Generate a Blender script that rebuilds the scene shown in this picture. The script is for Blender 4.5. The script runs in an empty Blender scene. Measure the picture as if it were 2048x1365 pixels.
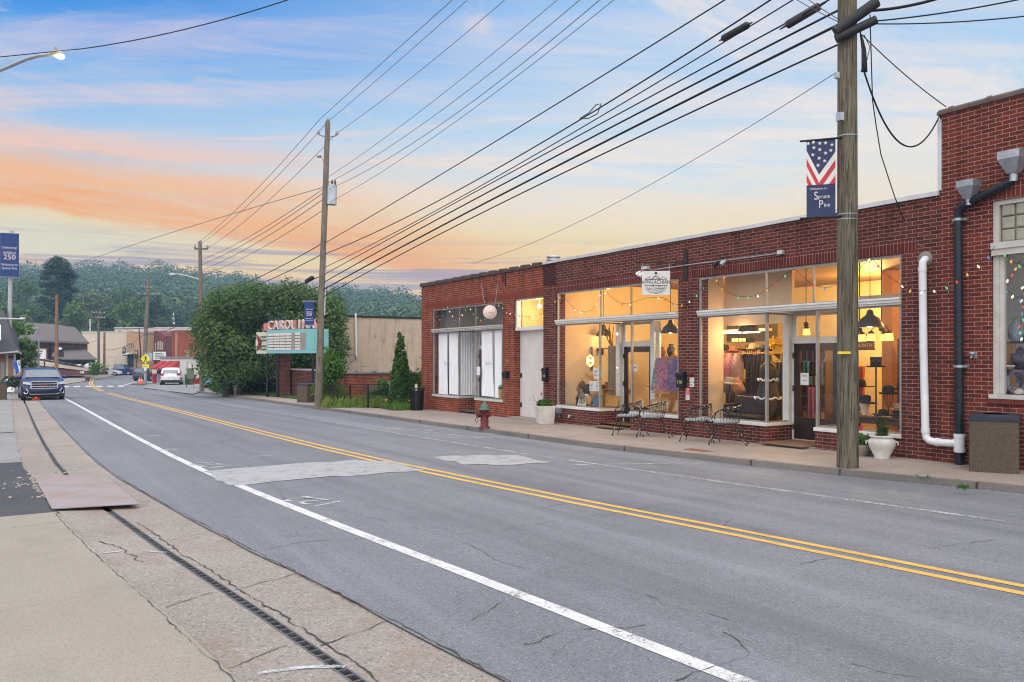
import bpy,bmesh,math,random
import numpy as np
from mathutils import Vector,Matrix,noise as mnoise
HAZE=.00055
random.seed(7);RNG=np.random.default_rng(11)
R=math.radians
scene=bpy.context.scene
COL=scene.collection
F=1620.0;CX=1024.0;HY=716.0;E=1.66
cA,sA=1620/1906.0,1004/1906.0
XF=13.15
def interp(tab,t):
 if t<=tab[0][0]:return tab[0][1]
 for(a,va),(b,vb)in zip(tab,tab[1:]):
  if t<=b:
   k=(t-a)/(b-a);return va+(vb-va)*k
 return tab[-1][1]
def onX(x,y,X):
 u=(x-CX)/F;Z=X/(cA*u+sA);return Vector((X,Z*(-sA*u+cA),E+(HY-y)*Z/F))
def onY(x,y,Y):
 u=(x-CX)/F;Z=Y/(-sA*u+cA);return Vector((Z*(cA*u+sA),Y,E+(HY-y)*Z/F))
def onD(x,y,Z):
 u=(x-CX)/F;return Vector((Z*(cA*u+sA),Z*(-sA*u+cA),E+(HY-y)*Z/F))
def FY(x):return onX(x,HY,XF).y
def FZ(x,y):return onX(x,y,XF).z
PT=[(-30,-.30),(0,0),(28,.274),(40,.40),(50,.52),(60,.63),(76,.80),(110,1.05),(150,1.2),(900,1.2)]
def P(Y):return interp(PT,Y)
DT=[(-14,4.2),(-6,2.4),(0,1.40),(3,1.06),(5.5,.84),(8,.58),(10.5,.37),(13,.19),(16,.08),(20,.03),(26,0),(999,0)]
def dl(Y):return interp(DT,Y)
KT=[(-14,14.9),(-6,13.1),(0,12.1),(5.5,11.42),(7.6,10.98),(10.3,10.66),(13.6,10.36),(20,10.36),(32,10.45),(58,10.75),(70,10.9)]
def kerbX(Y):return interp(KT,Y)
def roadz(X,Y):
 return-P(Y)-.0105*min(max(X-dl(Y)-2,0),8.3)
def swz(Y):return .005-.97*P(Y)
def gp(x,y,fz=None):
 """ground point seen at pixel x,y"""
 Z=20.0
 u=(x-CX)/F
 for _ in range(40):
  Y=Z*(-sA*u+cA);X=Z*(cA*u+sA)
  z=fz(X,Y)if fz else roadz(X,Y)
  Zn=(E-z)*F/(y-HY);Z+=.6*(Zn-Z)
 Y=Z*(-sA*u+cA);X=Z*(cA*u+sA)
 return Vector((X,Y,fz(X,Y)if fz else roadz(X,Y)))
def gpw(x,y):return gp(x,y,lambda X,Y:swz(Y))
def nodes_of(m):
 m.use_nodes=True;nt=m.node_tree
 for n in list(nt.nodes):nt.nodes.remove(n)
 return nt,nt.nodes,nt.links
def N(nt,typ,**kw):
 n=nt.nodes.new(typ)
 for k,v in kw.items():
  if k.startswith('_'):setattr(n,k[1:],v)
  else:
   key=int(k[1:])if(k[0]=='i' and k[1:].isdigit())else k.replace('__',' ')
   s=n.inputs[key]
   if hasattr(v,'bl_idname')or isinstance(v,bpy.types.NodeSocket):nt.links.new(v,s)
   else:s.default_value=v
 return n
def c4(c):return(c[0],c[1],c[2],1.0)
def mixc(nt,fac,a,b,blend='MIX'):
 n=nt.nodes.new('ShaderNodeMix');n.data_type='RGBA';n.blend_type=blend
 for s,v in((n.inputs[0],fac),(n.inputs[6],a),(n.inputs[7],b)):
  if isinstance(v,bpy.types.NodeSocket):nt.links.new(v,s)
  elif isinstance(v,(int,float)):s.default_value=v
  else:s.default_value=c4(v)
 return n.outputs[2]
def math_(nt,op,a,b=None,c=None,clamp=False):
 n=nt.nodes.new('ShaderNodeMath');n.operation=op;n.use_clamp=clamp
 for i,v in enumerate((a,b,c)):
  if v is None:continue
  if isinstance(v,bpy.types.NodeSocket):nt.links.new(v,n.inputs[i])
  else:n.inputs[i].default_value=v
 return n.outputs[0]
def ramp(nt,fac,stops,interp_='LINEAR'):
 n=nt.nodes.new('ShaderNodeValToRGB');cr=n.color_ramp;cr.interpolation=interp_
 while len(cr.elements)<len(stops):cr.elements.new(.5)
 for e,(p,c)in zip(cr.elements,stops):
  e.position=p;e.color=c4(c)if not isinstance(c,(int,float))else(c,c,c,1)
 nt.links.new(fac,n.inputs[0]);return n.outputs[0]
def mapr(nt,v,a,b,c=0.,d=1.,smooth=False):
 n=nt.nodes.new('ShaderNodeMapRange');n.clamp=True
 if smooth:n.interpolation_type='SMOOTHSTEP'
 nt.links.new(v,n.inputs[0])
 for i,x in enumerate((a,b,c,d)):n.inputs[i+1].default_value=x
 return n.outputs[0]
def noise(nt,co,scale,detail=4,rough=.55,dist=0.):
 n=N(nt,'ShaderNodeTexNoise',Scale=scale,Detail=detail,Roughness=rough,Distortion=dist)
 if co is not None:nt.links.new(co,n.inputs['Vector'])
 return n.outputs['Fac']
def finish(nt,col,rough=.7,metal=0.,bump=None,bstr=.3,bdist=.01,emit=None,estr=0.,spec=.25,trans=0.):
 b=nt.nodes.new('ShaderNodeBsdfPrincipled')
 def put(key,v):
  s=b.inputs[key]
  if isinstance(v,bpy.types.NodeSocket):nt.links.new(v,s)
  elif isinstance(v,(int,float)):s.default_value=v
  else:s.default_value=c4(v)
 put('Base Color',col);put('Roughness',rough);put('Metallic',metal);put('Specular IOR Level',spec)
 if emit is not None:put('Emission Color',emit);put('Emission Strength',estr)
 if bump is not None:
  bn=N(nt,'ShaderNodeBump',Strength=bstr,Distance=bdist);nt.links.new(bump,bn.inputs['Height'])
  nt.links.new(bn.outputs[0],b.inputs['Normal'])
 o=nt.nodes.new('ShaderNodeOutputMaterial');nt.links.new(b.outputs[0],o.inputs[0]);return b
MATS={}
def pm(name,c1,c2=None,scale=6.,rough=.6,metal=0.,bump=0.,bscale=None,spec=.28,stretch=None,emit=None,estr=0.):
 """a plain surface with two tones of mottling and a little relief"""
 if name in MATS:return MATS[name]
 m=bpy.data.materials.new(name);nt,_,L=nodes_of(m)
 tc=N(nt,'ShaderNodeTexCoord').outputs['Object']
 if stretch:
  mp=N(nt,'ShaderNodeMapping');mp.inputs['Scale'].default_value=stretch;L.new(tc,mp.inputs[0]);tc=mp.outputs[0]
 if c2 is None:c2=tuple(x*.72 for x in c1)
 f=ramp(nt,noise(nt,tc,scale,6,.65),[(.3,0.),(.7,1.)])
 col=mixc(nt,f,c1,c2)
 rg=mapr(nt,noise(nt,tc,scale*2.3,3),.3,.7,max(rough-.1,.03),min(rough+.12,1))
 bh=noise(nt,tc,bscale or scale*8,4)if bump else None
 finish(nt,col,rg,metal,bh,bump,.01,emit,estr,spec)
 MATS[name]=m;return m
def emis(name,col,s):
 if name in MATS:return MATS[name]
 m=bpy.data.materials.new(name);nt,_,L=nodes_of(m)
 e=N(nt,'ShaderNodeEmission',Color=c4(col),Strength=s);o=nt.nodes.new('ShaderNodeOutputMaterial')
 L.new(e.outputs[0],o.inputs[0]);MATS[name]=m;return m
def glassmat(name,tint=(1,1,1),refl=1.0,rough=.01,base=.04):
 if name in MATS:return MATS[name]
 m=bpy.data.materials.new(name);nt,_,L=nodes_of(m)
 t=N(nt,'ShaderNodeBsdfTransparent',Color=c4(tint));g=N(nt,'ShaderNodeBsdfGlossy',Roughness=rough,Color=(.95,.97,1,1))
 lw_=N(nt,'ShaderNodeLayerWeight',Blend=.5);fc=math_(nt,'POWER',lw_.outputs['Facing'],4.5)
 tc=N(nt,'ShaderNodeTexCoord').outputs['Object']
 bn=N(nt,'ShaderNodeBump',Strength=.02,Distance=.02);L.new(noise(nt,tc,1.3,2),bn.inputs['Height'])
 L.new(bn.outputs[0],g.inputs['Normal'])
 f=math_(nt,'MULTIPLY_ADD',fc,refl,base,True)
 mx=N(nt,'ShaderNodeMixShader');L.new(f,mx.inputs[0]);L.new(t.outputs[0],mx.inputs[1]);L.new(g.outputs[0],mx.inputs[2])
 o=nt.nodes.new('ShaderNodeOutputMaterial');L.new(mx.outputs[0],o.inputs[0]);MATS[name]=m;return m
def brickmat(name,ca,cb,mort,w=.2127,h=.0677,ms=.0088,soldier=False,dirt=.5,dark=(.05,.02,.018)):
 if name in MATS:return MATS[name]
 m=bpy.data.materials.new(name);nt,_,L=nodes_of(m)
 uv=N(nt,'ShaderNodeTexCoord').outputs['UV']
 b=N(nt,'ShaderNodeTexBrick',Scale=1.,Color1=c4(ca),Color2=c4(cb),Mortar=c4(mort));L.new(uv,b.inputs['Vector'])
 b.inputs['Mortar Size'].default_value=ms/2;b.inputs['Mortar Smooth'].default_value=.25
 b.inputs['Brick Width'].default_value=h if soldier else w;b.inputs['Row Height'].default_value=.215 if soldier else h
 if soldier:b.offset=0.
 b.inputs['Bias'].default_value=-.1
 n1=noise(nt,uv,.9,5,.6);n2=noise(nt,uv,30,4,.6)
 col=mixc(nt,mapr(nt,n2,.3,.75,0,.35),b.outputs['Color'],dark)
 col=mixc(nt,mapr(nt,n1,.5,.75,0,dirt),col,tuple(x*.55 for x in ca))
 st=N(nt,'ShaderNodeMapping');st.inputs['Scale'].default_value=(3.2,.35,1);L.new(uv,st.inputs[0])
 n4=noise(nt,st.outputs[0],1.5,5,.65);col=mixc(nt,mapr(nt,n4,.5,.72,0,.55),col,tuple(x*.35 for x in cb))
 n3=noise(nt,uv,2.2,3,.7)
 col=mixc(nt,mapr(nt,n3,.66,.8,0,.22),col,(.5,.42,.36))
 hgt=math_(nt,'SUBTRACT',math_(nt,'MULTIPLY',n2,.35),b.outputs['Fac'])
 finish(nt,col,mapr(nt,n2,.3,.7,.8,.97),0,hgt,.7,.014,spec=.12)
 MATS[name]=m;return m
class MB:
 def __init__(s):s.v=[];s.f=[];s.m=[];s.s=[]
 def add(s,vs,fs,mat=0,smooth=False,M=None):
  o=len(s.v)
  for p in vs:
   p=Vector(p)
   s.v.append(M@p if M is not None else p)
  for f in fs:s.f.append([o+i for i in f]);s.m.append(mat);s.s.append(smooth)
  return s
 def box(s,x0,x1,y0,y1,z0,z1,mat=0,M=None):
  vs=[(x0,y0,z0),(x1,y0,z0),(x1,y1,z0),(x0,y1,z0),(x0,y0,z1),(x1,y0,z1),(x1,y1,z1),(x0,y1,z1)]
  return s.add(vs,[(0,3,2,1),(4,5,6,7),(0,1,5,4),(1,2,6,5),(2,3,7,6),(3,0,4,7)],mat,False,M)
 def hexa(s,p,mat=0):
  return s.add(p,[(0,3,2,1),(4,5,6,7),(0,1,5,4),(1,2,6,5),(2,3,7,6),(3,0,4,7)],mat)
 def quad(s,a,b,c,d,mat=0,M=None):return s.add([a,b,c,d],[(0,1,2,3)],mat,False,M)
 def poly(s,pts,mat=0,M=None):return s.add(pts,[tuple(range(len(pts)))],mat,False,M)
 def prism(s,pts,d,mat=0,M=None):
  """pts: a flat outline; d: extrusion vector"""
  n=len(pts);d=Vector(d);a=[Vector(p)for p in pts];b=[p+d for p in a]
  fs=[tuple(range(n))[::-1],tuple(range(n,2*n))]+[(i,(i+1)%n,n+(i+1)%n,n+i)for i in range(n)]
  return s.add(a+b,fs,mat,False,M)
 def tube(s,path,r,n=8,mat=0,cap=True,smooth=True,M=None,closed=False):
  path=[Vector(p)for p in path];k=len(path)
  rs=r if isinstance(r,(list,tuple))else[r]*k
  vs=[];ref=None
  for i,p in enumerate(path):
   if closed:t=path[(i+1)%k]-path[i-1]
   else:t=path[min(i+1,k-1)]-path[max(i-1,0)]
   t.normalize()
   if ref is None:
    ref=Vector((0,0,1))if abs(t.z)<.9 else Vector((1,0,0))
   a=ref-t*ref.dot(t)
   if a.length<1e-4:a=t.orthogonal()
   a.normalize();ref=a;b=t.cross(a)
   for j in range(n):
    w=2*math.pi*j/n;vs.append(p+(a*math.cos(w)+b*math.sin(w))*rs[i])
  fs=[]
  for i in range(k if closed else k-1):
   i2=(i+1)%k
   for j in range(n):
    fs.append((i*n+j,i*n+(j+1)%n,i2*n+(j+1)%n,i2*n+j))
  s.add(vs,fs,mat,smooth,M)
  if cap and not closed:
   s.add(vs[:n],[tuple(range(n))[::-1]],mat,False,M);s.add(vs[-n:],[tuple(range(n))],mat,False,M)
  return s
 def lathe(s,prof,c=(0,0,0),n=20,mat=0,smooth=True,M=None,sx=1.,sy=1.):
  vs=[];fs=[];c=Vector(c);k=len(prof)
  for r,z in prof:
   for j in range(n):
    w=2*math.pi*j/n;vs.append(c+Vector((r*math.cos(w)*sx,r*math.sin(w)*sy,z)))
  for i in range(k-1):
   for j in range(n):fs.append((i*n+j,i*n+(j+1)%n,(i+1)*n+(j+1)%n,(i+1)*n+j))
  s.add(vs,fs,mat,smooth,M)
  if prof[0][0]>1e-3:s.add(vs[:n],[tuple(range(n))[::-1]],mat,False,M)
  if prof[-1][0]>1e-3:s.add(vs[-n:],[tuple(range(n))],mat,False,M)
  return s
 def ball(s,c,r,mat=0,nu=12,nv=8,lump=0.,seed=0.,sc=(1,1,1),M=None):
  vs=[];fs=[];c=Vector(c)
  for i in range(nv+1):
   th=math.pi*i/nv
   for j in range(nu):
    ph=2*math.pi*j/nu
    d=Vector((math.sin(th)*math.cos(ph),math.sin(th)*math.sin(ph),math.cos(th)))
    k=r*(1+lump*mnoise.noise(d*1.7+Vector((seed,seed*2.1,0))))
    vs.append(c+Vector((d.x*k*sc[0],d.y*k*sc[1],d.z*k*sc[2])))
  for i in range(nv):
   for j in range(nu):fs.append((i*nu+j,(i+1)*nu+j,(i+1)*nu+(j+1)%nu,i*nu+(j+1)%nu))
  return s.add(vs,fs,mat,True,M)
 def strip(s,left,right,mat=0):
  vs=[];fs=[]
  for a,b in zip(left,right):vs+=[a,b]
  for i in range(len(left)-1):fs.append((2*i,2*i+1,2*i+3,2*i+2))
  return s.add(vs,fs,mat)
 def text(s,txt,size,M,mat=0,ext=.002,align='CENTER',sx=1.,shear=0.,space=1.):
  vs,fs=text_geo(txt,size,ext,align,shear,space)
  return s.add([(x*sx,y,z)for x,y,z in vs],fs,mat,False,M)
 def build(s,name,mats,parent=None,bevel=0.,at=None,label=None):
  me=bpy.data.meshes.new(name)
  off=ORG.get(parent.name,Vector())if parent else Vector(at or(0,0,0))
  me.from_pydata([tuple(p-off)for p in s.v],[],s.f)
  if not isinstance(mats,(list,tuple)):mats=[mats]
  for m in mats:me.materials.append(m)
  me.polygons.foreach_set('material_index',s.m);me.polygons.foreach_set('use_smooth',s.s)
  uv=me.uv_layers.new(name='UVMap');nl=len(me.loops)
  if nl:
   vi=np.empty(nl,np.int32);me.loops.foreach_get('vertex_index',vi)
   co=np.array([tuple(p)for p in s.v],np.float64)[vi]
   nrm=np.empty(len(me.polygons)*3,np.float32);me.polygons.foreach_get('normal',nrm);nrm=np.abs(nrm.reshape(-1,3))
   tot=np.empty(len(me.polygons),np.int32);me.polygons.foreach_get('loop_total',tot)
   ax=np.repeat(np.argmax(nrm+np.array([.002,.001,0]),1),tot)
   u=np.where(ax==0,co[:,1],co[:,0]);v=np.where(ax==2,co[:,1],co[:,2])
   uv.data.foreach_set('uv',np.stack([u,v],1).astype(np.float32).ravel())
  me.update()
  o=bpy.data.objects.new(name,me);COL.objects.link(o)
  ORG[o.name]=off
  if parent:o.parent=parent
  else:o.location=off
  if parent and parent.type=='MESH' and parent.parent is None:pass
  if bevel:
   b=o.modifiers.new('soft_edges','BEVEL');b.width=bevel;b.segments=2;b.limit_method='ANGLE';b.angle_limit=R(40)
  if label:o['label']=label
  return o
ORG={}
_tg={}
def text_geo(txt,size,ext,align,shear,space):
 key=(txt,size,ext,align,shear,space)
 if key in _tg:return _tg[key]
 cu=bpy.data.curves.new('lettering','FONT');cu.body=txt;cu.size=size;cu.extrude=ext
 cu.align_x=align;cu.align_y='CENTER';cu.shear=shear;cu.space_character=space;cu.resolution_u=3
 o=bpy.data.objects.new('lettering',cu);COL.objects.link(o)
 dg=bpy.context.evaluated_depsgraph_get();me=o.evaluated_get(dg).to_mesh()
 r=([tuple(v.co)for v in me.vertices],[tuple(p.vertices)for p in me.polygons])
 o.evaluated_get(dg).to_mesh_clear();bpy.data.objects.remove(o);bpy.data.curves.remove(cu)
 _tg[key]=r;return r
def empty(name,loc=(0,0,0),rz=0.):
 o=bpy.data.objects.new(name,None);COL.objects.link(o);o.location=loc;o.rotation_euler=(0,0,rz)
 o.empty_display_size=.2;ORG[o.name]=Vector(loc);return o
def tag(o,label,cat,group=None,kind=None):
 o['label']=label;o['category']=cat
 if group:o['group']=group
 if kind:o['kind']=kind
 return o
def thing(name,loc,label,cat,group=None,local=False):
 o=empty(name,loc);tag(o,label,cat,group)
 if local:ORG[o.name]=Vector()
 return o
def struct(o,label=None,cat=None,kind='structure'):
 o['kind']=kind
 o['label']=label or o.name.replace('_',' ');o['category']=cat or o.name.split('.')[0].replace('_',' ')
 return o
def copy_tree(o,parent=None):
 c=o.copy();COL.objects.link(c);ORG[c.name]=ORG.get(o.name,Vector())
 if parent:c.parent=parent
 for ch in[k for k in bpy.data.objects if k.parent==o]:copy_tree(ch,c)
 return c
def frame(o,x,y,z=None):
 """matrix with the given axes"""
 x=Vector(x).normalized();y=Vector(y).normalized();z=x.cross(y)
 return Matrix(((x.x,y.x,z.x,o[0]),(x.y,y.y,z.y,o[1]),(x.z,y.z,z.z,o[2]),(0,0,0,1)))
def on_wall(p,off=.004):return frame((p[0]-off,p[1],p[2]),(0,-1,0),(0,0,1))
def leaf_obj(name,cen,nor,size,mat,parent=None,asp=.55,sizes=None,at=(0,0,0)):
 """many small pointed leaves as one mesh"""
 n=len(cen);nor=nor/np.maximum(np.linalg.norm(nor,axis=1,keepdims=True),1e-6)
 r=RNG.normal(size=(n,3));a=np.cross(nor,r);a/=np.maximum(np.linalg.norm(a,axis=1,keepdims=True),1e-6)
 b=np.cross(nor,a);s=(sizes if sizes is not None else size*RNG.uniform(.6,1.35,n))[:,None]
 q=np.stack([cen-a*s*.5,cen+b*s*asp*.5-a*s*.05,cen+a*s*.5+nor*s*.12,cen-b*s*asp*.5-a*s*.05],1).reshape(-1,3)
 off=ORG.get(parent.name,Vector())if parent else Vector(at)
 q=q-np.array(tuple(off))
 me=bpy.data.meshes.new(name);me.vertices.add(4*n);me.vertices.foreach_set('co',q.astype(np.float32).ravel())
 me.loops.add(4*n);me.loops.foreach_set('vertex_index',np.arange(4*n,dtype=np.int32))
 me.polygons.add(n);me.polygons.foreach_set('loop_start',np.arange(0,4*n,4,dtype=np.int32))
 me.update(calc_edges=True);me.materials.append(mat)
 o=bpy.data.objects.new(name,me);COL.objects.link(o);ORG[o.name]=off
 if parent:o.parent=parent
 else:o.location=off
 return o
def shell(clumps,per,inner=.55,jit=.55):
 """points and outward normals through ball-shaped clumps (x,y,z,r or x,y,z,rx,ry,rz)"""
 C=[];Nn=[]
 vol=[c[3]**2 for c in clumps];tot=sum(vol)
 for c,w in zip(clumps,vol):
  k=max(4,int(per*w/tot));d=RNG.normal(size=(k,3));d/=np.linalg.norm(d,axis=1,keepdims=True)
  rr=RNG.uniform(inner,1.,k)[:,None]**.6
  rad=np.array([c[3]]*3 if len(c)==4 else c[3:6])
  C.append(np.array(c[:3])+d*rr*rad*RNG.uniform(.9,1.1,(k,1)));Nn.append(d+RNG.normal(size=(k,3))*jit+np.array([0,0,.35]))
 return np.concatenate(C),np.concatenate(Nn)
def leafmat(name,dark,light,yellow=None,scale=.6,sss=.25,rnd=.5):
 if name in MATS:return MATS[name]
 m=bpy.data.materials.new(name);nt,_,L=nodes_of(m)
 g=N(nt,'ShaderNodeNewGeometry');tc=N(nt,'ShaderNodeTexCoord').outputs['Object']
 f=noise(nt,tc,scale,3,.6)
 col=mixc(nt,mapr(nt,f,.35,.65),dark,light)
 col=mixc(nt,mapr(nt,g.outputs['Random Per Island'],.0,1.,0,rnd),col,tuple(x*.45 for x in dark))
 if yellow:col=mixc(nt,mapr(nt,g.outputs['Random Per Island'],.9,1.,0,.7),col,yellow)
 d=N(nt,'ShaderNodeBsdfPrincipled',Roughness=.55);L.new(col,d.inputs['Base Color']);d.inputs['Specular IOR Level'].default_value=.2
 t=N(nt,'ShaderNodeBsdfTranslucent');L.new(mixc(nt,.5,col,light),t.inputs[0])
 mx=N(nt,'ShaderNodeMixShader',i0=sss);L.new(d.outputs[0],mx.inputs[1]);L.new(t.outputs[0],mx.inputs[2])
 o=nt.nodes.new('ShaderNodeOutputMaterial');L.new(mx.outputs[0],o.inputs[0]);MATS[name]=m;return m
cam=bpy.data.cameras.new('camera');cam_o=bpy.data.objects.new('camera',cam);COL.objects.link(cam_o)
cam_o.location=(0,0,E);cam_o.rotation_euler=(R(90),0,-math.atan2(sA,cA))
cam.sensor_width=36;cam.lens=F/2048*36;cam.shift_y=(HY-682.5)/2048;cam.clip_start=.05;cam.clip_end=6000
scene.camera=cam_o
SUN_EL,SUN_AZ=R(50),R(215)
w=bpy.data.worlds.new('World');scene.world=w;w.use_nodes=True
nt=w.node_tree;L=nt.links
for n in list(nt.nodes):nt.nodes.remove(n)
dirv=N(nt,'ShaderNodeTexCoord').outputs['Generated']
sep=N(nt,'ShaderNodeSeparateXYZ');L.new(dirv,sep.inputs[0])
dz=sep.outputs[2]
az=math_(nt,'ARCTAN2',sep.outputs[0],sep.outputs[1])
hl=math_(nt,'SQRT',math_(nt,'ADD',math_(nt,'MULTIPLY',sep.outputs[0],sep.outputs[0]),math_(nt,'MULTIPLY',sep.outputs[1],sep.outputs[1])))
el=math_(nt,'ARCTAN2',dz,hl)
def comb(x,y,z=0.):
 n=nt.nodes.new('ShaderNodeCombineXYZ')
 for i,v in enumerate((x,y,z)):
  if isinstance(v,bpy.types.NodeSocket):L.new(v,n.inputs[i])
  else:n.inputs[i].default_value=v
 return n.outputs[0]
elb=math_(nt,'ADD',el,math_(nt,'MULTIPLY',math_(nt,'SUBTRACT',noise(nt,comb(math_(nt,'MULTIPLY',az,2.2),math_(nt,'MULTIPLY',el,5.)),1.3,4),.5),.10))
t_el=mapr(nt,elb,0.,.5)
def S(r,g,b):return tuple(((v/255+.055)/1.055)**2.4 if v>10 else v/3294 for v in(r,g,b))
left=ramp(nt,t_el,[(0,S(246,168,115)),(.14,S(251,186,96)),(.22,S(252,213,125)),(.31,S(244,218,160)),(.40,S(222,213,205)),(.50,S(170,201,230)),(.60,S(120,181,234)),(.72,S(58,145,226)),(.85,S(30,122,214))])
right=ramp(nt,t_el,[(0,S(248,186,125)),(.16,S(254,202,108)),(.27,S(253,222,145)),(.36,S(244,230,205)),(.46,S(216,228,232)),(.60,S(184,213,238)),(.82,S(158,198,238))])
base=mixc(nt,mapr(nt,az,.0,.75,0,1,True),left,right)
inv=math_(nt,'DIVIDE',1.,math_(nt,'ADD',math_(nt,'MAXIMUM',dz,0.),.05))
px_=math_(nt,'MULTIPLY',sep.outputs[0],inv);py_=math_(nt,'MULTIPLY',sep.outputs[1],inv)
def rot(a,sx,sy,off=0.):
 c_,s_=math.cos(a),math.sin(a)
 x=math_(nt,'ADD',math_(nt,'MULTIPLY',px_,c_*sx),math_(nt,'MULTIPLY',py_,s_*sx));y=math_(nt,'ADD',math_(nt,'MULTIPLY',px_,-s_*sy),math_(nt,'MULTIPLY',py_,c_*sy));return comb(x,y,off)
cA1=noise(nt,rot(R(-20),.16,.42),1.6,9,.62,.8);cA2=noise(nt,rot(R(-32),.22,1.1,4.),1.9,9,.68,.9);cA3=noise(nt,rot(R(10),.35,.8,9.),2.6,8,.66,1.2)
wisp=math_(nt,'ADD',math_(nt,'MULTIPLY',cA1,.55),math_(nt,'MULTIPLY',cA2,.45))
mw=mapr(nt,math_(nt,'ADD',wisp,math_(nt,'MULTIPLY',mapr(nt,az,.4,.9),.035)),.46,.62,0,1,True)
cc=ramp(nt,mapr(nt,el,.06,.42),[(0,S(252,176,96)),(.22,S(254,190,120)),(.42,S(252,205,170)),(.62,S(244,212,205)),(1,S(222,208,226))])
ccr=ramp(nt,mapr(nt,el,.06,.42),[(0,S(253,196,125)),(.25,S(254,224,175)),(.45,S(254,236,214)),(1,S(242,228,228))])
azr=mapr(nt,az,.1,.75,0,1,True)
cloudc=mixc(nt,azr,cc,ccr)
amt=math_(nt,'MULTIPLY',mw,ramp(nt,mapr(nt,el,0.,.42),[(0,.3),(.3,.55),(.5,.95),(.75,.75),(1,.45)]))
col=mixc(nt,amt,base,cloudc)
m2=math_(nt,'MULTIPLY',mapr(nt,cA3,.56,.70,0,.65,True),mapr(nt,el,.12,.25,0,1,True))
col=mixc(nt,m2,col,mixc(nt,azr,S(236,206,205),S(250,234,220)))
fib=noise(nt,comb(math_(nt,'MULTIPLY',az,5.),math_(nt,'MULTIPLY',math_(nt,'ADD',el,math_(nt,'MULTIPLY',az,.12)),46.),2.),1.2,7,.65,.6)
wob=math_(nt,'MULTIPLY',math_(nt,'SUBTRACT',noise(nt,comb(math_(nt,'MULTIPLY',az,5.),math_(nt,'MULTIPLY',el,14.),6.),1.3,7,.62),.5),.035)
def band(c0,c1,c2,lo,hi,a0,a1,colr,k):
 """a lit band of cloud with a crisp lower edge that follows c0+c1*az+c2*az^2"""
 edge=math_(nt,'ADD',math_(nt,'ADD',math_(nt,'MULTIPLY',az,c1),c0),math_(nt,'MULTIPLY',math_(nt,'MULTIPLY',az,az),c2))
 d=math_(nt,'SUBTRACT',math_(nt,'ADD',el,wob),edge)
 m=math_(nt,'MULTIPLY',mapr(nt,d,0,lo,0,1,True),mapr(nt,d,lo,hi,1,0,True))
 m=math_(nt,'MULTIPLY',m,mapr(nt,az,a0,a1,1,0,True));m=math_(nt,'MULTIPLY',m,mapr(nt,fib,.3,.6,.45,1))
 return mixc(nt,math_(nt,'MULTIPLY',m,k),col,colr)
col=band(.150,-.03,-.22,.012,.10,.35,.75,S(255,162,38),1.)
col=band(.182,.03,-.1,.006,.035,.1,.45,S(255,186,112),.85)
col=band(.213,.05,-.12,.006,.03,.1,.5,S(252,200,170),.8)
gap=math_(nt,'MULTIPLY',mapr(nt,math_(nt,'ABSOLUTE',math_(nt,'SUBTRACT',math_(nt,'ADD',el,wob),.125)),.008,.03,1,0,True),mapr(nt,az,.05,.35,1,0,True))
col=mixc(nt,math_(nt,'MULTIPLY',gap,.7),col,S(228,222,192))
s3=noise(nt,comb(math_(nt,'MULTIPLY',az,2.6),math_(nt,'MULTIPLY',el,62.),8.),1.15,6,.55,.35)
m3=math_(nt,'MULTIPLY',mapr(nt,s3,.475,.58,0,1,True),math_(nt,'MULTIPLY',mapr(nt,el,.055,.075,.3,1,True),mapr(nt,el,.115,.15,1,0,True)))
col=mixc(nt,math_(nt,"MULTIPLY",m3,.8),col,S(158,140,155))
fwd=math_(nt,'ADD',math_(nt,'MULTIPLY',sep.outputs[0],sA),math_(nt,'MULTIPLY',sep.outputs[1],cA))
high=mapr(nt,el,.50,.9,0,1,True)
rear=mapr(nt,fwd,.45,-.35,0,1,True)
over=math_(nt,'MAXIMUM',high,rear)
domec=mixc(nt,mapr(nt,noise(nt,dirv,2.2,5),.35,.7),(1.75,1.80,2.0),(2.5,2.45,2.45))
col=mixc(nt,over,col,domec)
col=mixc(nt,mapr(nt,el,-.02,0.,1,0),col,(.12,.12,.12))
skyt=N(nt,'ShaderNodeTexSky');skyt.sky_type='NISHITA';skyt.sun_disc=False
skyt.sun_elevation=SUN_EL;skyt.sun_rotation=SUN_AZ
bg1=N(nt,'ShaderNodeBackground',Strength=1.14);L.new(col,bg1.inputs[0])
bg2=N(nt,'ShaderNodeBackground',Strength=.05);L.new(skyt.outputs[0],bg2.inputs[0])
mxw=N(nt,'ShaderNodeMixShader',i0=.12);L.new(bg1.outputs[0],mxw.inputs[1]);L.new(bg2.outputs[0],mxw.inputs[2])
ow=nt.nodes.new('ShaderNodeOutputWorld');L.new(mxw.outputs[0],ow.inputs[0])
sl=bpy.data.lights.new('sun','SUN');sl.energy=.9;sl.angle=R(35);sl.color=(1,.95,.88)
so=bpy.data.objects.new('sun',sl);COL.objects.link(so)
dv=Vector((math.sin(SUN_AZ)*math.cos(SUN_EL),math.cos(SUN_AZ)*math.cos(SUN_EL),math.sin(SUN_EL)))
so.rotation_euler=(-dv).to_track_quat('-Z','Y').to_euler();so.location=(0,0,40)
vs=scene.view_settings;vs.view_transform='Standard';vs.look='None';vs.exposure=0;vs.gamma=1
cy=scene.cycles;cy.use_denoising=True;cy.max_bounces=8;cy.transparent_max_bounces=16;cy.caustics_reflective=False;cy.caustics_refractive=False
cy.sample_clamp_indirect=4.0;cy.volume_bounces=0;cy.pixel_filter_type='BLACKMAN_HARRIS';cy.filter_width=1.1;cy.use_adaptive_sampling=True;cy.adaptive_threshold=.015
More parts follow.
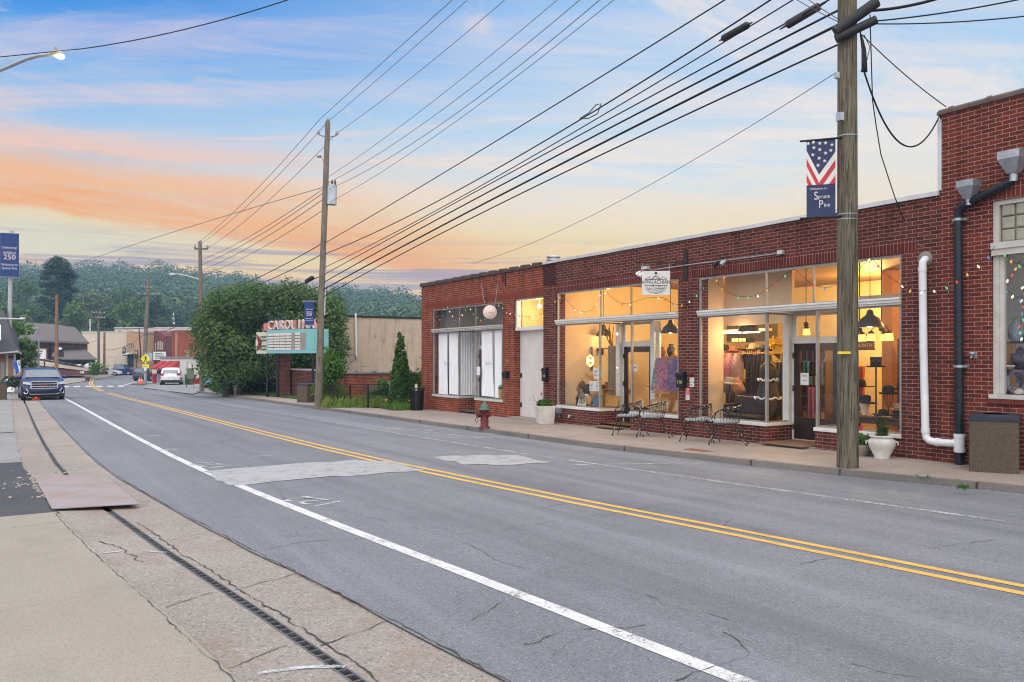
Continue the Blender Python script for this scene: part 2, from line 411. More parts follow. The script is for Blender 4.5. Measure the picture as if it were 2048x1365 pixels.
def lamp(name,loc,power,col=(1,.62,.28),r=.12):
 r=.03
 l=bpy.data.lights.new(name,'POINT');l.energy=power;l.color=col;l.shadow_soft_size=r
 o=bpy.data.objects.new(name,l);COL.objects.link(o);o.location=loc;return o
def frange(a,b,st):
 n=max(1,int(round((b-a)/st)));return[a+(b-a)*i/n for i in range(n+1)]
def surf_mat(name,base,lo,hi,spk=(.45,.43,.42),spk_amt=.35,vscale=120.,patch=.35,rough=.85,warm=None,bump=.5,tracks=0.,stain=.3):
 m=bpy.data.materials.new(name);nt,_,L=nodes_of(m)
 tc=N(nt,'ShaderNodeTexCoord').outputs['Object']
 big=noise(nt,tc,.35,6,.62);mid=noise(nt,tc,2.6,6,.65);fine=noise(nt,tc,55.,5,.75)
 col=mixc(nt,mapr(nt,big,.32,.68),lo,hi);col=mixc(nt,mapr(nt,mid,.35,.7,0,patch),col,base)
 vo=N(nt,'ShaderNodeTexVoronoi',Scale=vscale);L.new(tc,vo.inputs['Vector'])
 sepc=N(nt,'ShaderNodeSeparateColor');L.new(vo.outputs['Color'],sepc.inputs[0])
 stones=math_(nt,'MULTIPLY',mapr(nt,sepc.outputs[0],.55,1.),mapr(nt,vo.outputs['Distance'],.2,.55,1,0))
 col=mixc(nt,math_(nt,'MULTIPLY',stones,spk_amt),col,spk)
 dk=mapr(nt,sepc.outputs[1],.72,.95,0,.55)
 col=mixc(nt,dk,col,tuple(x*.42 for x in lo))
 col=mixc(nt,mapr(nt,fine,.3,.75,0,.35),col,tuple(x*.6 for x in base))
 if warm:
  col=mixc(nt,mapr(nt,noise(nt,tc,1.1,5,.7),.5,.72,0,.8),col,warm)
 st=noise(nt,tc,.9,6,.7,.6);col=mixc(nt,mapr(nt,st,.54,.70,0,stain),col,tuple(x*.55 for x in lo))
 if tracks:
  mp=N(nt,'ShaderNodeMapping');mp.inputs['Scale'].default_value=(1.3,.045,1);L.new(tc,mp.inputs[0]);tr_=noise(nt,mp.outputs[0],1.,5,.65,.3)
  col=mixc(nt,mapr(nt,tr_,.5,.68,0,tracks),col,tuple(x*.62 for x in lo));col=mixc(nt,mapr(nt,tr_,.47,.32,0,tracks*.8),col,tuple(min(1,x*1.25)for x in hi))
 h=math_(nt,'ADD',math_(nt,'MULTIPLY',vo.outputs['Distance'],-.6),fine)
 finish(nt,col,mapr(nt,fine,.3,.7,rough-.15,min(1,rough+.1)),0,h,bump,.006,spec=.35)
 MATS[name]=m;return m
M_asph=surf_mat('asphalt',(.160,.162,.174),(.143,.145,.158),(.192,.194,.208),spk=(.5,.5,.52),spk_amt=.55,vscale=80,tracks=.5,stain=.38)
M_asph2=surf_mat('old_asphalt',(.05,.05,.056),(.045,.046,.052),(.075,.076,.085),spk_amt=.2,vscale=80)
M_gut=surf_mat('worn_exposed_aggregate',(.265,.232,.20),(.225,.192,.165),(.325,.29,.25),spk=(.62,.52,.42),spk_amt=.7,vscale=60,warm=(.21,.14,.10))
M_conc=surf_mat('pale_concrete',(.295,.257,.208),(.262,.226,.182),(.335,.295,.24),spk=(.5,.48,.45),spk_amt=.15,vscale=160,patch=.4,bump=.2)
M_walk=surf_mat('pavement_concrete',(.31,.255,.215),(.25,.205,.17),(.38,.32,.27),spk=(.5,.46,.42),spk_amt=.25,vscale=80,warm=(.24,.165,.12),bump=.3,patch=.6)
M_kerb=surf_mat('kerb_stone',(.17,.15,.13),(.11,.10,.088),(.23,.205,.175),spk_amt=.2,vscale=90,patch=.6)
M_soil=surf_mat('bare_ground',(.13,.115,.09),(.11,.095,.075),(.16,.14,.11),spk_amt=.2,vscale=30)
M_crack=pm('crack_dark',(.045,.042,.040),(.07,.066,.062),12,.95)
def paint(name,c,wear=.5,thr=.5):
 m=bpy.data.materials.new(name);nt,_,L=nodes_of(m)
 tc=N(nt,'ShaderNodeTexCoord').outputs['Object']
 f=math_(nt,'ADD',math_(nt,'MULTIPLY',noise(nt,tc,38.,5,.8),.6),math_(nt,'MULTIPLY',noise(nt,tc,3.5,5,.7),.4))
 col=mixc(nt,mapr(nt,noise(nt,tc,7,4),.3,.7),c,tuple(x*.85 for x in c))
 p=N(nt,'ShaderNodeBsdfPrincipled',Roughness=.7);L.new(col,p.inputs['Base Color'])
 t=N(nt,'ShaderNodeBsdfTransparent');mx=N(nt,'ShaderNodeMixShader')
 L.new(mapr(nt,f,thr,thr+.1,1,1-wear),mx.inputs[0]);L.new(t.outputs[0],mx.inputs[1]);L.new(p.outputs[0],mx.inputs[2])
 o=nt.nodes.new('ShaderNodeOutputMaterial');L.new(mx.outputs[0],o.inputs[0]);MATS[name]=m;return m
M_white=paint('white_road_paint',(.58,.57,.55),.8,.52)
M_faint=paint('worn_white_paint',(.42,.42,.42),.85,.44)
M_yel=paint('yellow_road_paint',(.62,.36,.075),.6,.54)
M_spray=paint('white_spray_paint',(.48,.48,.49),.85,.45)
M_patchw=paint('grey_patch',(.33,.325,.32),.75,.53)
YS=frange(-14,60,.5)
def wob(t,k,a=.03):return a*(mnoise.noise(Vector((t*1.9,k*7.3,0)))+.6*mnoise.noise(Vector((t*6.1,k*3.1,5))))
def lane(X0,X1,Y0,Y1,dzz,mat_i,mb,st=.5,zf=roadz,rag=0.,k=0.):
 ys=frange(Y0,Y1,st);l=[];r=[]
 for y in ys:
  a,b=X0(y)+rag*wob(y,k,1.),X1(y)+rag*wob(y,k+1,1.)
  l.append((a,y,zf(a,y)+dzz));r.append((b,y,zf(b,y)+dzz))
 mb.strip(l,r,mat_i);return mb
gm=MB();gys=[-60,-30,0,28,40,50,60,76,110,150,260,900];gxs=[-600,-120,-30,0,30,120,900]
for a,b in zip(gys,gys[1:]):
 for c,d in zip(gxs,gxs[1:]):
  gm.quad((c,a,-P(a)-.32),(d,a,-P(a)-.32),(d,b,-P(b)-.32),(c,b,-P(b)-.32))
struct(gm.build('ground',M_soil))
rd=MB();nx=10
for a,b in zip(YS,YS[1:]):
 for i in range(nx):
  pts=[]
  for(yy,k)in((a,i),(a,i+1),(b,i+1),(b,i)):
   x0=1.2+dl(yy)+.035*(mnoise.noise(Vector((yy*2.3,3.3,0))));x1=kerbX(yy)
   x=x0+(x1-x0)*k/nx;pts.append((x,yy,roadz(x,yy)))
  rd.quad(*pts)
fy=[60,66,72,76,84,92,100,110,125,150,200,320]
for a,b in zip(fy,fy[1:]):
 for i in range(8):
  x0,x1=(1.2,10.75)if a==60 else(-3,60);y0x,y1x=(-3,60)
  pts=[]
  for(yy,k)in((a,i),(a,i+1),(b,i+1),(b,i)):
   xa,xb=(1.2,10.9)if yy==60 else(-6,70)
   x=xa+(xb-xa)*k/8;pts.append((x,yy,-P(yy)-(.08 if yy>60 else-roadz(x,yy)-P(yy))))
  rd.quad(*pts)
def crack(mb,pts,wdt,zoff=.004,mi=1,amp=.05,zf=None):
 path=[]
 for a,b in zip(pts,pts[1:]):
  n=max(2,int((Vector(b)-Vector(a)).length/.045))
  for i in range(n):path.append(Vector(a).lerp(Vector(b),i/n))
 path.append(Vector(pts[-1]))
 l=[];r=[]
 for i,p in enumerate(path):
  t=(path[min(i+1,len(path)-1)]-path[max(i-1,0)]);t.z=0;t.normalize();nn=Vector((-t.y,t.x,0))
  j=amp*(.6*mnoise.noise(p*1.4)+.6*mnoise.noise(p*8.)+.35*mnoise.noise(p*21.))
  ww=wdt*(.2+.9*abs(mnoise.noise(p*3.7+Vector((9,0,0))))+.5*random.random()**2)*(.35 if mnoise.noise(p*1.3)<-.15 else 1)
  q=p+nn*j;a=q+nn*ww/2;b=q-nn*ww/2
  f=zf or roadz
  l.append((b.x,b.y,f(b.x,b.y)+zoff));r.append((a.x,a.y,f(a.x,a.y)+zoff))
 mb.strip(r,l,mi)
def cpx(mb,pix,wdt,**k):crack(mb,[gp(x,y)for x,y in pix],wdt,**k)
for pix,wd in(([(520,1100),(600,1085),(735,1078)],.018),([(900,1070),(1010,1060),(1100,1045),(1240,1025)],.014),([(1050,1290),(1120,1265),(1180,1258),(1290,1250)],.022),([(1350,1362),(1400,1342),(1450,1330),(1500,1310),(1480,1280),(1445,1265)],.02),([(1600,1130),(1660,1118),(1745,1112)],.02),([(1690,1130),(1745,1116)],.018),([(660,1010),(720,1030),(770,1042)],.014),([(830,1055),(900,1075),(960,1100),(1000,1125),(1060,1140)],.012),([(1290,1190),(1330,1215),(1400,1225),(1460,1240)],.014),([(1690,1090),(1860,1098),(1985,1080)],.012),([(1200,1035),(1260,1020),(1400,1000)],.012),([(555,980),(570,1000),(580,1020)],.012),([(1700,1330),(1760,1345),(1850,1362)],.014)):
 cpx(rd,pix,wd*.62)
crack(rd,[(1.215+dl(y),y,0)for y in frange(1.5,40,1.)],.017,.005,amp=.04)
for _ in range(26):
 y0=random.uniform(2,16);x0=random.uniform(2.5,9.5);a=random.uniform(-.5,.5)
 crack(rd,[(x0,y0,0),(x0+random.uniform(.2,.9),y0+a,0)],.008)
road=struct(rd.build('road',[M_asph,M_crack]))
def marking(mb,name,mat,label):
 o=mb.build(name,mat,None);return struct(o,label,'road marking')
mk=MB();lane(lambda y:2.44+.70*dl(y),lambda y:2.565+.70*dl(y),-3,54,.004,0,mk,.5,rag=.006);wl=marking(mk,'edge_line',M_white,'solid white edge line on the near side of the road')
mk=MB()
for o_ in(-.165,.065):lane(lambda y:5.42+.93*dl(y)+o_,lambda y:5.52+.93*dl(y)+o_,-3,60,.004,0,mk,.5,rag=.006,k=o_)
bend=[gp(x,y)for x,y in((196,778),(184,771),(182,764),(190,758.5),(205,754.5),(222,752),(240,749.5))]
y60=[Vector((5.46,60,0))]+bend
def curve_strip(mb,pts,off,wdt,dzz,zf):
 l=[];r=[]
 P_=[]
 for i in range(len(pts)-1):
  for k in range(6):P_.append(cat(pts,i,k/6))
 P_.append(pts[-1])
 for i,p in enumerate(P_):
  t=P_[min(i+1,len(P_)-1)]-P_[max(i-1,0)];t.z=0;t.normalize();nn=Vector((t.y,-t.x,0))
  a=p+nn*(off-wdt/2);b=p+nn*(off+wdt/2)
  l.append((a.x,a.y,zf(a.x,a.y)+dzz));r.append((b.x,b.y,zf(b.x,b.y)+dzz))
 mb.strip(l,r,0)
def cat(p,i,t):
 a=p[max(i-1,0)];b=p[i];c=p[i+1];d=p[min(i+2,len(p)-1)]
 return .5*((2*b)+(c-a)*t+(2*a-5*b+4*c-d)*t*t+(3*b-a-3*c+d)*t*t*t)
def farz(x,y):return max(roadz(x,y)if y<60 else-9,-P(y)-.08 if y>60.5 else-9)+.004
for o_ in(-.115,.115):curve_strip(mk,y60,o_,.13,.006,farz)
marking(mk,'centre_line',M_yel,'double yellow centre line curving away at the far bend')
mk=MB();lane(lambda y:8.24+.93*dl(y),lambda y:8.34+.93*dl(y),-3,56,.004,0,mk,.5);marking(mk,'parking_line',M_faint,'thin worn white line along the parking lane')
mk=MB()
for(x0,y0,x1,y1)in((1145,930,1418,926.5),(766,857,975,877),(766,856,920,866),(775,855.5,870,860),(790,857,905,860),(850,866,990,868),(900,876,1010,876)):
 a,b=gp(x0,y0),gp(x1,y1);d=(b-a).normalized();nn=Vector((-d.y,d.x,0))*.05
 mk.quad(*[(q.x,q.y,roadz(q.x,q.y)+.004)for q in(a-nn,b-nn,b+nn,a+nn)])
marking(mk,'parking_bay_line',M_faint,'worn white stall lines and hatching beside the far kerb')
mk=MB()
for x in(132,154,177,199,221,242):
 mk.quad(*[(q.x,q.y,farz(q.x,q.y)+.008)for q in(gp(x-6,773.6),gp(x+6,773.9),gp(x+6,771.9),gp(x-6,771.6))][::1])
a=[(x,y)for x,y in((246,771),(275,762.5),(276,763),(249,771.6))]
mk.quad(*[(q.x,q.y,farz(q.x,q.y)+.008)for q in(gp(*p)for p in a)])
for x in(252,266,280):
 mk.quad(*[(q.x,q.y,farz(q.x,q.y)+.008)for q in(gp(x-3,749.2),gp(x+4,748.4),gp(x+4,747.5),gp(x-3,748.3))])
marking(mk,'crosswalk_line',M_white,'row of white crosswalk dashes at the far bend')
def patch(pix,mat,name,lab,rag=.14):
 pts=[gp(*p)for p in pix];out=[]
 for i,p in enumerate(pts):
  q=pts[(i+1)%len(pts)]
  for k in range(8):
   r=p.lerp(q,k/8);j=rag*mnoise.noise(r*2.7)
   out.append((r.x+j,r.y+j,roadz(r.x,r.y)+.006))
 m_=MB();m_.poly(out);return struct(m_.build(name,mat),lab,'road patch')
patch([(405,944),(560,930),(705,921),(770,922),(850,941),(700,953),(600,960),(480,971),(455,966)],M_patchw,'grey_road_patch','long pale grey repair patch crossing the near lane')
patch([(866,914),(960,910.5),(1030,912),(1108,926),(985,933),(930,929)],M_patchw,'white_road_patch','small whitish repair patch beyond the double yellow line')
mk=MB()
def flat_text(mb,txt,px,size,rot,mi=0,sx=1.):
 p=gp(*px);mb.text(txt,size,Matrix.Translation((p.x,p.y,roadz(p.x,p.y)+.006))@Matrix.Rotation(rot,4,'Z'),mi,0.0005,sx=sx)
flat_text(mk,'122',(628,1003),.55,R(112));flat_text(mk,'120',(424,931),.6,R(108));flat_text(mk,'18',(344,901),.6,R(108))
for x0,y0,x1,y1 in((500,914,545,911.5),(393,887,428,885.5),(245,842,270,841),(300,849,310,848),(290,872,322,872.5),(330,886,345,885),(325,861,352,860)):
 a,b=gp(x0,y0),gp(x1,y1);d=(b-a).normalized();nn=Vector((-d.y,d.x,0))*.035
 mk.quad(*[(q.x,q.y,roadz(q.x,q.y)+.006)for q in(a-nn,b-nn,b+nn,a+nn)])
marking(mk,'spray_mark',M_spray,'white sprayed utility numbers and dashes on the asphalt')
def gz_(x,y):return roadz(x,y)-.012+(0.02 if x<.6+dl(y)else 0)*max(0,(.6+dl(y)-x)*1.)
ga=MB()
for X0,X1,n in((.06,.562,4),(.638,1.235,4)):
 for a,b in zip(YS,YS[1:]):
  if a>=60:break
  for i in range(n):
   pts=[]
   for yy,k in((a,i),(a,i+1),(b,i+1),(b,i)):
    x=X0+(X1-X0)*k/n+dl(yy);pts.append((x,yy,gz_(x,yy)))
   ga.quad(*pts)
for a,b in zip(YS,YS[1:]):
 A,B=.562+dl(a),.638+dl(a);C,D=.562+dl(b),.638+dl(b);za,zb=gz_(A,a),gz_(C,b)
 ga.quad((A,a,za),(A,a,za-.2),(C,b,zb-.2),(C,b,zb),1);ga.quad((B,a,za-.2),(B,a,za),(D,b,zb),(D,b,zb-.2),1)
 ga.quad((A,a,za-.2),(B,a,za-.2),(D,b,zb-.2),(C,b,zb-.2),1)
crack(ga,[(.70+dl(y),y,0)for y in frange(1.5,9.5,.8)],.02,.005,amp=.05,zf=gz_,mi=2)
for Y0,X0,X1 in((3.2,.62,1.2),(4.7,.66,1.2),(6.2,.66,1.2),(8.3,.66,1.2),(14.2,.7,1.2),(4.6,.1,.5),(6.0,.12,.5)):
 crack(ga,[(X0+dl(Y0),Y0,0),((X0+X1)/2+dl(Y0),Y0+.12,0),(X1+dl(Y0)-.02,Y0+.22,0)],.013,.005,amp=.04,zf=gz_,mi=2)
crack(ga,[(.15+dl(8.5),8.6,0),(.3+dl(8.5),8.3,0),(.35+dl(7.6),7.5,0)],.018,.005,amp=.09,zf=gz_,mi=2)
struct(ga.build('gutter',[M_gut,pm('dark_drain_lining',(.03,.026,.022),(.05,.042,.035),20,.9),M_crack]))  # trench sides and floor are coloured near black
mk=MB()
for pix in([(515,1348),(560,1340),(610,1333),(690,1331)],[(205,1107),(245,1102)],[(290,1101),(332,1104)],[(92,905),(122,902)],[(125,940),(158,936)],[(66,856),(90,856)]):
 pts=[gp(*p)for p in pix]
 for a,b in zip(pts,pts[1:]):
  d=(b-a).normalized();nn=Vector((-d.y,d.x,0))*.022
  mk.quad(*[(q.x,q.y,gz_(q.x,q.y)+.006)for q in(a-nn,b-nn,b+nn,a+nn)])
marking(mk,'gutter_spray_mark',M_spray,'white sprayed dashes on the brown gutter')
gt=MB();ysg=[y for y in frange(-2,44,.095)if not(10.4<y<13.2)]
M_steel=pm('galvanised_grate',(.20,.21,.21),(.11,.105,.10),14,.5,.7)
def rail_pts(off,y0,y1):return[(off+dl(y),y,gz_(off+dl(y),y)+.0)for y in frange(y0,y1,.5)]
for y0,y1 in((-2,10.4),(13.2,44)):
 for off in(.568,.632):
  pts=rail_pts(off,y0,y1)
  gt.strip([(x-.006,y,z+.003)for x,y,z in pts],[(x+.006,y,z+.003)for x,y,z in pts])
  gt.strip([(x-.006,y,z-.03)for x,y,z in pts],[(x-.006,y,z+.003)for x,y,z in pts]);gt.strip([(x+.006,y,z+.003)for x,y,z in pts],[(x+.006,y,z-.03)for x,y,z in pts])
for y in ysg:
 x=.6+dl(y);z=gz_(x,y);gt.box(x-.028,x+.028,y-.007,y+.007,z-.03,z+.001)
tag(gt.build('drain_grate',M_steel),'long narrow steel trench grate running along the brown gutter','drain')
M_plate=pm('rusty_plate',(.30,.265,.265),(.26,.19,.16),1.7,.6,.1,.2,40)
pc=[gp(*p)for p in((68,957),(206,951),(279,1016),(104,1023))]
pz=[gz_(p.x,p.y)+.022+(.03 if i==2 else 0)for i,p in enumerate(pc)]
pl=MB();lo=[(p.x,p.y,z)for p,z in zip(pc,pz)];pl.hexa(lo+[(x,y,z+.014)for x,y,z in lo])
pc_=sum((Vector(p)for p in lo),Vector())/4
a,b=Vector(lo[0]).lerp(Vector(lo[3]),.55),Vector(lo[1]).lerp(Vector(lo[2]),.55)
tag(pl.build('steel_plate',M_plate,at=lo[0],bevel=.003),'loose rusty pink steel plate bridging the gutter drain','steel plate')
rb=MB()
for k in range(70):
 q=gp(random.uniform(0,150),random.uniform(955,1000)if k%3 else random.uniform(940,975));s_=random.uniform(.008,.03);rb.ball((q.x,q.y,roadz(q.x,q.y)+.018),s_,0,6,4,.6,k,(1,1,.6))
struct(rb.build('rubble',pm('crumbled_concrete',(.42,.37,.30),(.25,.22,.18),20,.9)),'crumbled concrete and grit beside the steel plate','rubble','stuff')
def lz(x,y):return roadz(x,y)+.02
lw=MB()
for a,b in zip(YS,YS[1:]):
 if b<=10.6:
  xs=[-9,-6,-4,-2.5,-1.2,-.4,.07]
  for c,d in zip(xs,xs[1:]):
   pts=[(x+dl(yy)if x>-6 else x,yy,lz(x,yy))for yy,x in((a,c),(a,d),(b,d),(b,c))]
   if c==-6:pts[0]=(-6,a,lz(c,a));pts[3]=(-6,b,lz(c,b))
   if d==-6:pts[1]=(-6,a,lz(d,a));pts[2]=(-6,b,lz(d,b))
   lw.quad(*pts)
crack(lw,[(.045+dl(y),y,0)for y in frange(1,10.4,1.)],.011,.005,amp=.03,zf=lz)
for yj in(2.4,6.0,9.2):crack(lw,[(-8,yj-1.2,0),(.05+dl(yj),yj+.6,0)],.012,.005,amp=.004,zf=lz)
struct(lw.build('left_pavement',[M_conc,M_crack]),'pale concrete pavement in the near left corner','pavement')
ap=MB()
for a,b in zip(YS,YS[1:]):
 if a>=10.5 and b<=24:
  xs=[-9,-3,-1.2,-.4,.10]
  for c,d in zip(xs,xs[1:]):
   f=lambda x,yy:(x+dl(yy)+(.10*mnoise.noise(Vector((yy*1.7,1,2)))if x==.10 else 0),yy,lz(x,yy)-.012)
   ap.quad(f(c,a),f(d,a),f(d,b),f(c,b),0 if a<17.5+2.5*mnoise.noise(Vector((c,0,0)))else 1)
 elif a>=24 and b<=60:
  for c,d in((-9,-3),(-3,.08)):ap.quad((c,a,lz(c,a)),(d,a,lz(d,a)),(d,b,lz(d,b)),(c,b,lz(c,b)),1)
struct(ap.build('driveway',[M_asph2,surf_mat('driveway_concrete',(.25,.245,.235),(.22,.21,.2),(.29,.28,.27),spk_amt=.2,vscale=60)]),'broken black asphalt driveway apron beside the steel plate','driveway')
rk=MB();yk=frange(-12,58,.6)
l=[(kerbX(y),y,roadz(kerbX(y),y)-.05)for y in yk];t1=[(kerbX(y)+.012+.008*mnoise.noise(Vector((y*2,0,0))),y,swz(y)+.006*mnoise.noise(Vector((y*3,4,0))))for y in yk];t2=[(kerbX(y)+.15,y,swz(y))for y in yk]
rk.strip(t1,l);rk.strip(t2,t1)
for yj in(6.1,8.0,9.6,12.6,16,19,22,25,28):rk.box(kerbX(yj)-.004,kerbX(yj)+.1,yj-.012,yj+.012,roadz(10,yj)-.03,swz(yj)+.003,1)
struct(rk.build('kerb',[M_kerb,M_crack]),'worn low concrete kerb along the shop side','kerb')
rw=MB()
for a,b in zip(yk,yk[1:]):
 for i in range(4):
  pts=[]
  for yy,k in((a,i),(a,i+1),(b,i+1),(b,i)):
   xe=13.4 if yy<28 else 12.0
   x=kerbX(yy)+.15+(xe-kerbX(yy)-.15)*k/4;pts.append((x,yy,swz(yy)))
  rw.quad(*pts)
swf=lambda x,y:swz(y)
for yj in(4.6,7.0,10.2,13.2,16.3,19.4,22.6,25.8,29):crack(rw,[(kerbX(yj)+.15,yj,0),(13.1,yj+.1,0)],.014,.004,amp=.01,zf=swf)
crack(rw,[(11.9,y,0)for y in frange(5,27,2)],.010,.004,amp=.02,zf=swf)
struct(rw.build('right_pavement',[M_walk,M_crack]),'stained concrete pavement in front of the brick shops','pavement')
fl=MB();pix=[(60,772),(130,769),(165,764),(205,757.5),(240,750),(300,741.5),(300,738.5),(240,742),(200,745),(140,748),(60,750)]
fl.poly([(q.x,q.y,-P(q.y)-.02)for q in(gp(*p)for p in pix)][::-1])
struct(fl.build('far_pavement',M_conc),'pale pavement round the outside of the far bend','pavement')
yd=MB();pix=[(330,783),(385,790),(403,785),(470,779),(470,766),(300,766),(285,777)]
yd.poly([(q.x,q.y,-P(q.y)-.05+.02)for q in(gp(*p)for p in pix)])
struct(yd.build('yard',surf_mat('yard_concrete',(.24,.235,.225),(.21,.2,.195),(.27,.265,.255),vscale=60,spk_amt=.2)),'pale concrete yard in front of the small shop with red awnings','yard')
def grassmat(name,a,b):
 m=bpy.data.materials.new(name);nt,_,L=nodes_of(m);tc=N(nt,'ShaderNodeTexCoord').outputs['Object']
 col=mixc(nt,mapr(nt,noise(nt,tc,1.6,6,.7),.3,.7),a,b);finish(nt,mixc(nt,mapr(nt,noise(nt,tc,40,4),.3,.7,0,.6),col,tuple(x*.4 for x in a)),.9,0,noise(nt,tc,60,3),.8,.03);return m
def lawnz(x,y):return swz(y)+.03+max(0,x-12)*.035
lb=MB();ly=frange(28,62,2)
for a,b in zip(ly,ly[1:]):
 for c,d in((11.98,14),(14,18),(18,26)):lb.quad(*[(x,y,lawnz(x,y))for x,y in((c,a),(d,a),(d,b),(c,b))])
struct(lb.build('lawn',grassmat('lawn_green',(.05,.10,.02),(.085,.15,.03))),'mown green lawn beside the marquee sign','lawn')
n=16000;gx=RNG.uniform(12,17,n);gy=RNG.uniform(33,60,n)
gz=np.array([lawnz(x,y)for x,y in zip(gx,gy)])+.03
g=leaf_obj('grass',np.stack([gx,gy,gz],1),RNG.normal(size=(n,3))*np.array([1,1,.15]),.10,leafmat('grass_blade',(.05,.11,.02),(.12,.20,.04),(.2,.2,.06)),asp=.25)
struct(g,'short mown grass blades on the lawn','grass','stuff')
M_brB=brickmat('maroon_brick',(.150,.040,.029),(.062,.019,.016),(.40,.29,.245),dirt=.4)
M_brBs=brickmat('maroon_soldier_brick',(.14,.026,.02),(.09,.018,.016),(.42,.28,.24),soldier=True)
M_brA=brickmat('orange_red_brick',(.28,.058,.024),(.12,.026,.016),(.52,.35,.26),dirt=.45)
M_brAs=brickmat('orange_soldier_brick',(.24,.05,.027),(.17,.036,.023),(.30,.13,.10),soldier=True)
M_brC=brickmat('red_brick',(.19,.040,.025),(.09,.021,.017),(.45,.33,.28),dirt=.2)
M_brCs=brickmat('red_soldier_brick',(.19,.036,.025),(.14,.028,.022),(.45,.33,.28),soldier=True)
M_trim=pm('weathered_white_trim',(.52,.49,.45),(.40,.37,.33),5,.55,0,.15,40)
M_white_p=pm('white_painted_wood',(.66,.64,.60),(.54,.52,.48),5,.5,0,.1,40)
M_alu=pm('grey_window_frame',(.33,.31,.285),(.24,.22,.20),8,.45,.3)
M_cap=pm('galvanised_coping',(.62,.62,.62),(.48,.48,.48),3,.4,.4)
M_tile=pm('dark_coping_tile',(.085,.06,.05),(.05,.038,.035),6,.45)
M_roof=pm('flat_roof_felt',(.16,.16,.16),(.11,.11,.11),3,.9)
M_cream=pm('cream_plaster',(.74,.61,.37),(.68,.55,.32),1.2,.8)
M_peach=pm('peach_plaster',(.70,.53,.33),(.62,.46,.28),1.2,.8)
M_floorw=pm('brown_wood_floor',(.16,.085,.04),(.10,.05,.025),3,.45,stretch=(1,6,1))
M_woodc=pm('wood_plank_ceiling',(.30,.17,.08),(.18,.095,.04),4,.6,stretch=(1,9,1))
M_glass=glassmat('shop_glass',(.97,.98,.97),.9,.012,.03)
M_glassd=glassmat('dusty_glass',(.98,.98,.98),.9,.02,.04)
M_dark=pm('dark_brown_wood',(.030,.018,.013),(.018,.011,.009),5,.4)
M_black=pm('black_metal',(.012,.012,.013),(.022,.021,.02),9,.45,.4)
M_greywall=pm('pale_grey_plaster',(.58,.56,.52),(.50,.48,.45),1.5,.85)
M_hing=pm('hinge_metal',(.10,.09,.08),None,9,.5,.6)
def wall_grid(mb,y0,y1,z0,z1,holes,X=XF,th=.3,mat=0):
 ys=sorted({y0,y1,*[v for h in holes for v in h[:2]if y0<v<y1]});zs=sorted({z0,z1,*[v for h in holes for v in h[2:]if z0<v<z1]})
 def solid(i,j):
  if i<0 or j<0 or i>=len(ys)-1 or j>=len(zs)-1:return False
  cy_,cz=(ys[i]+ys[i+1])/2,(zs[j]+zs[j+1])/2
  return not any(h[0]<cy_<h[1]and h[2]<cz<h[3]for h in holes)
 for i in range(len(ys)-1):
  for j in range(len(zs)-1):
   if not solid(i,j):continue
   a,b,c,d=ys[i],ys[i+1],zs[j],zs[j+1]
   mb.quad((X,b,c),(X,a,c),(X,a,d),(X,b,d),mat);mb.quad((X+th,a,c),(X+th,b,c),(X+th,b,d),(X+th,a,d),mat)
   if not solid(i-1,j):mb.quad((X,a,c),(X+th,a,c),(X+th,a,d),(X,a,d),mat)
   if not solid(i+1,j):mb.quad((X+th,b,c),(X,b,c),(X,b,d),(X+th,b,d),mat)
   if not solid(i,j-1):mb.quad((X,a,c),(X,b,c),(X+th,b,c),(X+th,a,c),mat)
   if not solid(i,j+1):mb.quad((X,b,d),(X,a,d),(X+th,a,d),(X+th,b,d),mat)
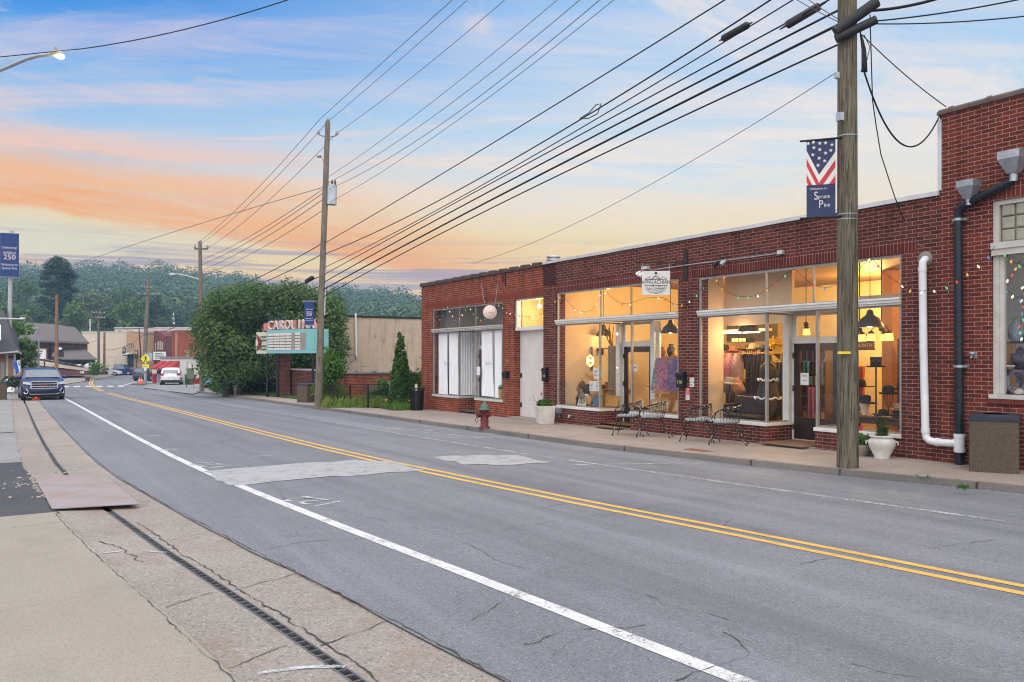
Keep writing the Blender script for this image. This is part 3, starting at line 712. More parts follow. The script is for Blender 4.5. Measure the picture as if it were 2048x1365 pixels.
def bay(root,yN,yF,rN,rF,zS,zB,zT,zH,name,muls,glass,trim,door_far=None,brick=None,door=True,dmat=None):
 """one shop front: two glazed bulkheads with a recessed door between; yN..yF the opening, rN..rF the recess"""
 D=.80;xb=XF+D
 x0,x1=XF+.02,XF+.07;wins=[]
 for far in(1,0):
  ya,yb_=(rF,yF)if far else(yN,rN);yr=rF if far else rN;sg=1 if far else-1
  bk=MB();bk.box(XF,XF+.22,ya,yb_,-.7,zS-.07)
  bk.box(XF+.219,xb,min(yr,yr+.2*sg)+.0005,max(yr,yr+.2*sg)-.0005,-.7,zS-.071);bk.build('bulkhead',brick,root)
  sl_=MB();sl_.box(XF-.035,XF+.24,ya-.015*far,yb_+.015*(1-far),zS-.07,zS);sl_.box(XF+.239,xb,min(yr-.015*sg,yr+.22*sg),max(yr-.015*sg,yr+.22*sg),zS-.069,zS-.001);sl_.build('sill',trim,root,bevel=.008)
  fr=MB();ym_=yr+.028*sg;yo=yF if far else yN;yo2=yo-.05*sg
  fr.box(x0,x1,ym_-.028,ym_+.028,zS,zB);fr.box(x0,x1,min(yo,yo2),max(yo,yo2),zS,zB)
  a_,b_=sorted((ym_+.026*sg,yo2+.002*sg))
  fr.box(x0+.004,x1-.004,a_,b_,zS,zS+.03);fr.box(x0+.004,x1-.004,a_,b_,zB-.03,zB)
  fr.box(x1-.003,xb-.13,ym_-.02,ym_+.02,zS,zS+.03);fr.box(x1-.003,xb-.13,ym_-.02,ym_+.02,zB-.03,zB)
  win=fr.build('shop_window',M_alu,root);g=MB()
  g.add([(XF+.045,yo2,zS+.02),(XF+.045,ym_,zS+.02),(XF+.045,ym_,zB-.02),(XF+.045,yo2,zB-.02),(xb-.12,ym_,zS+.02),(xb-.12,ym_,zB-.02)],[(0,1,2,3),(1,4,5,2)]);g.build('pane',glass,win)
  jb=MB();y1_=yr-.004*sg;y2_=yr+.15*sg;jb.box(xb-.13,xb+.05,min(y1_,y2_),max(y1_,y2_),zS+.001,zB-.001);y3_=yr+.2*sg;jb.box(xb,xb+.049,min(y2_-.002*sg,y3_),max(y2_-.002*sg,y3_),-.5,zB);jb.build('door_post',M_white_p,root)
 tb=MB();tb.box(XF-.03,XF+.12,yN,yF,zB+.0,zB+.035);tb.box(XF-.055,XF+.12,yN,yF,zB+.035,zB+.085);tb.box(XF-.075,XF+.12,yN,yF,zB+.085,zT)
 tb.build('transom_bar',trim,root,bevel=.006)
 tw=MB();tw.box(x0,x1,yF-.045,yF,zT,zH);tw.box(x0,x1,yN,yN+.045,zT,zH);tw.box(x0+.003,x1,yN+.045,yF-.045,zH-.05,zH)
 tw.box(x0+.003,x1,yN+.045,yF-.045,zT,zT+.02)
 for y in muls:tw.box(x0+.006,x1-.004,y-.018,y+.018,zT+.02,zH-.05)
 t=tw.build('transom_window',M_alu,root);g=MB();g.quad((XF+.045,yF-.03,zT+.01),(XF+.045,yN+.03,zT+.01),(XF+.045,yN+.03,zH-.03),(XF+.045,yF-.03,zH-.03));g.build('pane',glass,t)
 ce=MB();ce.box(XF+.12,xb+.05,rN-.02,rF+.02,zB+.02,zB+.06);ce.build('porch_ceiling',M_trim,root)
 if door:
  zf=swz((rN+rF)/2)+.06;ztop=E+.30
  hd=MB();hd.box(xb-.01,xb+.06,rN,rF,ztop,ztop+.13);hd.box(xb-.01,xb+.06,rN,rF,zB-.06,zB+.02)
  hd.box(xb-.008,xb+.06,rF-.10,rF,ztop+.13,zB-.06);hd.box(xb-.008,xb+.06,rN,rN+.10,ztop+.13,zB-.06)
  hd.box(xb-.012,xb+.06,rN,rN+.07,zf,ztop);hd.box(xb-.012,xb+.06,rF-.035,rF,zf,ztop);hd.box(xb-.02,xb+.06,rN,rF,zf-.3,zf)
  f=hd.build('door_frame',M_white_p,root)
  g=MB();g.quad((xb+.03,rF-.1,ztop+.13),(xb+.03,rN+.1,ztop+.13),(xb+.03,rN+.1,zB-.06),(xb+.03,rF-.1,zB-.06));g.build('pane',glass,f)
  d=MB();a,b=rN+.072,rF-.037;z0,z1=zf+.01,ztop-.005;st_=.13
  d.box(xb,xb+.045,a,a+st_,z0,z1);d.box(xb,xb+.045,b-st_,b,z0,z1);d.box(xb+.002,xb+.043,a+st_,b-st_,z1-.15,z1);d.box(xb+.002,xb+.043,a+st_,b-st_,z0,z0+.45)
  d.box(xb-.008,xb+.002,a+st_+.03,b-st_-.03,z0+.06,z0+.38)
  dd=d.build('door',dmat or M_dark,root,bevel=.004)
  g=MB();g.quad((xb+.02,b-st_,z0+.45),(xb+.02,a+st_,z0+.45),(xb+.02,a+st_,z1-.15),(xb+.02,b-st_,z1-.15));g.build('glass',glass,dd)
  for zz in(z0+.25,z0+1.05,z1-.25):
   h=MB();h.box(xb-.018,xb-.0,b-.02,b+.03,zz-.06,zz+.06);h.build('hinge',M_hing,dd)
  h=MB();h.tube([(xb,a+.06,z0+1.0),(xb-.05,a+.06,z0+1.0),(xb-.05,a+.16,z0+1.0)],.012,8);h.build('handle',M_hing,dd)
 return win
def room(root,yN,yF,X1,z0,z1,wallm,floorm,ceilm,X0=None):
 X0=X0 or XF+.3
 f=MB();f.quad((X0-.3,yN,z0),(X1,yN,z0),(X1,yF,z0),(X0-.3,yF,z0));f.build('shop_floor',floorm,root)
 wl_=MB();wl_.quad((X0,yF,z0-.4),(X1,yF,z0-.4),(X1,yF,z1),(X0,yF,z1));wl_.quad((X1,yN,z0),(X0,yN,z0),(X0,yN,z1),(X1,yN,z1));wl_.quad((X1,yF,z0),(X1,yN,z0),(X1,yN,z1),(X1,yF,z1))
 wl_.build('inner_wall',wallm,root)
 c=MB();c.quad((X0,yF,z1),(X1,yF,z1),(X1,yN,z1),(X0,yN,z1));c.build('shop_ceiling',ceilm,root)
def shellbox(root,y0,y1,X1,ztop,mat,front_skip=True):
 m=MB();x0=XF+.3
 m.quad((x0,y1,-.7),(X1,y1,-.7),(X1,y1,ztop),(x0,y1,ztop));m.quad((X1,y0,-.7),(x0,y0,-.7),(x0,y0,ztop),(X1,y0,ztop));m.quad((X1,y1,-.7),(X1,y0,-.7),(X1,y0,ztop),(X1,y1,ztop))
 return m
yb0,yb1=FY(1880),FY(1087)
b1N,b1F,b2N,b2F=FY(1357),FY(1113),FY(1803),FY(1397)
r1F,r1N,r2F,r2N=FY(1199),FY(1260),FY(1533),FY(1630)
B=thing('brick_shop',(XF,yb0,-.1),'long low maroon brick building holding the two lit shop fronts','shop building')
zH1,zH2=E+1.84,E+1.80
wm=MB();zP=E+2.70
wall_grid(wm,yb0,yb1,-.7,zP,[(b1N,b1F,-.8,zH1),(b2N,b2F,-.8,zH2)])
side=shellbox(B,yb0,yb1,26,zP,M_brB);wm.add(side.v,side.f,0)
for a,b,z in((FY(1834),FY(1357),zH2+.02),(FY(1385)+.2,FY(1098),zH1+.02)):
 a,b=(a,FY(1377))if z==zH2+.02 else(FY(1377)+.003,b)
 wm.quad((XF-.004,b,z),(XF-.004,a,z),(XF-.004,a,z+.21),(XF-.004,b,z+.21),1)
wm.build('wall',[M_brB,M_brBs],B)
rf=MB();rf.quad((XF+.3,yb0,zP-.35),(26,yb0,zP-.35),(26,yb1,zP-.35),(XF+.3,yb1,zP-.35));rf.build('roof',M_roof,B)
cp_=MB()
prev=None
for k in range(24):
 a=yb0+(yb1-.02-yb0)*k/24;b=yb0+(yb1-.02-yb0)*(k+1)/24
 j0=.018*mnoise.noise(Vector((a*.8,1,0)));j1=.018*mnoise.noise(Vector((b*.8,1,0)))
 cp_.hexa([(XF-.05,a,zP+j0),(XF+.33,a,zP+j0),(XF+.33,b,zP+j1),(XF-.05,b,zP+j1),(XF-.05,a,zP+.075+j0),(XF+.33,a,zP+.075+j0),(XF+.33,b,zP+.075+j1),(XF-.05,b,zP+.075+j1)])
cp_.build('coping',M_cap,B)
dk=MB();dk.box(XF-.012,XF+.2,FY(1111),yb1-.002,zH1+.23,zP-.001);dk.build('dark_pier',brickmat('sooty_brick',(.06,.018,.016),(.04,.014,.013),(.12,.07,.06)),B)
bay(B,b1N,b1F,r1N,r1F,E-1.34,E+.93,E+1.06,zH1,'one',(r1F,r1N),M_glass,M_white_p,brick=M_brB)
bay(B,b2N,b2F,r2N,r2F,E-1.335,E+.925,E+1.05,zH2,'two',(FY(1530),FY(1625)),M_glass,M_white_p,brick=M_brB)
zf1,zf2=swz(17)+.055,swz(11)+.055
room(B,b2N-.12,b1F+.12,20.5,zf2,E+2.15,M_cream,M_floorw,M_woodc)
so_=MB();so_.box(14.05,14.13,r2F+.1,b2F+.1,E+.74,E+2.15);so_.build('soffit',M_peach,B);so_=MB();so_.box(14.35,14.42,b2N-.1,r2N-.1,E+.98,E+1.22);so_.build('soffit',M_peach,B)
jw=MB();jw.box(13.46,14.62,b1F+.06,b1F+.118,zf1,E+2.14);jw.build('window_side_panel',M_peach,B);jw=MB();jw.box(13.46,14.0,b2F+.06,b2F+.13,zf2,E+2.14);jw.build('window_side_panel',M_peach,B)
for nm,(px,py,X)in{'a':(1107,516,13.6)}.items():
 p=onX(px,527,X)
 v=MB();v.tube([(X,p.y,zP-.3),(X,p.y,zP+.16)],.13,14);v.lathe([(.13,.16),(.20,.17),(.20,.22),(.15,.22),(.15,.25),(.21,.26),(.19,.31),(.04,.35),(0,.355)],(X,p.y,zP-.02),16)
 tag(v.build('roof_vent',pm('vent_metal',(.55,.54,.52),(.36,.34,.32),6,.35,.8),at=(X,p.y,zP)),'small round metal vent cap on the parapet above the dark brick pier','roof vent')
ya0,ya1=yb1+.004,FY(843)
A=thing('brick_shop',(XF,ya0,-.2),'orange red brick shop with white curtains and tiled parapet','shop building')
zPA=E+2.66;zHA=E+1.76
aN,aF,raN,raF=FY(1006),FY(865),FY(950),FY(917)
dN,dF=FY(1087)+.01,FY(1028)
wm=MB();wall_grid(wm,ya0,ya1,-.9,zPA,[(aN,aF,-1,zHA),(dN,dF,-1,zHA+.03)])
side=shellbox(A,ya0,ya1,26,zPA,M_brA);wm.add(side.v,side.f,0)
wm.quad((XF-.004,ya1-.25,zHA+.05),(XF-.004,ya0,zHA+.05),(XF-.004,ya0,zHA+.26),(XF-.004,ya1-.25,zHA+.26),1)
wm.build('wall',[M_brA,M_brAs],A)
rf=MB();rf.quad((XF+.3,ya0,zPA-.3),(26,ya0,zPA-.3),(26,ya1,zPA-.3),(XF+.3,ya1,zPA-.3));rf.build('roof',M_roof,A)
cp_=MB();cp_.box(XF-.05,XF+.33,ya0,ya1+.04,zPA,zPA+.05)
k=0;y=ya0+.3
while y<ya1:
 cp_.box(XF-.055,XF+.34,y,y+.05,zPA+.045,zPA+.075)
 cp_.prism([(XF-.07,y+.02,zPA+.05),(XF-.06,y+.02,zPA+.13),(XF+.15,y+.02,zPA+.155),(XF+.34,y+.02,zPA+.05)],(0,.20,0));y+=.64
cp_.build('coping',M_tile,A)
bay(A,aN,aF,raN,raF,E-1.335,E+.915,E+1.035,zHA,'three',(raF,raN),M_glassd,M_trim,brick=M_brA,door=True,dmat=M_dark)
room(A,aN-.4,aF+.3,15.4,swz(24)+.06,E+2.1,M_greywall,pm('grey_floor',(.14,.13,.12),None,3,.7),M_greywall)  # pale back wall put close behind the glass to catch window light
zt,zb_=zHA+.03,E+.93
dr=MB();dr.box(XF+.06,XF+.2,dF-.10,dF,zb_,zt);dr.box(XF+.06,XF+.2,dN,dN+.03,zb_,zt);dr.box(XF+.06,XF+.2,dN+.03,dF-.10,zt-.05,zt);dr.box(XF+.04,XF+.2,dN,dF-.02,zb_-.10,zb_)
fl_=dr.build('fanlight',M_white_p,A)
g=MB();g.quad((XF+.12,dF-.1,zb_),(XF+.12,dN+.03,zb_),(XF+.12,dN+.03,zt-.05),(XF+.12,dF-.1,zt-.05));g.build('pane',M_glass,fl_)
dr=MB();zs=swz(20)+.05
dr.box(XF+.22,XF+.27,dN+.01,dF-.01,zs,zb_-.10)
for a in(.33,.66):dr.box(XF+.213,XF+.221,dN+.01+(dF-dN)*a,dN+.03+(dF-dN)*a,zs,zb_-.11)
dd=dr.build('door',pm('chalky_white_door',(.60,.56,.53),(.50,.45,.42),2.5,.6,0,.1,30),A)
for zz in(zs+.35,zs+1.25,):
 h=MB();h.box(XF+.205,XF+.22,dF-.12,dF-.02,zz-.07,zz+.07);h.build('hinge',M_hing,dd)
st_=MB();st_.box(XF-.25,XF+.22,dN+.02,dF-.02,zs-.5,zs-.0);st_.build('step',M_walk,A,bevel=.01)
lb_=MB();lb_.box(XF+.5,16,dN-.05,dF+.2,zb_-.12,zb_-.08);lb_.quad((16,dF+.2,zb_-.1),(16,dN-.05,zb_-.1),(16,dN-.05,zt+.3),(16,dF+.2,zt+.3));lb_.quad((XF+.4,dF+.21,zb_-.1),(16,dF+.21,zb_-.1),(16,dF+.21,zt+.3),(XF+.4,dF+.21,zt+.3));lb_.quad((16,dN-.06,zb_-.1),(XF+.4,dN-.06,zb_-.1),(XF+.4,dN-.06,zt+.3),(16,dN-.06,zt+.3));lb_.quad((XF+.3,dF+.2,zt+.3),(16,dF+.2,zt+.3),(16,dN-.06,zt+.3),(XF+.3,dN-.06,zt+.3))
lb_.build('stair_lobby',pm('yellow_cream_plaster',(.75,.60,.32),None,2,.8),A)
bm_=MB();pb=onX(1079,613,13.72);bm_.ball(pb,.055);bm_.tube([pb+Vector((0,0,.04)),pb+Vector((0,0,.4))],.008,6)
tag(bm_.build('ceiling_bulb',emis('bulb_glow',(1,.82,.5),30),at=pb),'bare glowing bulb behind the fanlight over the white door','bulb')
lamp('bulb_light',pb+Vector((.0,.0,-.12)),45,(1,.70,.34),.06)
C=thing('brick_shop',(XF,0,0),'taller red brick building with glass block window at the right edge','shop building')
yc1=yb0-.004;zPC=E+4.03;yc0=-9
cF,cN=FY(1985),1.5;zCt,zCs=E+2.46,E-.57
wm=MB();wall_grid(wm,yc0,yc1,-.5,zPC,[(cN,cF,zCs,zCt)],X=XF-.012)
side=shellbox(C,yc0,yc1,26,zPC,M_brC);wm.add(side.v,side.f,0)
wm.quad((XF-.017,cF+.1,zCt+.02),(XF-.017,cN,zCt+.02),(XF-.017,cN,zCt+.25),(XF-.017,cF+.1,zCt+.25),1)
for k in range(int((cF+.06-cN)/.205)):wm.box(XF-.05,XF+.02,cF+.06-(k+1)*.205+.006,cF+.06-k*.205,zCs-.15,zCs-.07,2)
wm.build('wall',[M_brC,M_brCs,pm('sill_brick',(.16,.035,.028),(.10,.025,.02),12,.85)],C)
cp_=MB();cp_.box(XF-.045,XF+.34,yc0,yc1+.035,zPC,zPC+.05);cp_.tube([(XF+.04,yc0,zPC+.045),(XF+.04,yc1+.03,zPC+.045)],.06,10)
for y in frange(yc0,yc1-.2,.62):cp_.tube([(XF+.04,y,zPC+.045),(XF+.04,y+.06,zPC+.045)],.075,10)
cp_.build('coping',pm('stained_terracotta',(.16,.115,.095),(.09,.065,.055),4,.7),C)
et=MB();et.box(XF-.03,XF+.35,yc1-.035,yc1+.03,zP+.078,zPC-.08);et.build('edge_flashing',M_cap,C)
w_=MB();w_.box(XF+.02,XF+.10,cF-.09,cF,zCs,zCt);w_.box(XF+.035,XF+.10,cF-.16,cF-.09,zCs,E+1.60);w_.box(XF+.02,XF+.1,cN,cF-.09,zCt-.07,zCt)
w_.box(XF-.04,XF+.12,cN,cF-.0,E+1.60,E+1.70);w_.box(XF-.06,XF+.12,cN,cF-.0,E+1.70,E+1.80);w_.box(XF-.06,XF+.1,cN,cF+.03,zCs-.07,zCs)
win=w_.build('shop_window',M_trim,C)
g=MB();g.quad((XF+.07,cF-.16,zCs),(XF+.07,cN,zCs),(XF+.07,cN,E+1.6),(XF+.07,cF-.16,E+1.6));g.build('pane',M_glass,win)
gb=MB();y=cF-.10
while y>cN+.2:
 z=E+1.815
 while z<zCt-.22:
  gb.box(XF+.05,XF+.13,y-.20,y-.012,z,z+.185);z+=.198
 y-=.212
gb.build('glass_block',pm('old_glass_block',(.34,.32,.25),(.24,.23,.18),7,.12,0,.2,20),win,bevel=.02)
gj=MB();gj.quad((XF+.09,cF-.09,E+1.80),(XF+.09,cN,E+1.80),(XF+.09,cN,zCt-.07),(XF+.09,cF-.09,zCt-.07));gj.build('block_grout',pm('grout',(.30,.26,.18),None,5,.9),win)
room(C,.5,yc1-.25,17,E-1.5,E+2.3,pm('pale_grey_wall',(.52,.52,.50),None,2,.8),M_floorw,M_greywall)
ws=MB();ws.box(XF+.3,14.0,1.5,yc1-.3,zCs-.06,zCs-.02);ws.build('window_shelf',M_dark,C)
M_pvc=pm('white_pvc',(.72,.72,.72),(.60,.60,.59),3,.35)
M_downs=pm('black_downspout',(.010,.013,.022),(.018,.019,.024),4,.28,.0,0,None,.3)
M_galv=pm('galvanised_steel',(.42,.44,.47),(.26,.27,.29),5,.45,.6)
M_cush=pm('grey_cushion',(.30,.31,.33),(.24,.25,.27),9,.85)
M_red=pm('faded_red_paint',(.135,.020,.021),(.075,.013,.014),5,.5,0,.15,30)
M_green=pm('faded_green_paint',(.05,.12,.085),(.10,.15,.10),5,.5)
M_stone=pm('weathered_white_stone',(.60,.57,.52),(.38,.35,.31),3.5,.85,0,.3,25)
M_leafg=leafmat('geranium_leaf',(.04,.11,.018),(.10,.22,.04),None,4)
M_leafs=leafmat('shrub_leaf',(.035,.075,.025),(.08,.13,.045),(.16,.13,.05),4)
M_petal=pm('red_petal',(.62,.02,.03),(.42,.012,.02),9,.6)
M_agg=surf_mat('brown_aggregate',(.098,.072,.048),(.072,.054,.036),(.125,.092,.06),spk=(.34,.25,.15),spk_amt=.55,vscale=75,warm=(.07,.052,.038),bump=.9)
M_ink=pm('black_lettering',(.02,.02,.022),None,9,.6)
M_paper=pm('white_paper',(.70,.69,.66),(.62,.61,.58),6,.8)
def chair_parts(t):
 fr=MB()
 a=[(.24*math.cos(w),.24*math.sin(w),.43)for w in frange(0,2*math.pi,.3)][:-1]
 fr.tube(a,.011,6,closed=True)
 top=[]
 for k in range(21):
  w=R(-128)+R(256)*k/20;z=.66+.15*(1-abs(k-10)/10)**.8;rr=.27+.05*(z-.66)/.15
  top.append((-rr*math.cos(w),rr*math.sin(w)*1.0,z))
 s0=[(.20,-.19,.43),(.24,-.24,.52),(.20,-.25,.62)];fr.tube(s0+top+[(x,-y,z)for x,y,z in s0[::-1]],.012,6)
 top2=[(x*.98,y*.98,z-.055)for x,y,z in top[3:-3]];fr.tube(top2,.006,5)
 fr.build('back_frame',M_iron,t)
 sp=MB()
 for k in range(2,19):
  p=Vector(top[k]);q=Vector((p.x*.86,p.y*.86,.435));m_=p.lerp(q,.5)+Vector((p.x,p.y,0))*.10
  sp.tube([p,p.lerp(q,.25)+Vector((p.x,p.y,0))*.05,m_,q],.0045,4)
 sp.build('back_spindles',M_iron,t)
 st=MB();st.lathe([(.0,.435),(.225,.435),(.24,.445),(.24,.47),(.225,.485),(0,.49)],n=22);st.build('seat_cushion',M_cush,t)
 for sx,sy in((1,1),(1,-1),(-1,1),(-1,-1)):
  l=MB();b=.30 if sx>0 else .44
  l.tube([(.17*sx,.16*sy,.43),((.17+(b-.17)*.35)*sx,.17*sy,.25),(b*sx,.2*sy,.02)],.011,6);l.lathe([(.02,0),(.02,.012),(.012,.03)],(b*sx,.2*sy,0),8);l.build('leg',M_iron,t)
M_iron=pm('chipped_black_iron',(.018,.017,.016),(.028,.025,.022),14,.45,.5)
nt=M_iron.node_tree;pr=[n for n in nt.nodes if n.type=='BSDF_PRINCIPLED'][0]
tcw=N(nt,'ShaderNodeTexCoord').outputs['Object'];chip=mapr(nt,noise(nt,tcw,26,3,.6),.57,.63)
old=pr.inputs['Base Color'].links[0].from_socket;nt.links.new(mixc(nt,chip,old,(.55,.53,.48)),pr.inputs['Base Color'])
ch_lab=['black iron chair farthest left, below the dark open shop door','black iron chair under the easel painting window, second from left','black iron chair in front of the brick pier with the mailbox','black iron chair below the window with the black sofa']
proto=None
for i,((px,py),rz)in enumerate(zip(((1255,871),(1303,874),(1393,883),(1450,889)),(R(122),R(128),R(118),R(128)))):
 p=gpw(px,py)
 p.x=min(p.x,XF-.5)
 if proto is None:
  proto=thing('garden_chair',(0,0,0),ch_lab[0],'chair','wrought iron chairs outside the shops',local=True);chair_parts(proto);c=proto
 else:c=copy_tree(proto)
 c['label']=ch_lab[i];c.location=(p.x,p.y,swz(p.y));c.rotation_euler=(0,0,rz)
p=gpw(969,857);hy=thing('fire_hydrant',(p.x,p.y,swz(p.y)),'faded red fire hydrant with green cap at the kerb','fire hydrant',local=True)
b=MB();b.lathe([(.15,0),(.15,.03),(.105,.045),(.105,.42),(.12,.44),(.12,.47)],n=20)
b.build('barrel',M_red,hy)
d=MB();d.lathe([(.12,.47),(.155,.475),(.155,.50),(.11,.515),(.108,.56),(.085,.61),(.05,.64),(.03,.655),(.03,.70),(0,.702)],n=20);d.build('bonnet',M_green,hy)
for dx,dy,rr,ln in((-1,.25,.068,.2),(.3,-1,.05,.18),(-.2,1,.05,.18)):
 v=Vector((dx,dy,0)).normalized();n_=MB();q=Vector((0,0,.36));n_.tube([q+v*.09,q+v*(ln-.045)],rr,12);n_.tube([q+v*(ln-.045),q+v*ln],rr*1.2,8);n_.tube([q+v*ln,q+v*(ln+.03)],.02,6);n_.build('hose_nozzle',M_red,hy)
cn=MB();cn.tube([(-.15,.12,.33),(-.2,.13,.2),(-.17,.12,.13),(-.13,.08,.22)],.008,5);cn.build('chain',M_black,hy)
p=gpw(1090,848);pl_=thing('stone_planter',(p.x,p.y,swz(p.y)),'square white stone planter beside the white door','planter',local=True)
b=MB();A_=.25;B_=.21;Mx=Matrix.Rotation(R(-22),4,'Z')
for(r0,z0,r1,z1)in((B_,0,A_,.5),):
 lo=[(-r0,-r0,z0),(r0,-r0,z0),(r0,r0,z0),(-r0,r0,z0)];hi=[(x*r1/r0,y*r1/r0,z1)for x,y,_ in lo];ii=[(x*.82,y*.82,z1)for x,y,_ in hi];dd_=[(x*.78,y*.78,z1-.06)for x,y,_ in hi]
 V=[Mx@Vector(q)for q in lo+hi+ii+dd_]
 b.add(V,[(0,3,2,1)]+[(i,(i+1)%4,4+(i+1)%4,4+i)for i in range(4)]+[(4+i,4+(i+1)%4,8+(i+1)%4,8+i)for i in range(4)]+[(8+i,8+(i+1)%4,12+(i+1)%4,12+i)for i in range(4)]);b.add(V[12:],[(0,1,2,3)],1)
b.build('pot',[M_stone,M_soil],pl_,bevel=.012)
gq=thing('geranium',(p.x,p.y,swz(p.y)+.45),'low green geranium with one red bloom in the square stone planter','plant',local=True)
cc,nn=shell([(0,0,.08,.17),(-.1,.05,.1,.12),(.1,-.05,.1,.12)],420);leaf_obj('foliage',cc,nn,.06,M_leafg,gq,asp=.9)
s_=MB();s_.tube([(0,0,0),(-.05,.06,.28),(-.06,.08,.36)],.005,5);s_.tube([(-.05,.05,.05),(-.22,.2,.2),(-.24,.24,.34)],.006,5);s_.tube([(-.22,.2,.2),(-.34,.3,.21)],.005,5);s_.build('stems',pm('brown_stem',(.12,.09,.05),None,9,.8),gq)
f_=MB()
for k in range(9):f_.ball((-.06+random.uniform(-.02,.02),.08+random.uniform(-.02,.02),.38+random.uniform(-.02,.02)),.016,0,6,4)
f_.build('flower',M_petal,gq)
p=gpw(1764,917);p.x=min(p.x,XF-.22);U=thing('stone_urn',(p.x,p.y,swz(p.y)),'large bulbous white urn with a rolled rim beside the utility pole','planter',local=True)
b=MB();b.lathe([(.13,0),(.135,.02),(.12,.03),(.20,.18),(.225,.26),(.215,.31),(.18,.345),(.175,.355),(.20,.37),(.205,.39),(.19,.40),(.165,.385),(.16,.33)],n=26);b.lathe([(0,.335),(.162,.335)],n=26,mat=1);b.build('pot',[M_stone,M_soil],U)
for s in(-1,1):
 h=MB();h.tube([(s*.12,s*-.18,.30),(s*.13,s*-.215,.28),(s*.135,s*-.21,.24)],.014,6);h.build('handle',M_stone,U)
cz=thing('rosemary_bush',(p.x,p.y,swz(p.y)+.34),'small upright wispy shrub growing in the white urn','plant',local=True)
cl=[(random.uniform(-.07,.07),random.uniform(-.07,.07),.05+.3*k/14,.075*(1.2-k/20))for k in range(15)]
cc,nn=shell(cl,1500,.1);nn=nn*.5+np.array([0,0,1.2]);leaf_obj('foliage',cc,RNG.normal(size=cc.shape)*np.array([1,1,.2]),.055,M_leafs,cz,asp=.18)
s_=MB()
for k in range(9):s_.tube([(0,0,0),(random.uniform(-.04,.04),random.uniform(-.04,.04),.15),(random.uniform(-.1,.1),random.uniform(-.1,.1),.36)],.004,4)
s_.build('stems',pm('brown_stem',(.12,.09,.05)),cz)
p2=gpw(1722,912);p2.x=XF-.27;U=thing('stone_bowl',(p2.x,p2.y,swz(p2.y)),'low grey brown bowl planter half hidden by the utility pole','planter',local=True)
b=MB();b.lathe([(.09,0),(.10,.02),(.16,.09),(.18,.17),(.19,.19),(.175,.195),(.16,.17)],n=22);b.lathe([(0,.165),(.165,.165)],n=22,mat=1);b.build('pot',[pm('brown_glazed_stone',(.34,.29,.24),(.20,.16,.13),4,.5),M_soil],U)
gq=thing('geranium',(p2.x,p2.y,swz(p2.y)+.17),'bushy geranium with a red bloom in the low bowl','plant',local=True)
cc,nn=shell([(0,0,.07,.15),(.06,-.1,.09,.12),(-.05,.06,.14,.1)],500);leaf_obj('foliage',cc,nn,.055,M_leafg,gq,asp=.9)
f_=MB();f_.tube([(0,0,.05),(-.02,.02,.3)],.004,4,1)
for k in range(10):f_.ball((-.02+random.uniform(-.025,.025),.02+random.uniform(-.025,.025),.32+random.uniform(-.02,.02)),.018,0,6,4)
f_.build('flower',[M_petal,pm('green_stem',(.06,.12,.03))],gq)
def bin_(px,py,w_,h_,rot,lab,zf,D=None,grp=None):
 p=gp(px,py,zf)if D is None else onD(px,py,D);t=thing('concrete_bin',(p.x,p.y,zf(p.x,p.y)),lab,'litter bin',grp,local=True)
 M=Matrix.Rotation(rot,4,'Z')@Matrix.Translation((w_/2,-w_/2,0))
 b=MB();b.box(-w_/2,w_/2,-w_/2,w_/2,-.03,h_-.09,0,M);b.build('body',M_agg,t,bevel=.012)
 l=MB();l.box(-w_/2-.012,w_/2+.012,-w_/2-.012,w_/2+.012,h_-.092,h_-.03,0,M)
 q=w_/2+.012;V=[(-q,-q,h_-.03),(q,-q,h_-.03),(q,q,h_-.03),(-q,q,h_-.03),(-q*.8,-q*.8,h_),(q*.8,-q*.8,h_),(q*.8,q*.8,h_),(-q*.8,q*.8,h_)]
 l.add(V,[(i,(i+1)%4,4+(i+1)%4,4+i)for i in range(4)]+[(4,5,6,7)],0,False,M);l.build('lid',pm('blue_black_lid',(.016,.02,.032),(.035,.04,.055),4,.4),t)
 o=MB();o.lathe([(0,h_+.004),(.17,h_+.004)],n=20,M=M);o.build('opening',M_black,t)
bin_(2038,940,.64,.86,R(115),'brown aggregate litter bin beside the black downspout at the right edge',lambda x,y:swz(y),11.9)
bin_(614,806,.72,.85,R(110),'brown aggregate litter bin on the grass under the marquee sign',lambda x,y:swz(y))
bin_(14,800,.62,.95,R(180),'rusty brown bin at the left edge beside the parked blue SUV',lambda x,y:lz(x,y))
p=gpw(834,821);t=thing('trash_can',(p.x,p.y,swz(p.y)),'ribbed black metal trash can at the far corner of the orange brick shop','trash can',local=True)
b=MB();b.lathe([(.20,0),(.24,.72),(.235,.72)],n=24);b.build('liner',M_black,t)
b=MB()
for k in range(26):
 w_=2*math.pi*k/26;b.tube([(.215*math.cos(w_),.215*math.sin(w_),.02),(.255*math.cos(w_),.255*math.sin(w_),.74),(.30*math.cos(w_),.30*math.sin(w_),.80)],.012,4)
b.build('slats',M_black,t)
b=MB();b.tube([(.3*math.cos(w_),.3*math.sin(w_),.80)for w_ in frange(0,6.28,.3)][:-1],.02,6,closed=True);b.build('rim',M_black,t)
M_mat=pm('brown_doormat',(.20,.115,.065),(.14,.08,.045),30,.95,0,.4,120)
for nm,a,b_,x0,lab in(('a',r1N+.1,r1F-.1,XF-.35,'brown doormat on the step of the shop with the easel painting'),('b',r2N+.05,r2F-.05,XF-.3,'brown doormat on the step of the hat shop door')):
 m=MB();m.box(x0,XF+.7,a,b_,swz(a)+.035,swz(a)+.05);tag(m.build('doormat',M_mat,at=(x0,a,swz(a)+.035),bevel=.006),lab,'doormat','doormats')
 s_=MB();s_.box(XF-.12,XF+.78,a-.09,b_+.09,-.6,swz(a)+.03);s_.build('porch_slab',M_walk,B)
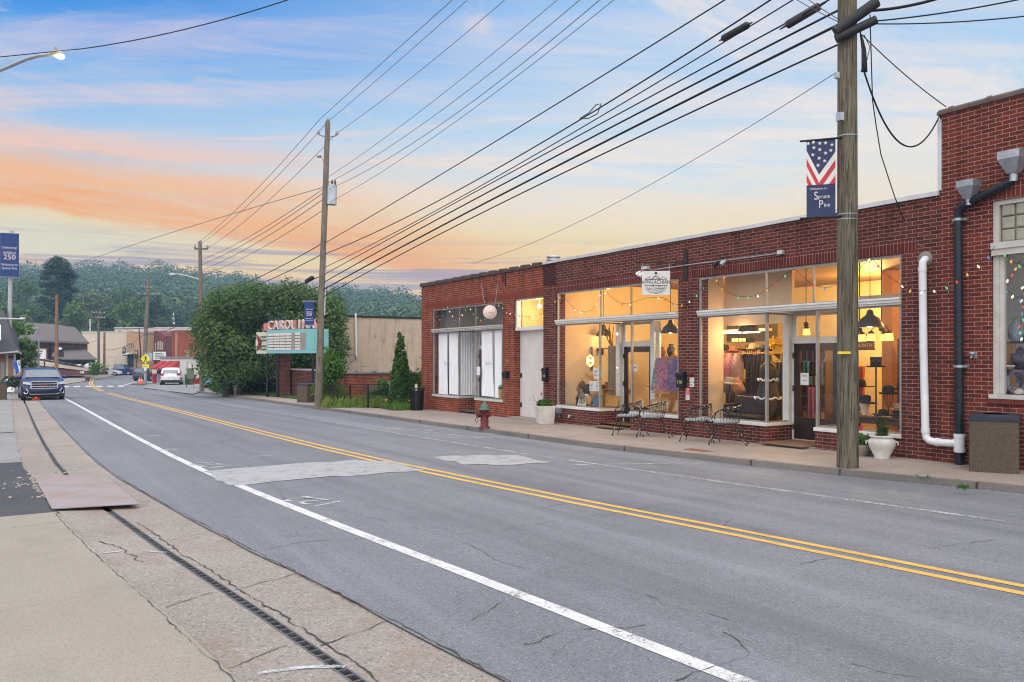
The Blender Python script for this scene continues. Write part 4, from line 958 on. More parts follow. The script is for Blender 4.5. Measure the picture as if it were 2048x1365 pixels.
p=gpw(1395,901);m=MB();m.box(p.x-.12,p.x+.12,p.y-.30,p.y+.26,swz(p.y)-.01,swz(p.y)+.006)
tag(m.build('utility_cover',pm('rusted_cover',(.22,.085,.055),(.15,.06,.04),8,.8),at=p),'rusty rectangular utility cover in the pavement before the chairs','cover')
for(px,py,k)in((1930,976,60),(1850,958,25),(975,845,30)):
 q=gpw(px,py);cc=np.array([q.x,q.y,swz(q.y)])+RNG.normal(size=(k,3))*np.array([.025,.05,.012])+np.array([0,0,.015])
 tag(leaf_obj('weed',cc,RNG.normal(size=(k,3))*np.array([1,1,.1]),.07,M_leafg,asp=.14,at=q),{1930:'tuft of grass in the kerb joint below the litter bin',1850:'tiny weed in the pavement crack left of the kerb grass tuft',975:'small weed at the foot of the fire hydrant'}[px],'weed')
def wallpt(x,y,off):return onX(x,y,XF-off)
pv=MB();r_=.062
pts=[wallpt(1852,520,-.05),wallpt(1850,519,.08),wallpt(1846,524,.11),wallpt(1845,535,.11),wallpt(1847,700,.11),wallpt(1851,866,.11),wallpt(1853,876,.11),wallpt(1860,882,.11),wallpt(1872,884.5,.11),wallpt(1912,888,.11)]
t=thing('drain_pipe',pts[4],'white plastic drain pipe elbowing along the wall to the downspout','pipe')
pv.tube(pts,r_,14);pv.build('pipe',M_pvc,t)
for k,(i,d)in enumerate(((3,Vector((0,0,-1))),(5,Vector((0,0,1))),(8,Vector((0,-1,0))))):
 q=MB();q.tube([pts[i],pts[i]+d*.07],r_*1.13,14);q.build('collar',M_pvc,t)
q=MB();w0=wallpt(1850,519,.004)
q.lathe([(0,0),(.14,0),(.12,.02),(.07,.03)],M=Matrix.Translation(w0)@Matrix.Rotation(R(-90),4,'Y'),n=15);q.build('cement_patch',pm('grey_cement',(.26,.22,.2),None,8,.9),t)
pts=[wallpt(2028,345,.12),wallpt(2026,358,.12),wallpt(2018,366,.12),wallpt(1945,403,.12),wallpt(1925,413,.12),wallpt(1917,424,.12),wallpt(1916,438,.12),wallpt(1917,600,.12),wallpt(1919,868,.12)]
t=thing('downspout',pts[6],'black round downspout with an elbow running down between the windows','downspout')
q=MB();q.tube(pts,.066,14);q.build('pipe',M_downs,t)
for x,y in((1916,440),(1918,733)):
 q=MB();c0=wallpt(x,y,.12);q.tube([c0-Vector((0,0,.02)),c0+Vector((0,0,.02))],.074,14);q.box(c0.x+.03,XF,c0.y-.11,c0.y+.11,c0.z-.02,c0.z+.02);q.build('strap',M_galv,t)
q=MB();c0=wallpt(1919,868,.12);q.tube([c0,c0-Vector((0,0,.06))],.085,16);q.tube([c0-Vector((0,0,.06)),c0-Vector((0,0,.30))],.078,16);q.tube([c0-Vector((0,0,.24)),c0-Vector((0,0,.29))],.086,16);q.tube([c0+Vector((0,0,-.17)),c0+Vector((0,.1,-.15))],.07,12);q.build('drain_tee',M_pvc,t)
q=MB();q.tube([c0-Vector((0,0,.3)),(c0.x,c0.y,swz(c0.y)-.02)],.07,14);q.build('drain_stub',M_downs,t)
def head_(x,y,s,lab):
 c0=wallpt(x,y,.14);t=MB();a=.16*s
 V=[(-a,-a,0),(a,-a,0),(a,a,0),(-a,a,0)];lo=[(q[0]*.42,q[1]*.42,-.34*s)for q in V];md=[(q[0],q[1],-.12*s)for q in V]
 W=[Vector(v)+c0 for v in lo+md+V+[(q[0]*.85,q[1]*.85,0)for q in V]+[(q[0]*.85,q[1]*.85,-.1)for q in V]]
 t.add(W,[(0,3,2,1)]+[(4*j+i,4*j+(i+1)%4,4*j+4+(i+1)%4,4*j+4+i)for j in range(4)for i in range(4)]+[(16,17,18,19)])
 t.box(c0.x-.05,XF,c0.y-.07,c0.y+.07,c0.z-.3*s,c0.z-.22*s);t.tube([c0+Vector((0,0,-.34*s)),c0+Vector((0,0,-.46*s))],.06*s,10)
 tag(t.build('rain_hopper',M_galv,at=c0),lab,'rain hopper','galvanised rain hoppers')
head_(2027,303,1.0,'galvanised rain hopper on top of the black downspout');head_(1938,362,.85,'galvanised rain hopper on the wall left of the bent downspout')
q=MB();c0=wallpt(1952,711,.0);q.box(c0.x-.03,c0.x+.02,c0.y-.03,c0.y+.03,c0.z-.05,c0.z+.05);q.tube([c0,c0+Vector((-.08,.02,0))],.02,8);q.lathe([(.01,-.02),(.045,-.015),(.045,.015),(.01,.02)],c0+Vector((-.08,.02,.03)),10);q.tube([c0+Vector((-.08,.02,0)),c0+Vector((-.12,.02,-.05))],.014,8)
tag(q.build('wall_tap',M_galv,at=c0),'small grey wall tap beside the black downspout','tap')
q=MB();c0=wallpt(1121,821,.0);q.box(c0.x-.10,c0.x+.01,c0.y-.08,c0.y+.08,c0.z-.09,c0.z+.07);q.tube([c0+Vector((-.05,0,-.09)),c0+Vector((-.05,0,-.2))],.02,8)
tag(q.build('meter_box',M_galv,at=c0,bevel=.01),'grey electrical box on the brick right of the square planter','meter box')
q=MB();c0=wallpt(1145,832,.0);q.tube([c0+Vector((.05,0,0)),c0+Vector((-.12,0,-.01))],.022,8);q.tube([c0+Vector((-.10,.0,.03)),c0+Vector((-.14,0,-.05))],.03,8)
tag(q.build('pipe_stub',M_galv,at=c0),'short grey pipe stub sticking out of the brick below the framed prints','pipe')
M_mail=pm('black_mailbox',(.012,.012,.013),(.02,.02,.02),6,.35,.2)
M_gold=pm('pale_gold_digits',(.65,.55,.28),None,9,.4,.3)
def mailbox(x,y,w_,h_,lab,digits=None):
 c0=wallpt(x,y,0);t=thing('mailbox',c0,lab,'mailbox')
 b=MB();b.box(c0.x-.11,c0.x-.001,c0.y-w_/2,c0.y+w_/2,c0.z-h_/2,c0.z+h_/2-.05);b.hexa([(c0.x-.11,c0.y-w_/2,c0.z+h_/2-.05),(c0.x-.001,c0.y-w_/2,c0.z+h_/2-.05),(c0.x-.001,c0.y+w_/2,c0.z+h_/2-.05),(c0.x-.11,c0.y+w_/2,c0.z+h_/2-.05),(c0.x-.09,c0.y-w_/2,c0.z+h_/2-.02),(c0.x-.001,c0.y-w_/2,c0.z+h_/2+.02),(c0.x-.001,c0.y+w_/2,c0.z+h_/2+.02),(c0.x-.09,c0.y+w_/2,c0.z+h_/2-.02)])
 b.build('box',M_mail,t,bevel=.008)
 l=MB();l.box(c0.x-.125,c0.x-.10,c0.y-w_/2-.006,c0.y+w_/2+.006,c0.z+h_/2-.10,c0.z+h_/2-.035);l.build('flap',M_mail,t,bevel=.004)
 if digits:
  d=MB();d.text(digits,.115,on_wall((c0.x-.11,c0.y,c0.z-.05)));d.build('house_number',M_gold,t)
mailbox(1014.5,750,.27,.21,'black wall mailbox left of the white door')
mailbox(1093,749,.20,.40,'tall black mailbox numbered 114 right of the white door','114')
mailbox(1366,760,.24,.36,'black mailbox numbered 116 on the pier between the shops','116')
def plate(x,y,w_,h_,mat,lines,lab,cat='sign',name='notice',inkm=None,off=.006):
 c0=wallpt(x,y,0);t=thing(name,c0,lab,cat);b=MB();b.box(c0.x-off,c0.x-.001,c0.y-w_/2,c0.y+w_/2,c0.z-h_/2,c0.z+h_/2);b.build('plate',mat,t)
 d=MB()
 for txt,sz,dy in lines:d.text(txt,sz,on_wall((c0.x-off,c0.y,c0.z+dy),.002),ext=.0008)
 d.build('lettering',inkm or M_ink,t);return t
plate(1384,765,.135,.21,M_paper,[('ALL',.05,.06),('KNOCK',.045,.0),('BELL',.05,-.06)],'white notice on the pier right of the 116 mailbox')
plate(1375.5,783,.12,.16,pm('pink_red_notice',(.62,.10,.14),(.5,.08,.11),5,.6),[('PLEASE',.036,.045),('NO',.04,0),('SMOKING',.03,-.045)],'red notice below the 116 mailbox',inkm=M_paper)
plate(1375.5,795,.12,.12,M_paper,[('THANK',.032,.03),('YOU',.04,-.02)],'white and red sticker below the red notice',inkm=pm('red_lettering',(.5,.03,.05)))
q=MB();c0=wallpt(1383,748,0);q.lathe([(.055,0),(.06,.03),(.03,.06)],M=Matrix.Translation(c0)@Matrix.Rotation(R(-90),4,'Y'),n=14);tag(q.build('alarm_bell',pm('dark_red_bell',(.16,.02,.02),None,9,.4),at=c0),'small dark red bell above the white notice on the pier','bell')
plate(1014.5,722,.17,.11,pm('worn_bronze_plate',(.25,.15,.08),(.15,.09,.05),9,.6),[('112',.08,0)],'worn bronze number plate on the brick above the small mailbox','number plate','number_plate',inkm=pm('tan_digits',(.45,.33,.2)))
c0=wallpt(1321,565,.52);hang_y=wallpt(1372,535,0)
t=thing('hanging_sign',c0,'square white hat company sign hanging from an iron bracket','sign')
bx,by,bz=XF,hang_y.y,hang_y.z
dirS=Vector((-.62,.78,0));cs=Vector((XF,by,bz))
bar0=Vector((XF-.02,by,FZ(1372,526)));bar1=onX(1272,525,XF-.85)
br=MB();br.box(XF-.035,XF-.001,by-.055,by+.055,FZ(1372,560),FZ(1372,500));br.tube([bar0,bar1],.016,8);br.tube([bar1+Vector((0,0,-.03)),bar1+Vector((0,0,.04))],.018,6);br.build('bracket',pm('rusty_bracket',(.055,.04,.035),(.03,.025,.022),9,.7,.3),t)
dS=(bar1-bar0).normalized();dS.z=0;dS.normalize()
def along(px):
 lo,hi=-.2,1.2
 for _ in range(50):
  m_=(lo+hi)/2;q=bar0.lerp(bar1,m_);Zc=q.x*sA+q.y*cA;Xc=q.x*cA-q.y*sA
  if CX+F*Xc/Zc>px:lo=m_
  else:hi=m_
 return bar0.lerp(bar1,(lo+hi)/2)
pR,pL=along(1338.5),along(1285.5);ZL=pL.x*sA+pL.y*cA
zt_,zb2=E+(HY-543)*ZL/F,E+(HY-591)*ZL/F
for q in(pR,pL):
 chn=MB();chn.tube([q,Vector((q.x,q.y,zt_))],.007,5);chn.build('chain',M_galv,t)
ax=(pR-pL);ax.z=0;wS=ax.length;ax.normalize();nS=Vector((0,0,1)).cross(ax)
if nS.x>0:nS=-nS
pn=MB();a_,b_=pL-ax*.02,pR+ax*.02
V=[Vector((q.x,q.y,z))for z in(zb2,zt_)for q in(a_,b_)]
pn.prism([V[0],V[1],V[3],V[2]],-nS*.03);pn.build('panel',M_white_p,t,bevel=.004)
mid=(pL+pR)/2;Mt=lambda z:frame(Vector((mid.x,mid.y,z))+nS*.003,ax,(0,0,1))
ink=MB();hS=zt_-zb2;zc_=(zt_+zb2)/2
ink.text('APPALACHIAN',hS*.235,Mt(zc_+hS*.03),sx=.78*wS/.62,ext=.001);ink.text('HAT COMPANY',hS*.10,Mt(zc_-hS*.235),sx=.95,ext=.001)
def ipoly(pts):ink.poly([Mt(zc_)@Vector((x*wS,y*hS,0))for x,y in pts])
def iline(pts,w_=.012):
 for(x0,y0),(x1,y1)in zip(pts,pts[1:]):
  d=Vector((x1-x0,y1-y0));L_=d.length;n_=Vector((-d.y,d.x))/L_*w_;ipoly([(x0-n_.x,y0-n_.y),(x1-n_.x,y1-n_.y),(x1+n_.x,y1+n_.y),(x0+n_.x,y0+n_.y)])
iline([(-.42,.15),(.42,.15)]);iline([(-.44,-.10),(.44,-.10)])
iline([(-.40,.17),(-.28,.26),(-.16,.16),(-.1,.22),(0,.34),(.1,.22),(.16,.16),(.28,.26),(.40,.17)],.009);iline([(-.14,.17),(-.02,.28),(.06,.2),(.14,.17)],.008)
iline([(.34*math.cos(w_),-.12-.27*math.sin(w_))for w_ in frange(0,math.pi,.26)],.008);iline([(.27*math.cos(w_),-.12-.19*math.sin(w_))for w_ in frange(.2,math.pi-.2,.26)],.007);iline([(.40*math.cos(w_),-.12-.31*math.sin(w_))for w_ in frange(0.1,math.pi-.1,.26)],.007)
ipoly([(-.07,.38),(.07,.38),(.07,.40),(-.07,.40)]);ipoly([(-.04,.40),(.04,.40),(.035,.46),(-.035,.46)])
for s in(-1,1):iline([(s*.2,-.14),(s*.12,-.17),(s*.08,-.13),(s*.13,-.11)],.008);iline([(s*.02,-.16),(s*.05,-.2),(s*.02,-.22)],.008)
ink.build('lettering',M_ink,t)
t=thing('wall_conduit',wallpt(1450,520,.05),'thin grey conduit with twin flood lamps under the parapet','conduit')
q=MB();q.tube([wallpt(1302,541,.30),wallpt(1310,540,.06),wallpt(1385,529,.05),wallpt(1460,520,.05),wallpt(1560,507,.05)],.013,6);q.build('pipe',M_galv,t)
q=MB();c0=wallpt(1562,505,.04);q.box(c0.x-.05,c0.x+.03,c0.y-.06,c0.y+.06,c0.z-.04,c0.z+.04);q.build('junction_box',M_cap,t);q=MB();c0=wallpt(1291,536,.34);q.box(c0.x-.05,c0.x+.05,c0.y-.10,c0.y+.10,c0.z-.035,c0.z+.035);q.build('junction_box',M_cap,t)
for x,y,o_,mt in((1436,524,.12,M_black),(1452,521,.12,M_galv),(1282,543,.36,M_cap),(1288,545,.36,M_cap)):
 q=MB();c0=wallpt(x,y,o_);d=Vector((-.35,.55,-.55)).normalized();q.tube([c0,c0+d*.09,c0+d*.13],[.03,.055,.06],10);q.tube([c0,c0+Vector((.1,0,.01))],.015,6);q.build('flood_lamp',mt,t)
c0=wallpt(980,625,.45);t=thing('hanging_sign',c0,'round blush pink sign hanging on two chains','sign')
Mr=frame(c0,(.80,-.60,0),(0,0,1));q=MB();q.lathe([(0,-.015),(.215,-.015),(.22,0),(.215,.015),(0,.015)],M=Mr,n=28);q.build('panel',pm('blush_panel',(.74,.56,.47),(.68,.50,.42),3,.6),t)
q=MB();q.text('cosmetics',.05,Mr@Matrix.Translation((.03,0,.017)),ext=.0008);q.build('lettering',pm('brown_ink',(.22,.14,.1)),t)
for x0,x1 in((968,962),(990,995)):
 q=MB();a=onX(x0+1,607,XF-.45);b=wallpt(x1,567,.12);q.tube([a,b],.006,4);q.build('chain',M_galv,t)
q=MB();a=wallpt(1011,560,.01);q.box(XF-.02,XF,a.y-.012,a.y+.012,a.z-.22,a.z+.28)
for x in(991,1008,962,948):
 a=wallpt(x,563-(x-948)*.06,.02);q.tube([a+Vector((0,.03,.14)),a+Vector((-.07,.02,.10)),a+Vector((-.05,.0,0)),a+Vector((-.08,-.03,-.05)),a+Vector((-.03,-.06,-.07))],.012,6)
q.build('bracket',M_black,t)
bulbm=[emis('bulb_'+n,c,s)for n,c,s in(('warm',(1,.85,.55),1.6),('green',(.25,.85,.35),.8),('red',(.95,.10,.06),.9),('amber',(1,.5,.08),1.0),('blue',(.12,.42,.8),.7),('white',(.95,.95,.9),1.3))]
M_wire=pm('green_black_wire',(.012,.016,.012),None,9,.6)
bulb_proto={}
def garland(pts,off,lab,step=.26,sag=.0,X=None):
 P3=[onX(x,y,(X or XF)-off)for x,y in pts];t=thing('string_lights',P3[0],lab,'string lights','strings of coloured bulbs')
 path=[]
 for i in range(len(P3)-1):
  for k in range(7):path.append(cat(P3,i,k/7))
 path.append(P3[-1]);q=MB();q.tube(path,.0045,4);q.build('wire',M_wire,t)
 acc=.1;i_=random.randrange(6)
 for a,b in zip(path,path[1:]):
  l_=(b-a).length
  while acc<l_:
   p=a.lerp(b,acc/l_);kx=random.choice((0,1,2,3,4,5,1,3,2))
   if kx not in bulb_proto:
    m=MB();m.lathe([(.008,0),(.008,-.012),(.017,-.026),(.016,-.042),(.006,-.06),(0,-.062)],n=8,smooth=True)
    o=m.build('bulb',bulbm[kx]);o.parent=t;bulb_proto[kx]=o.data
   else:
    o=bpy.data.objects.new('bulb',bulb_proto[kx]);COL.objects.link(o);o.parent=t
   o.location=p-ORG[t.name];o.rotation_euler=(random.uniform(-.6,.6),random.uniform(-.6,.6),random.random()*6);acc+=step
  acc-=l_
garland([(878,642),(887,628),(893,612),(906,633),(914,640),(925,628),(936,610),(946,625),(962,640),(975,632),(988,610),(1002,612),(1012,624),(1030,628),(1050,634),(1070,632),(1086,627)],.05,'string of small bulbs across the curtained shop window and fanlight')
garland([(1108,606),(1122,594),(1135,603),(1148,617),(1165,624),(1180,622),(1192,610),(1200,588),(1212,585),(1225,596),(1240,606),(1255,608),(1268,604),(1285,598),(1300,596),(1326,596),(1345,607),(1358,610)],.05,'string of small bulbs over the window with the lit open sign')
garland([(1358,610),(1374,606),(1392,592),(1400,580),(1409,572),(1420,555),(1428,552),(1436,566),(1446,578),(1465,590),(1490,594),(1515,590),(1535,578),(1555,562),(1575,546),(1588,540),(1600,548),(1615,562),(1632,572),(1655,575),(1672,570),(1690,560)],.05,'string of small bulbs over the hat shop window left of the pole')
garland([(1715,540),(1735,522),(1744,518),(1758,534),(1775,552),(1795,565),(1812,576),(1836,582),(1860,581),(1885,576),(1908,564),(1932,548),(1955,530),(1975,512),(1990,493)],.18,'string of larger bulbs looping from the hat shop window past the pipes',.2)
garland([(2000,500),(2022,520),(2040,530),(2060,532)],.03,'string of bulbs along the transom of the glass block window',.14)
garland([(2040,523),(2022,552),(2008,570),(2020,586),(2045,600)],-.14,'loop of large bulbs hanging inside the right edge window',.11)
garland([(2050,560),(2045,600),(2046,630),(2040,655),(2043,672),(2052,690)],-.18,'blue and white bulbs hanging lower inside the right edge window',.10)
def banner(o,ax,w_,h_,name,lab,kind,rods=True,slack=.0):
 """o: top inner corner; ax: direction the banner runs away from its pole"""
 t=thing(name,o,lab,'banner');ax=Vector(ax).normalized();n_=Vector((0,0,1)).cross(ax)
 vw=Vector((0,0,E))-Vector(o);vw.z=0
 if n_.dot(vw)<0:n_=-n_
 rightward=ax if ax.dot(Vector((cA,-sA,0)))>0 else-ax
 lft=Vector(o)if rightward==ax else Vector(o)+ax*w_
 def pt(u,v,off=0):return lft+rightward*(u*w_)+Vector((0,0,-v*h_))+n_*(off+.004*math.sin(u*5+v*3))
 b=MB();nu,nv=8,16
 def patchq(fn,mi,off):
  pass
 for i in range(nu):
  for j in range(nv):
   q=[pt(i/nu,j/nv),pt(i/nu,(j+1)/nv),pt((i+1)/nu,(j+1)/nv),pt((i+1)/nu,j/nv)];b.add(q,[(0,1,2,3)],0,True)
 def shape(poly,mi,off=.006):b.poly([pt(u,v,off+.004)for u,v in poly],mi)
 def txt(s,u,v,sz,sx=1.,mi=1):
  M=frame(pt(u,v,.014),rightward,(0,0,1));b.text(s,sz*h_,M,mi,ext=.0006,sx=sx)
 if kind=='flag':
  nc=14
  for side in(0,1):
   f=(lambda u:.13+.74*u)if side==0 else(lambda u:.17+.50*(1-u))
   for i in range(nc):
    ua,ub=(.46*i/nc,.46*(i+1)/nc)if side==0 else(.42+.58*i/nc,.42+.58*(i+1)/nc)
    for k in range(5):
     q=[(ua,f(ua)+.1*k),(ub,f(ub)+.1*k),(ub,f(ub)+.1*(k+1)),(ua,f(ua)+.1*(k+1))]
     q=[(u,min(v,.58))for u,v in q]
     if max(v for _,v in q)-min(v for _,v in q[:2])>.004 and q[0][1]<.579:shape(q,1 if k%2==0 else 2,.004+.002*side)
  for(u,v)in((.06,.04),(.24,.03),(.46,.05),(.66,.05),(.88,.08),(.26,.10),(.46,.13),(.66,.18),(.22,.19),(.44,.24),(.63,.28),(.40,.33),(.84,.15)):
   r0=.062*w_*1.25;b.poly([pt(u,v,.012)+rightward*(rr*math.sin(w_2))+Vector((0,0,rr*math.cos(w_2)))for w_2,rr in[(2*math.pi*k/10,r0 if k%2==0 else r0*.42)for k in range(10)]][::-1],1)
  txt('Welcome to',.40,.63,.042,.95);txt('S',.33,.725,.15,.75);txt('pruce',.60,.735,.075,.82);txt('P',.50,.835,.14,.8);txt('ine',.71,.845,.075,.85)
 else:
  txt('Celebrating!',.5,.33,.075,.82);txt('AMERICA',.5,.45,.075,.85);txt('250',.5,.55,.16,1.05);txt('250',.52,.548,.155,1.02,2)if False else None
  shape([(.3,.49),(.72,.49),(.72,.497),(.3,.497)],2,.006);shape([(.28,.61),(.7,.61),(.7,.616),(.28,.616)],2,.006)
  txt('Welcome to',.5,.72,.075,.85);txt('Spruce Pine',.5,.80,.075,.85)
 navy=pm('navy_banner',(.022,.03,.075),(.03,.04,.10),3,.6)if kind=='flag' else pm('blue_banner',(.022,.045,.17),(.016,.035,.13),2,.6)
 b.build('cloth',[navy,M_white_p,pm('banner_red',(.50,.045,.05),(.42,.03,.04),4,.6)],t)
 for v in(0,1):
  r=MB();r.tube([Vector(o)-ax*.10+Vector((0,0,-v*h_)),Vector(o)+ax*(w_+.10)+Vector((0,0,-v*h_))],.016,8);r.build('rod',M_black if kind=='flag' else M_galv,t)
 return t
def polemat(name,a,b,c,vs_=1.):
 m=bpy.data.materials.new(name);nt,_,L=nodes_of(m);tc=N(nt,'ShaderNodeTexCoord').outputs['Object']
 mp=N(nt,'ShaderNodeMapping');mp.inputs['Scale'].default_value=(8,8,.55*vs_);L.new(tc,mp.inputs[0])
 f=noise(nt,mp.outputs[0],1.6,7,.7,1.2);mp2=N(nt,'ShaderNodeMapping');mp2.inputs['Scale'].default_value=(22,22,.9);L.new(tc,mp2.inputs[0])
 g=noise(nt,mp2.outputs[0],2.,5,.7,.6)
 col=mixc(nt,mapr(nt,f,.42,.56),a,b);col=mixc(nt,mapr(nt,g,.52,.60),col,c)
 col=mixc(nt,mapr(nt,noise(nt,tc,1.1,4),.5,.7,0,.6),col,tuple(x*1.15 for x in b))
 finish(nt,col,.85,0,math_(nt,'ADD',f,g),.8,.02);return m
M_pole=polemat('weathered_green_pole',(.175,.152,.105),(.10,.087,.057),(.03,.025,.017))
M_pole2=polemat('grey_brown_pole',(.14,.115,.085),(.20,.165,.125),(.06,.05,.04))
M_pole3=polemat('rusty_brown_pole',(.20,.105,.055),(.26,.15,.09),(.09,.05,.03))
M_cable=pm('black_cable',(.012,.012,.014),None,9,.5);M_gcable=pm('grey_cable',(.10,.10,.11),None,9,.5)
def pole(px,py,zf,px_top,z_top,r0,r1,lab,mat,D=None):
 b=gp(px,py,zf)if D is None else onD(px,HY,D)
 if D is not None:b.z=zf(b.x,b.y)
 Zt=b.x*sA+b.y*cA;tp=onD(px_top,HY,Zt);tp.z=z_top
 t=thing('utility_pole',b,lab,'utility pole');m=MB()
 ks=12;m.tube([b.lerp(tp,k/ks)+Vector((0,0,-.3 if k==0 else 0))for k in range(ks+1)],[r0+(r1-r0)*k/ks for k in range(ks+1)],18);m.build('shaft',mat,t)
 return t,b,tp
swzf=lambda x,y:swz(y)
P1,b1,t1_=pole(1695.5,935.5,swzf,1693.5,12.8,.165,.125,'massive weathered wooden pole in front of the hat shop',M_pole)
Z1=b1.x*sA+b1.y*cA
def p1(y,dx=0,dX=0.):q=onD(1694+dx,y,Z1+dX);return q
P2,b2,t2_=pole(636,814,swzf,655.5,E+(HY-248)*32.6/F,.15,.10,'leaning wooden pole with a grey transformer beside the marquee',M_pole2)
Z2=b2.x*sA+b2.y*cA
def p2(y,dx=0):xx=636+(655.5-636)*(814-y)/(814-248);return onD(xx+dx,y,Z2)
P3,b3,t3_=pole(404,783,swzf,400,E+(HY-488)*55/F,.155,.11,'wooden pole with a street light arm left of the big round tree',M_pole2)
Z3=b3.x*sA+b3.y*cA
def p3(y,dx=0):return onD(402+dx,y,Z3)
q=MB();a=p1(70,0,-.2);q.tube([p1(78,-22,-.15),p1(40,58,-.28)],.07,12);q.tube([p1(64,-24,-.16),p1(4,60,-.3)],.085,12);q.build('splice_case',pm('black_rubber',(.018,.018,.02),(.03,.03,.03),9,.6),P1)
q=MB()
for k in range(7):q.tube([p1(62+3*k,26+k,-.1),p1(100,30+k*1.2,-.12),p1(128+random.randint(-6,18),30+k*1.5,-.12),p1(145,28+k*2,-.1)],.009,5)
q.tube([p1(70,34,-.1),p1(95,46,-.1),p1(120,40,-.1),p1(140,32,-.1)],.006,5);q.build('cable_bundle',M_cable,P1)
q=MB();c0=p1(235,-14,-.17);q.box(c0.x-.04,c0.x+.04,c0.y-.05,c0.y+.05,c0.z-.06,c0.z+.07);q.build('junction_box',M_galv,P1,bevel=.006);q=MB();c0=p1(150,-20,-.12);q.box(c0.x-.03,c0.x+.03,c0.y-.03,c0.y+.03,c0.z-.06,c0.z+.04);q.build('junction_box',M_galv,P1,bevel=.006)
q=MB()
for y in(275,431,441):c0=p1(y);q.tube([c0,c0+Vector((0,0,.012))],.162,18,cap=False)
q.build('steel_band',M_galv,P1)
q=MB();c0=p1(706,-6,-.172);M_=frame(c0,(cA,-sA,0),(0,0,1));q.box(-.10,.10,-.02,.02,-.005,.012,0,M_);q.build('yellow_tag',pm('yellow_tag_plastic',(.75,.55,.04),None,9,.5),P1)
q=MB();q.box(-.012,.012,-.33,.33,-.01,.02,0,frame(p1(333,-16,-.15),(cA,-sA,0),(0,0,1)));q.build('rusty_bracket',pm('rust_red',(.10,.04,.03),None,9,.8),P1)
a=p1(277,-22);axb=Vector((-.80,.30,0)).normalized()
bo=onD(1671,277,Z1-.05);far_=onD(1613,272,Z1+.10);axb=far_-bo;axb.z=0
banner(bo,axb,axb.length,160*Z1/F*.975,'flag_banner','banner with stars and stripes and a welcome on the near pole','flag')
bo=onD(628,603,Z2);fb=onD(609,603,Z2+.05);banner(bo,fb-bo,(fb-bo).length,48*Z2/F,'town_banner','small blue celebration banner on the leaning pole above the marquee','blue')
q=MB();c0=p2(408,15);q.tube([p2(410,13.5),p2(373,13.5)],.19,18);q.lathe([(.2,0),(.2,.03),(.05,.07)],p2(373,13.5),16);q.build('transformer',pm('transformer_grey',(.45,.48,.52),(.36,.38,.42),3,.45,.3),P2)
for dx,y0,y1_ in((4,372,362),(13,371,361),(19,371,364)):
 q=MB();q.lathe([(.035,0),(.06,.05),(.03,.08),(.055,.12),(.02,.2),(0,.24)],p2(y0,dx),10);q.build('bushing',pm('brown_porcelain',(.10,.07,.06),None,9,.2),P2)
q=MB();q.tube([p2(269,-18),p2(275,0),p2(271,19)],.035,8);q.build('crossarm',M_galv,P2)
M_porc=pm('grey_porcelain',(.30,.31,.33),None,9,.2)
for dx,y in((-18,268),(19,270),(0,243)):q=MB();q.lathe([(.05,0),(.08,.04),(.04,.08),(.05,.14),(0,.16)],p2(y,dx),10);q.build('insulator',M_porc,P2)
for y in(375,385,398,420,485,508):q=MB();q.lathe([(.04,-.04),(.06,0),(.04,.05)],p2(y,-4),8);q.build('insulator',M_porc,P2)
q=MB();q.tube([p2(430,4),p2(630,6.5)],.035,8);q.build('riser_pipe',M_cap,P2)
q=MB();q.tube([p2(330,-4),p2(318,-8),p2(311,-12)],.02,6);q.lathe([(.02,.05),(.10,0),(.09,-.06),(0,-.08)],p2(312,-15),12);q.build('yard_lamp',M_galv,P2)
q=MB();q.tube([p3(498,-13),p3(498,14)],.06,6);q.build('crossarm',M_pole2,P3)
for dx,y in((-12,496),(13,496),(0,487)):q=MB();q.lathe([(.06,0),(.09,.06),(.04,.12),(.05,.2),(0,.22)],p3(y,dx),8);q.build('insulator',M_porc,P3)
q=MB();q.tube([p3(561,0),p3(553,-25),p3(549,-45),p3(549,-52)],.05,8);q.lathe([(.06,-.14),(.15,-.1),(.16,.06),(.08,.12),(0,.13)],p3(550,-56),12,sx=1.6);q.build('street_light',M_galv,P3)
def pix(q):Z=q.x*sA+q.y*cA;return CX+F*(q.x*cA-q.y*sA)/Z,HY-F*(q.z-E)/Z,Z
def span(a,b,r,lab,mat=None,sag=None,thru=None,n=26,cat_='cable',name='overhead_cable',grp='overhead lines',extra=None):
 """a,b ends; thru: pixel the span passes through (sets the sag)"""
 a=Vector(a);b=Vector(b)
 if thru:
  lo,hi=0.,1.;xa,xb=pix(a)[0],pix(b)[0]
  for _ in range(50):
   m_=(lo+hi)/2;x=pix(a.lerp(b,m_))[0]
   if(x<thru[0])==(xa<xb):lo=m_
   else:hi=m_
  tt=(lo+hi)/2;q=a.lerp(b,tt);Z=q.x*sA+q.y*cA;zt=E+(HY-thru[1])*Z/F
  sag=(q.z-zt)/(4*tt*(1-tt))if 0.02<tt<.98 else .2
  sag=max(min(sag,2.5),-.3)
 pts=[]
 for k in range(n+1):
  t=k/n;q=a.lerp(b,t);q.z-=4*sag*t*(1-t);pts.append(q)
 m=MB();m.tube(pts,r*.85,6,cap=False)
 o=m.build(name,mat or M_cable,at=a);tag(o,lab,cat_,grp);return o,pts
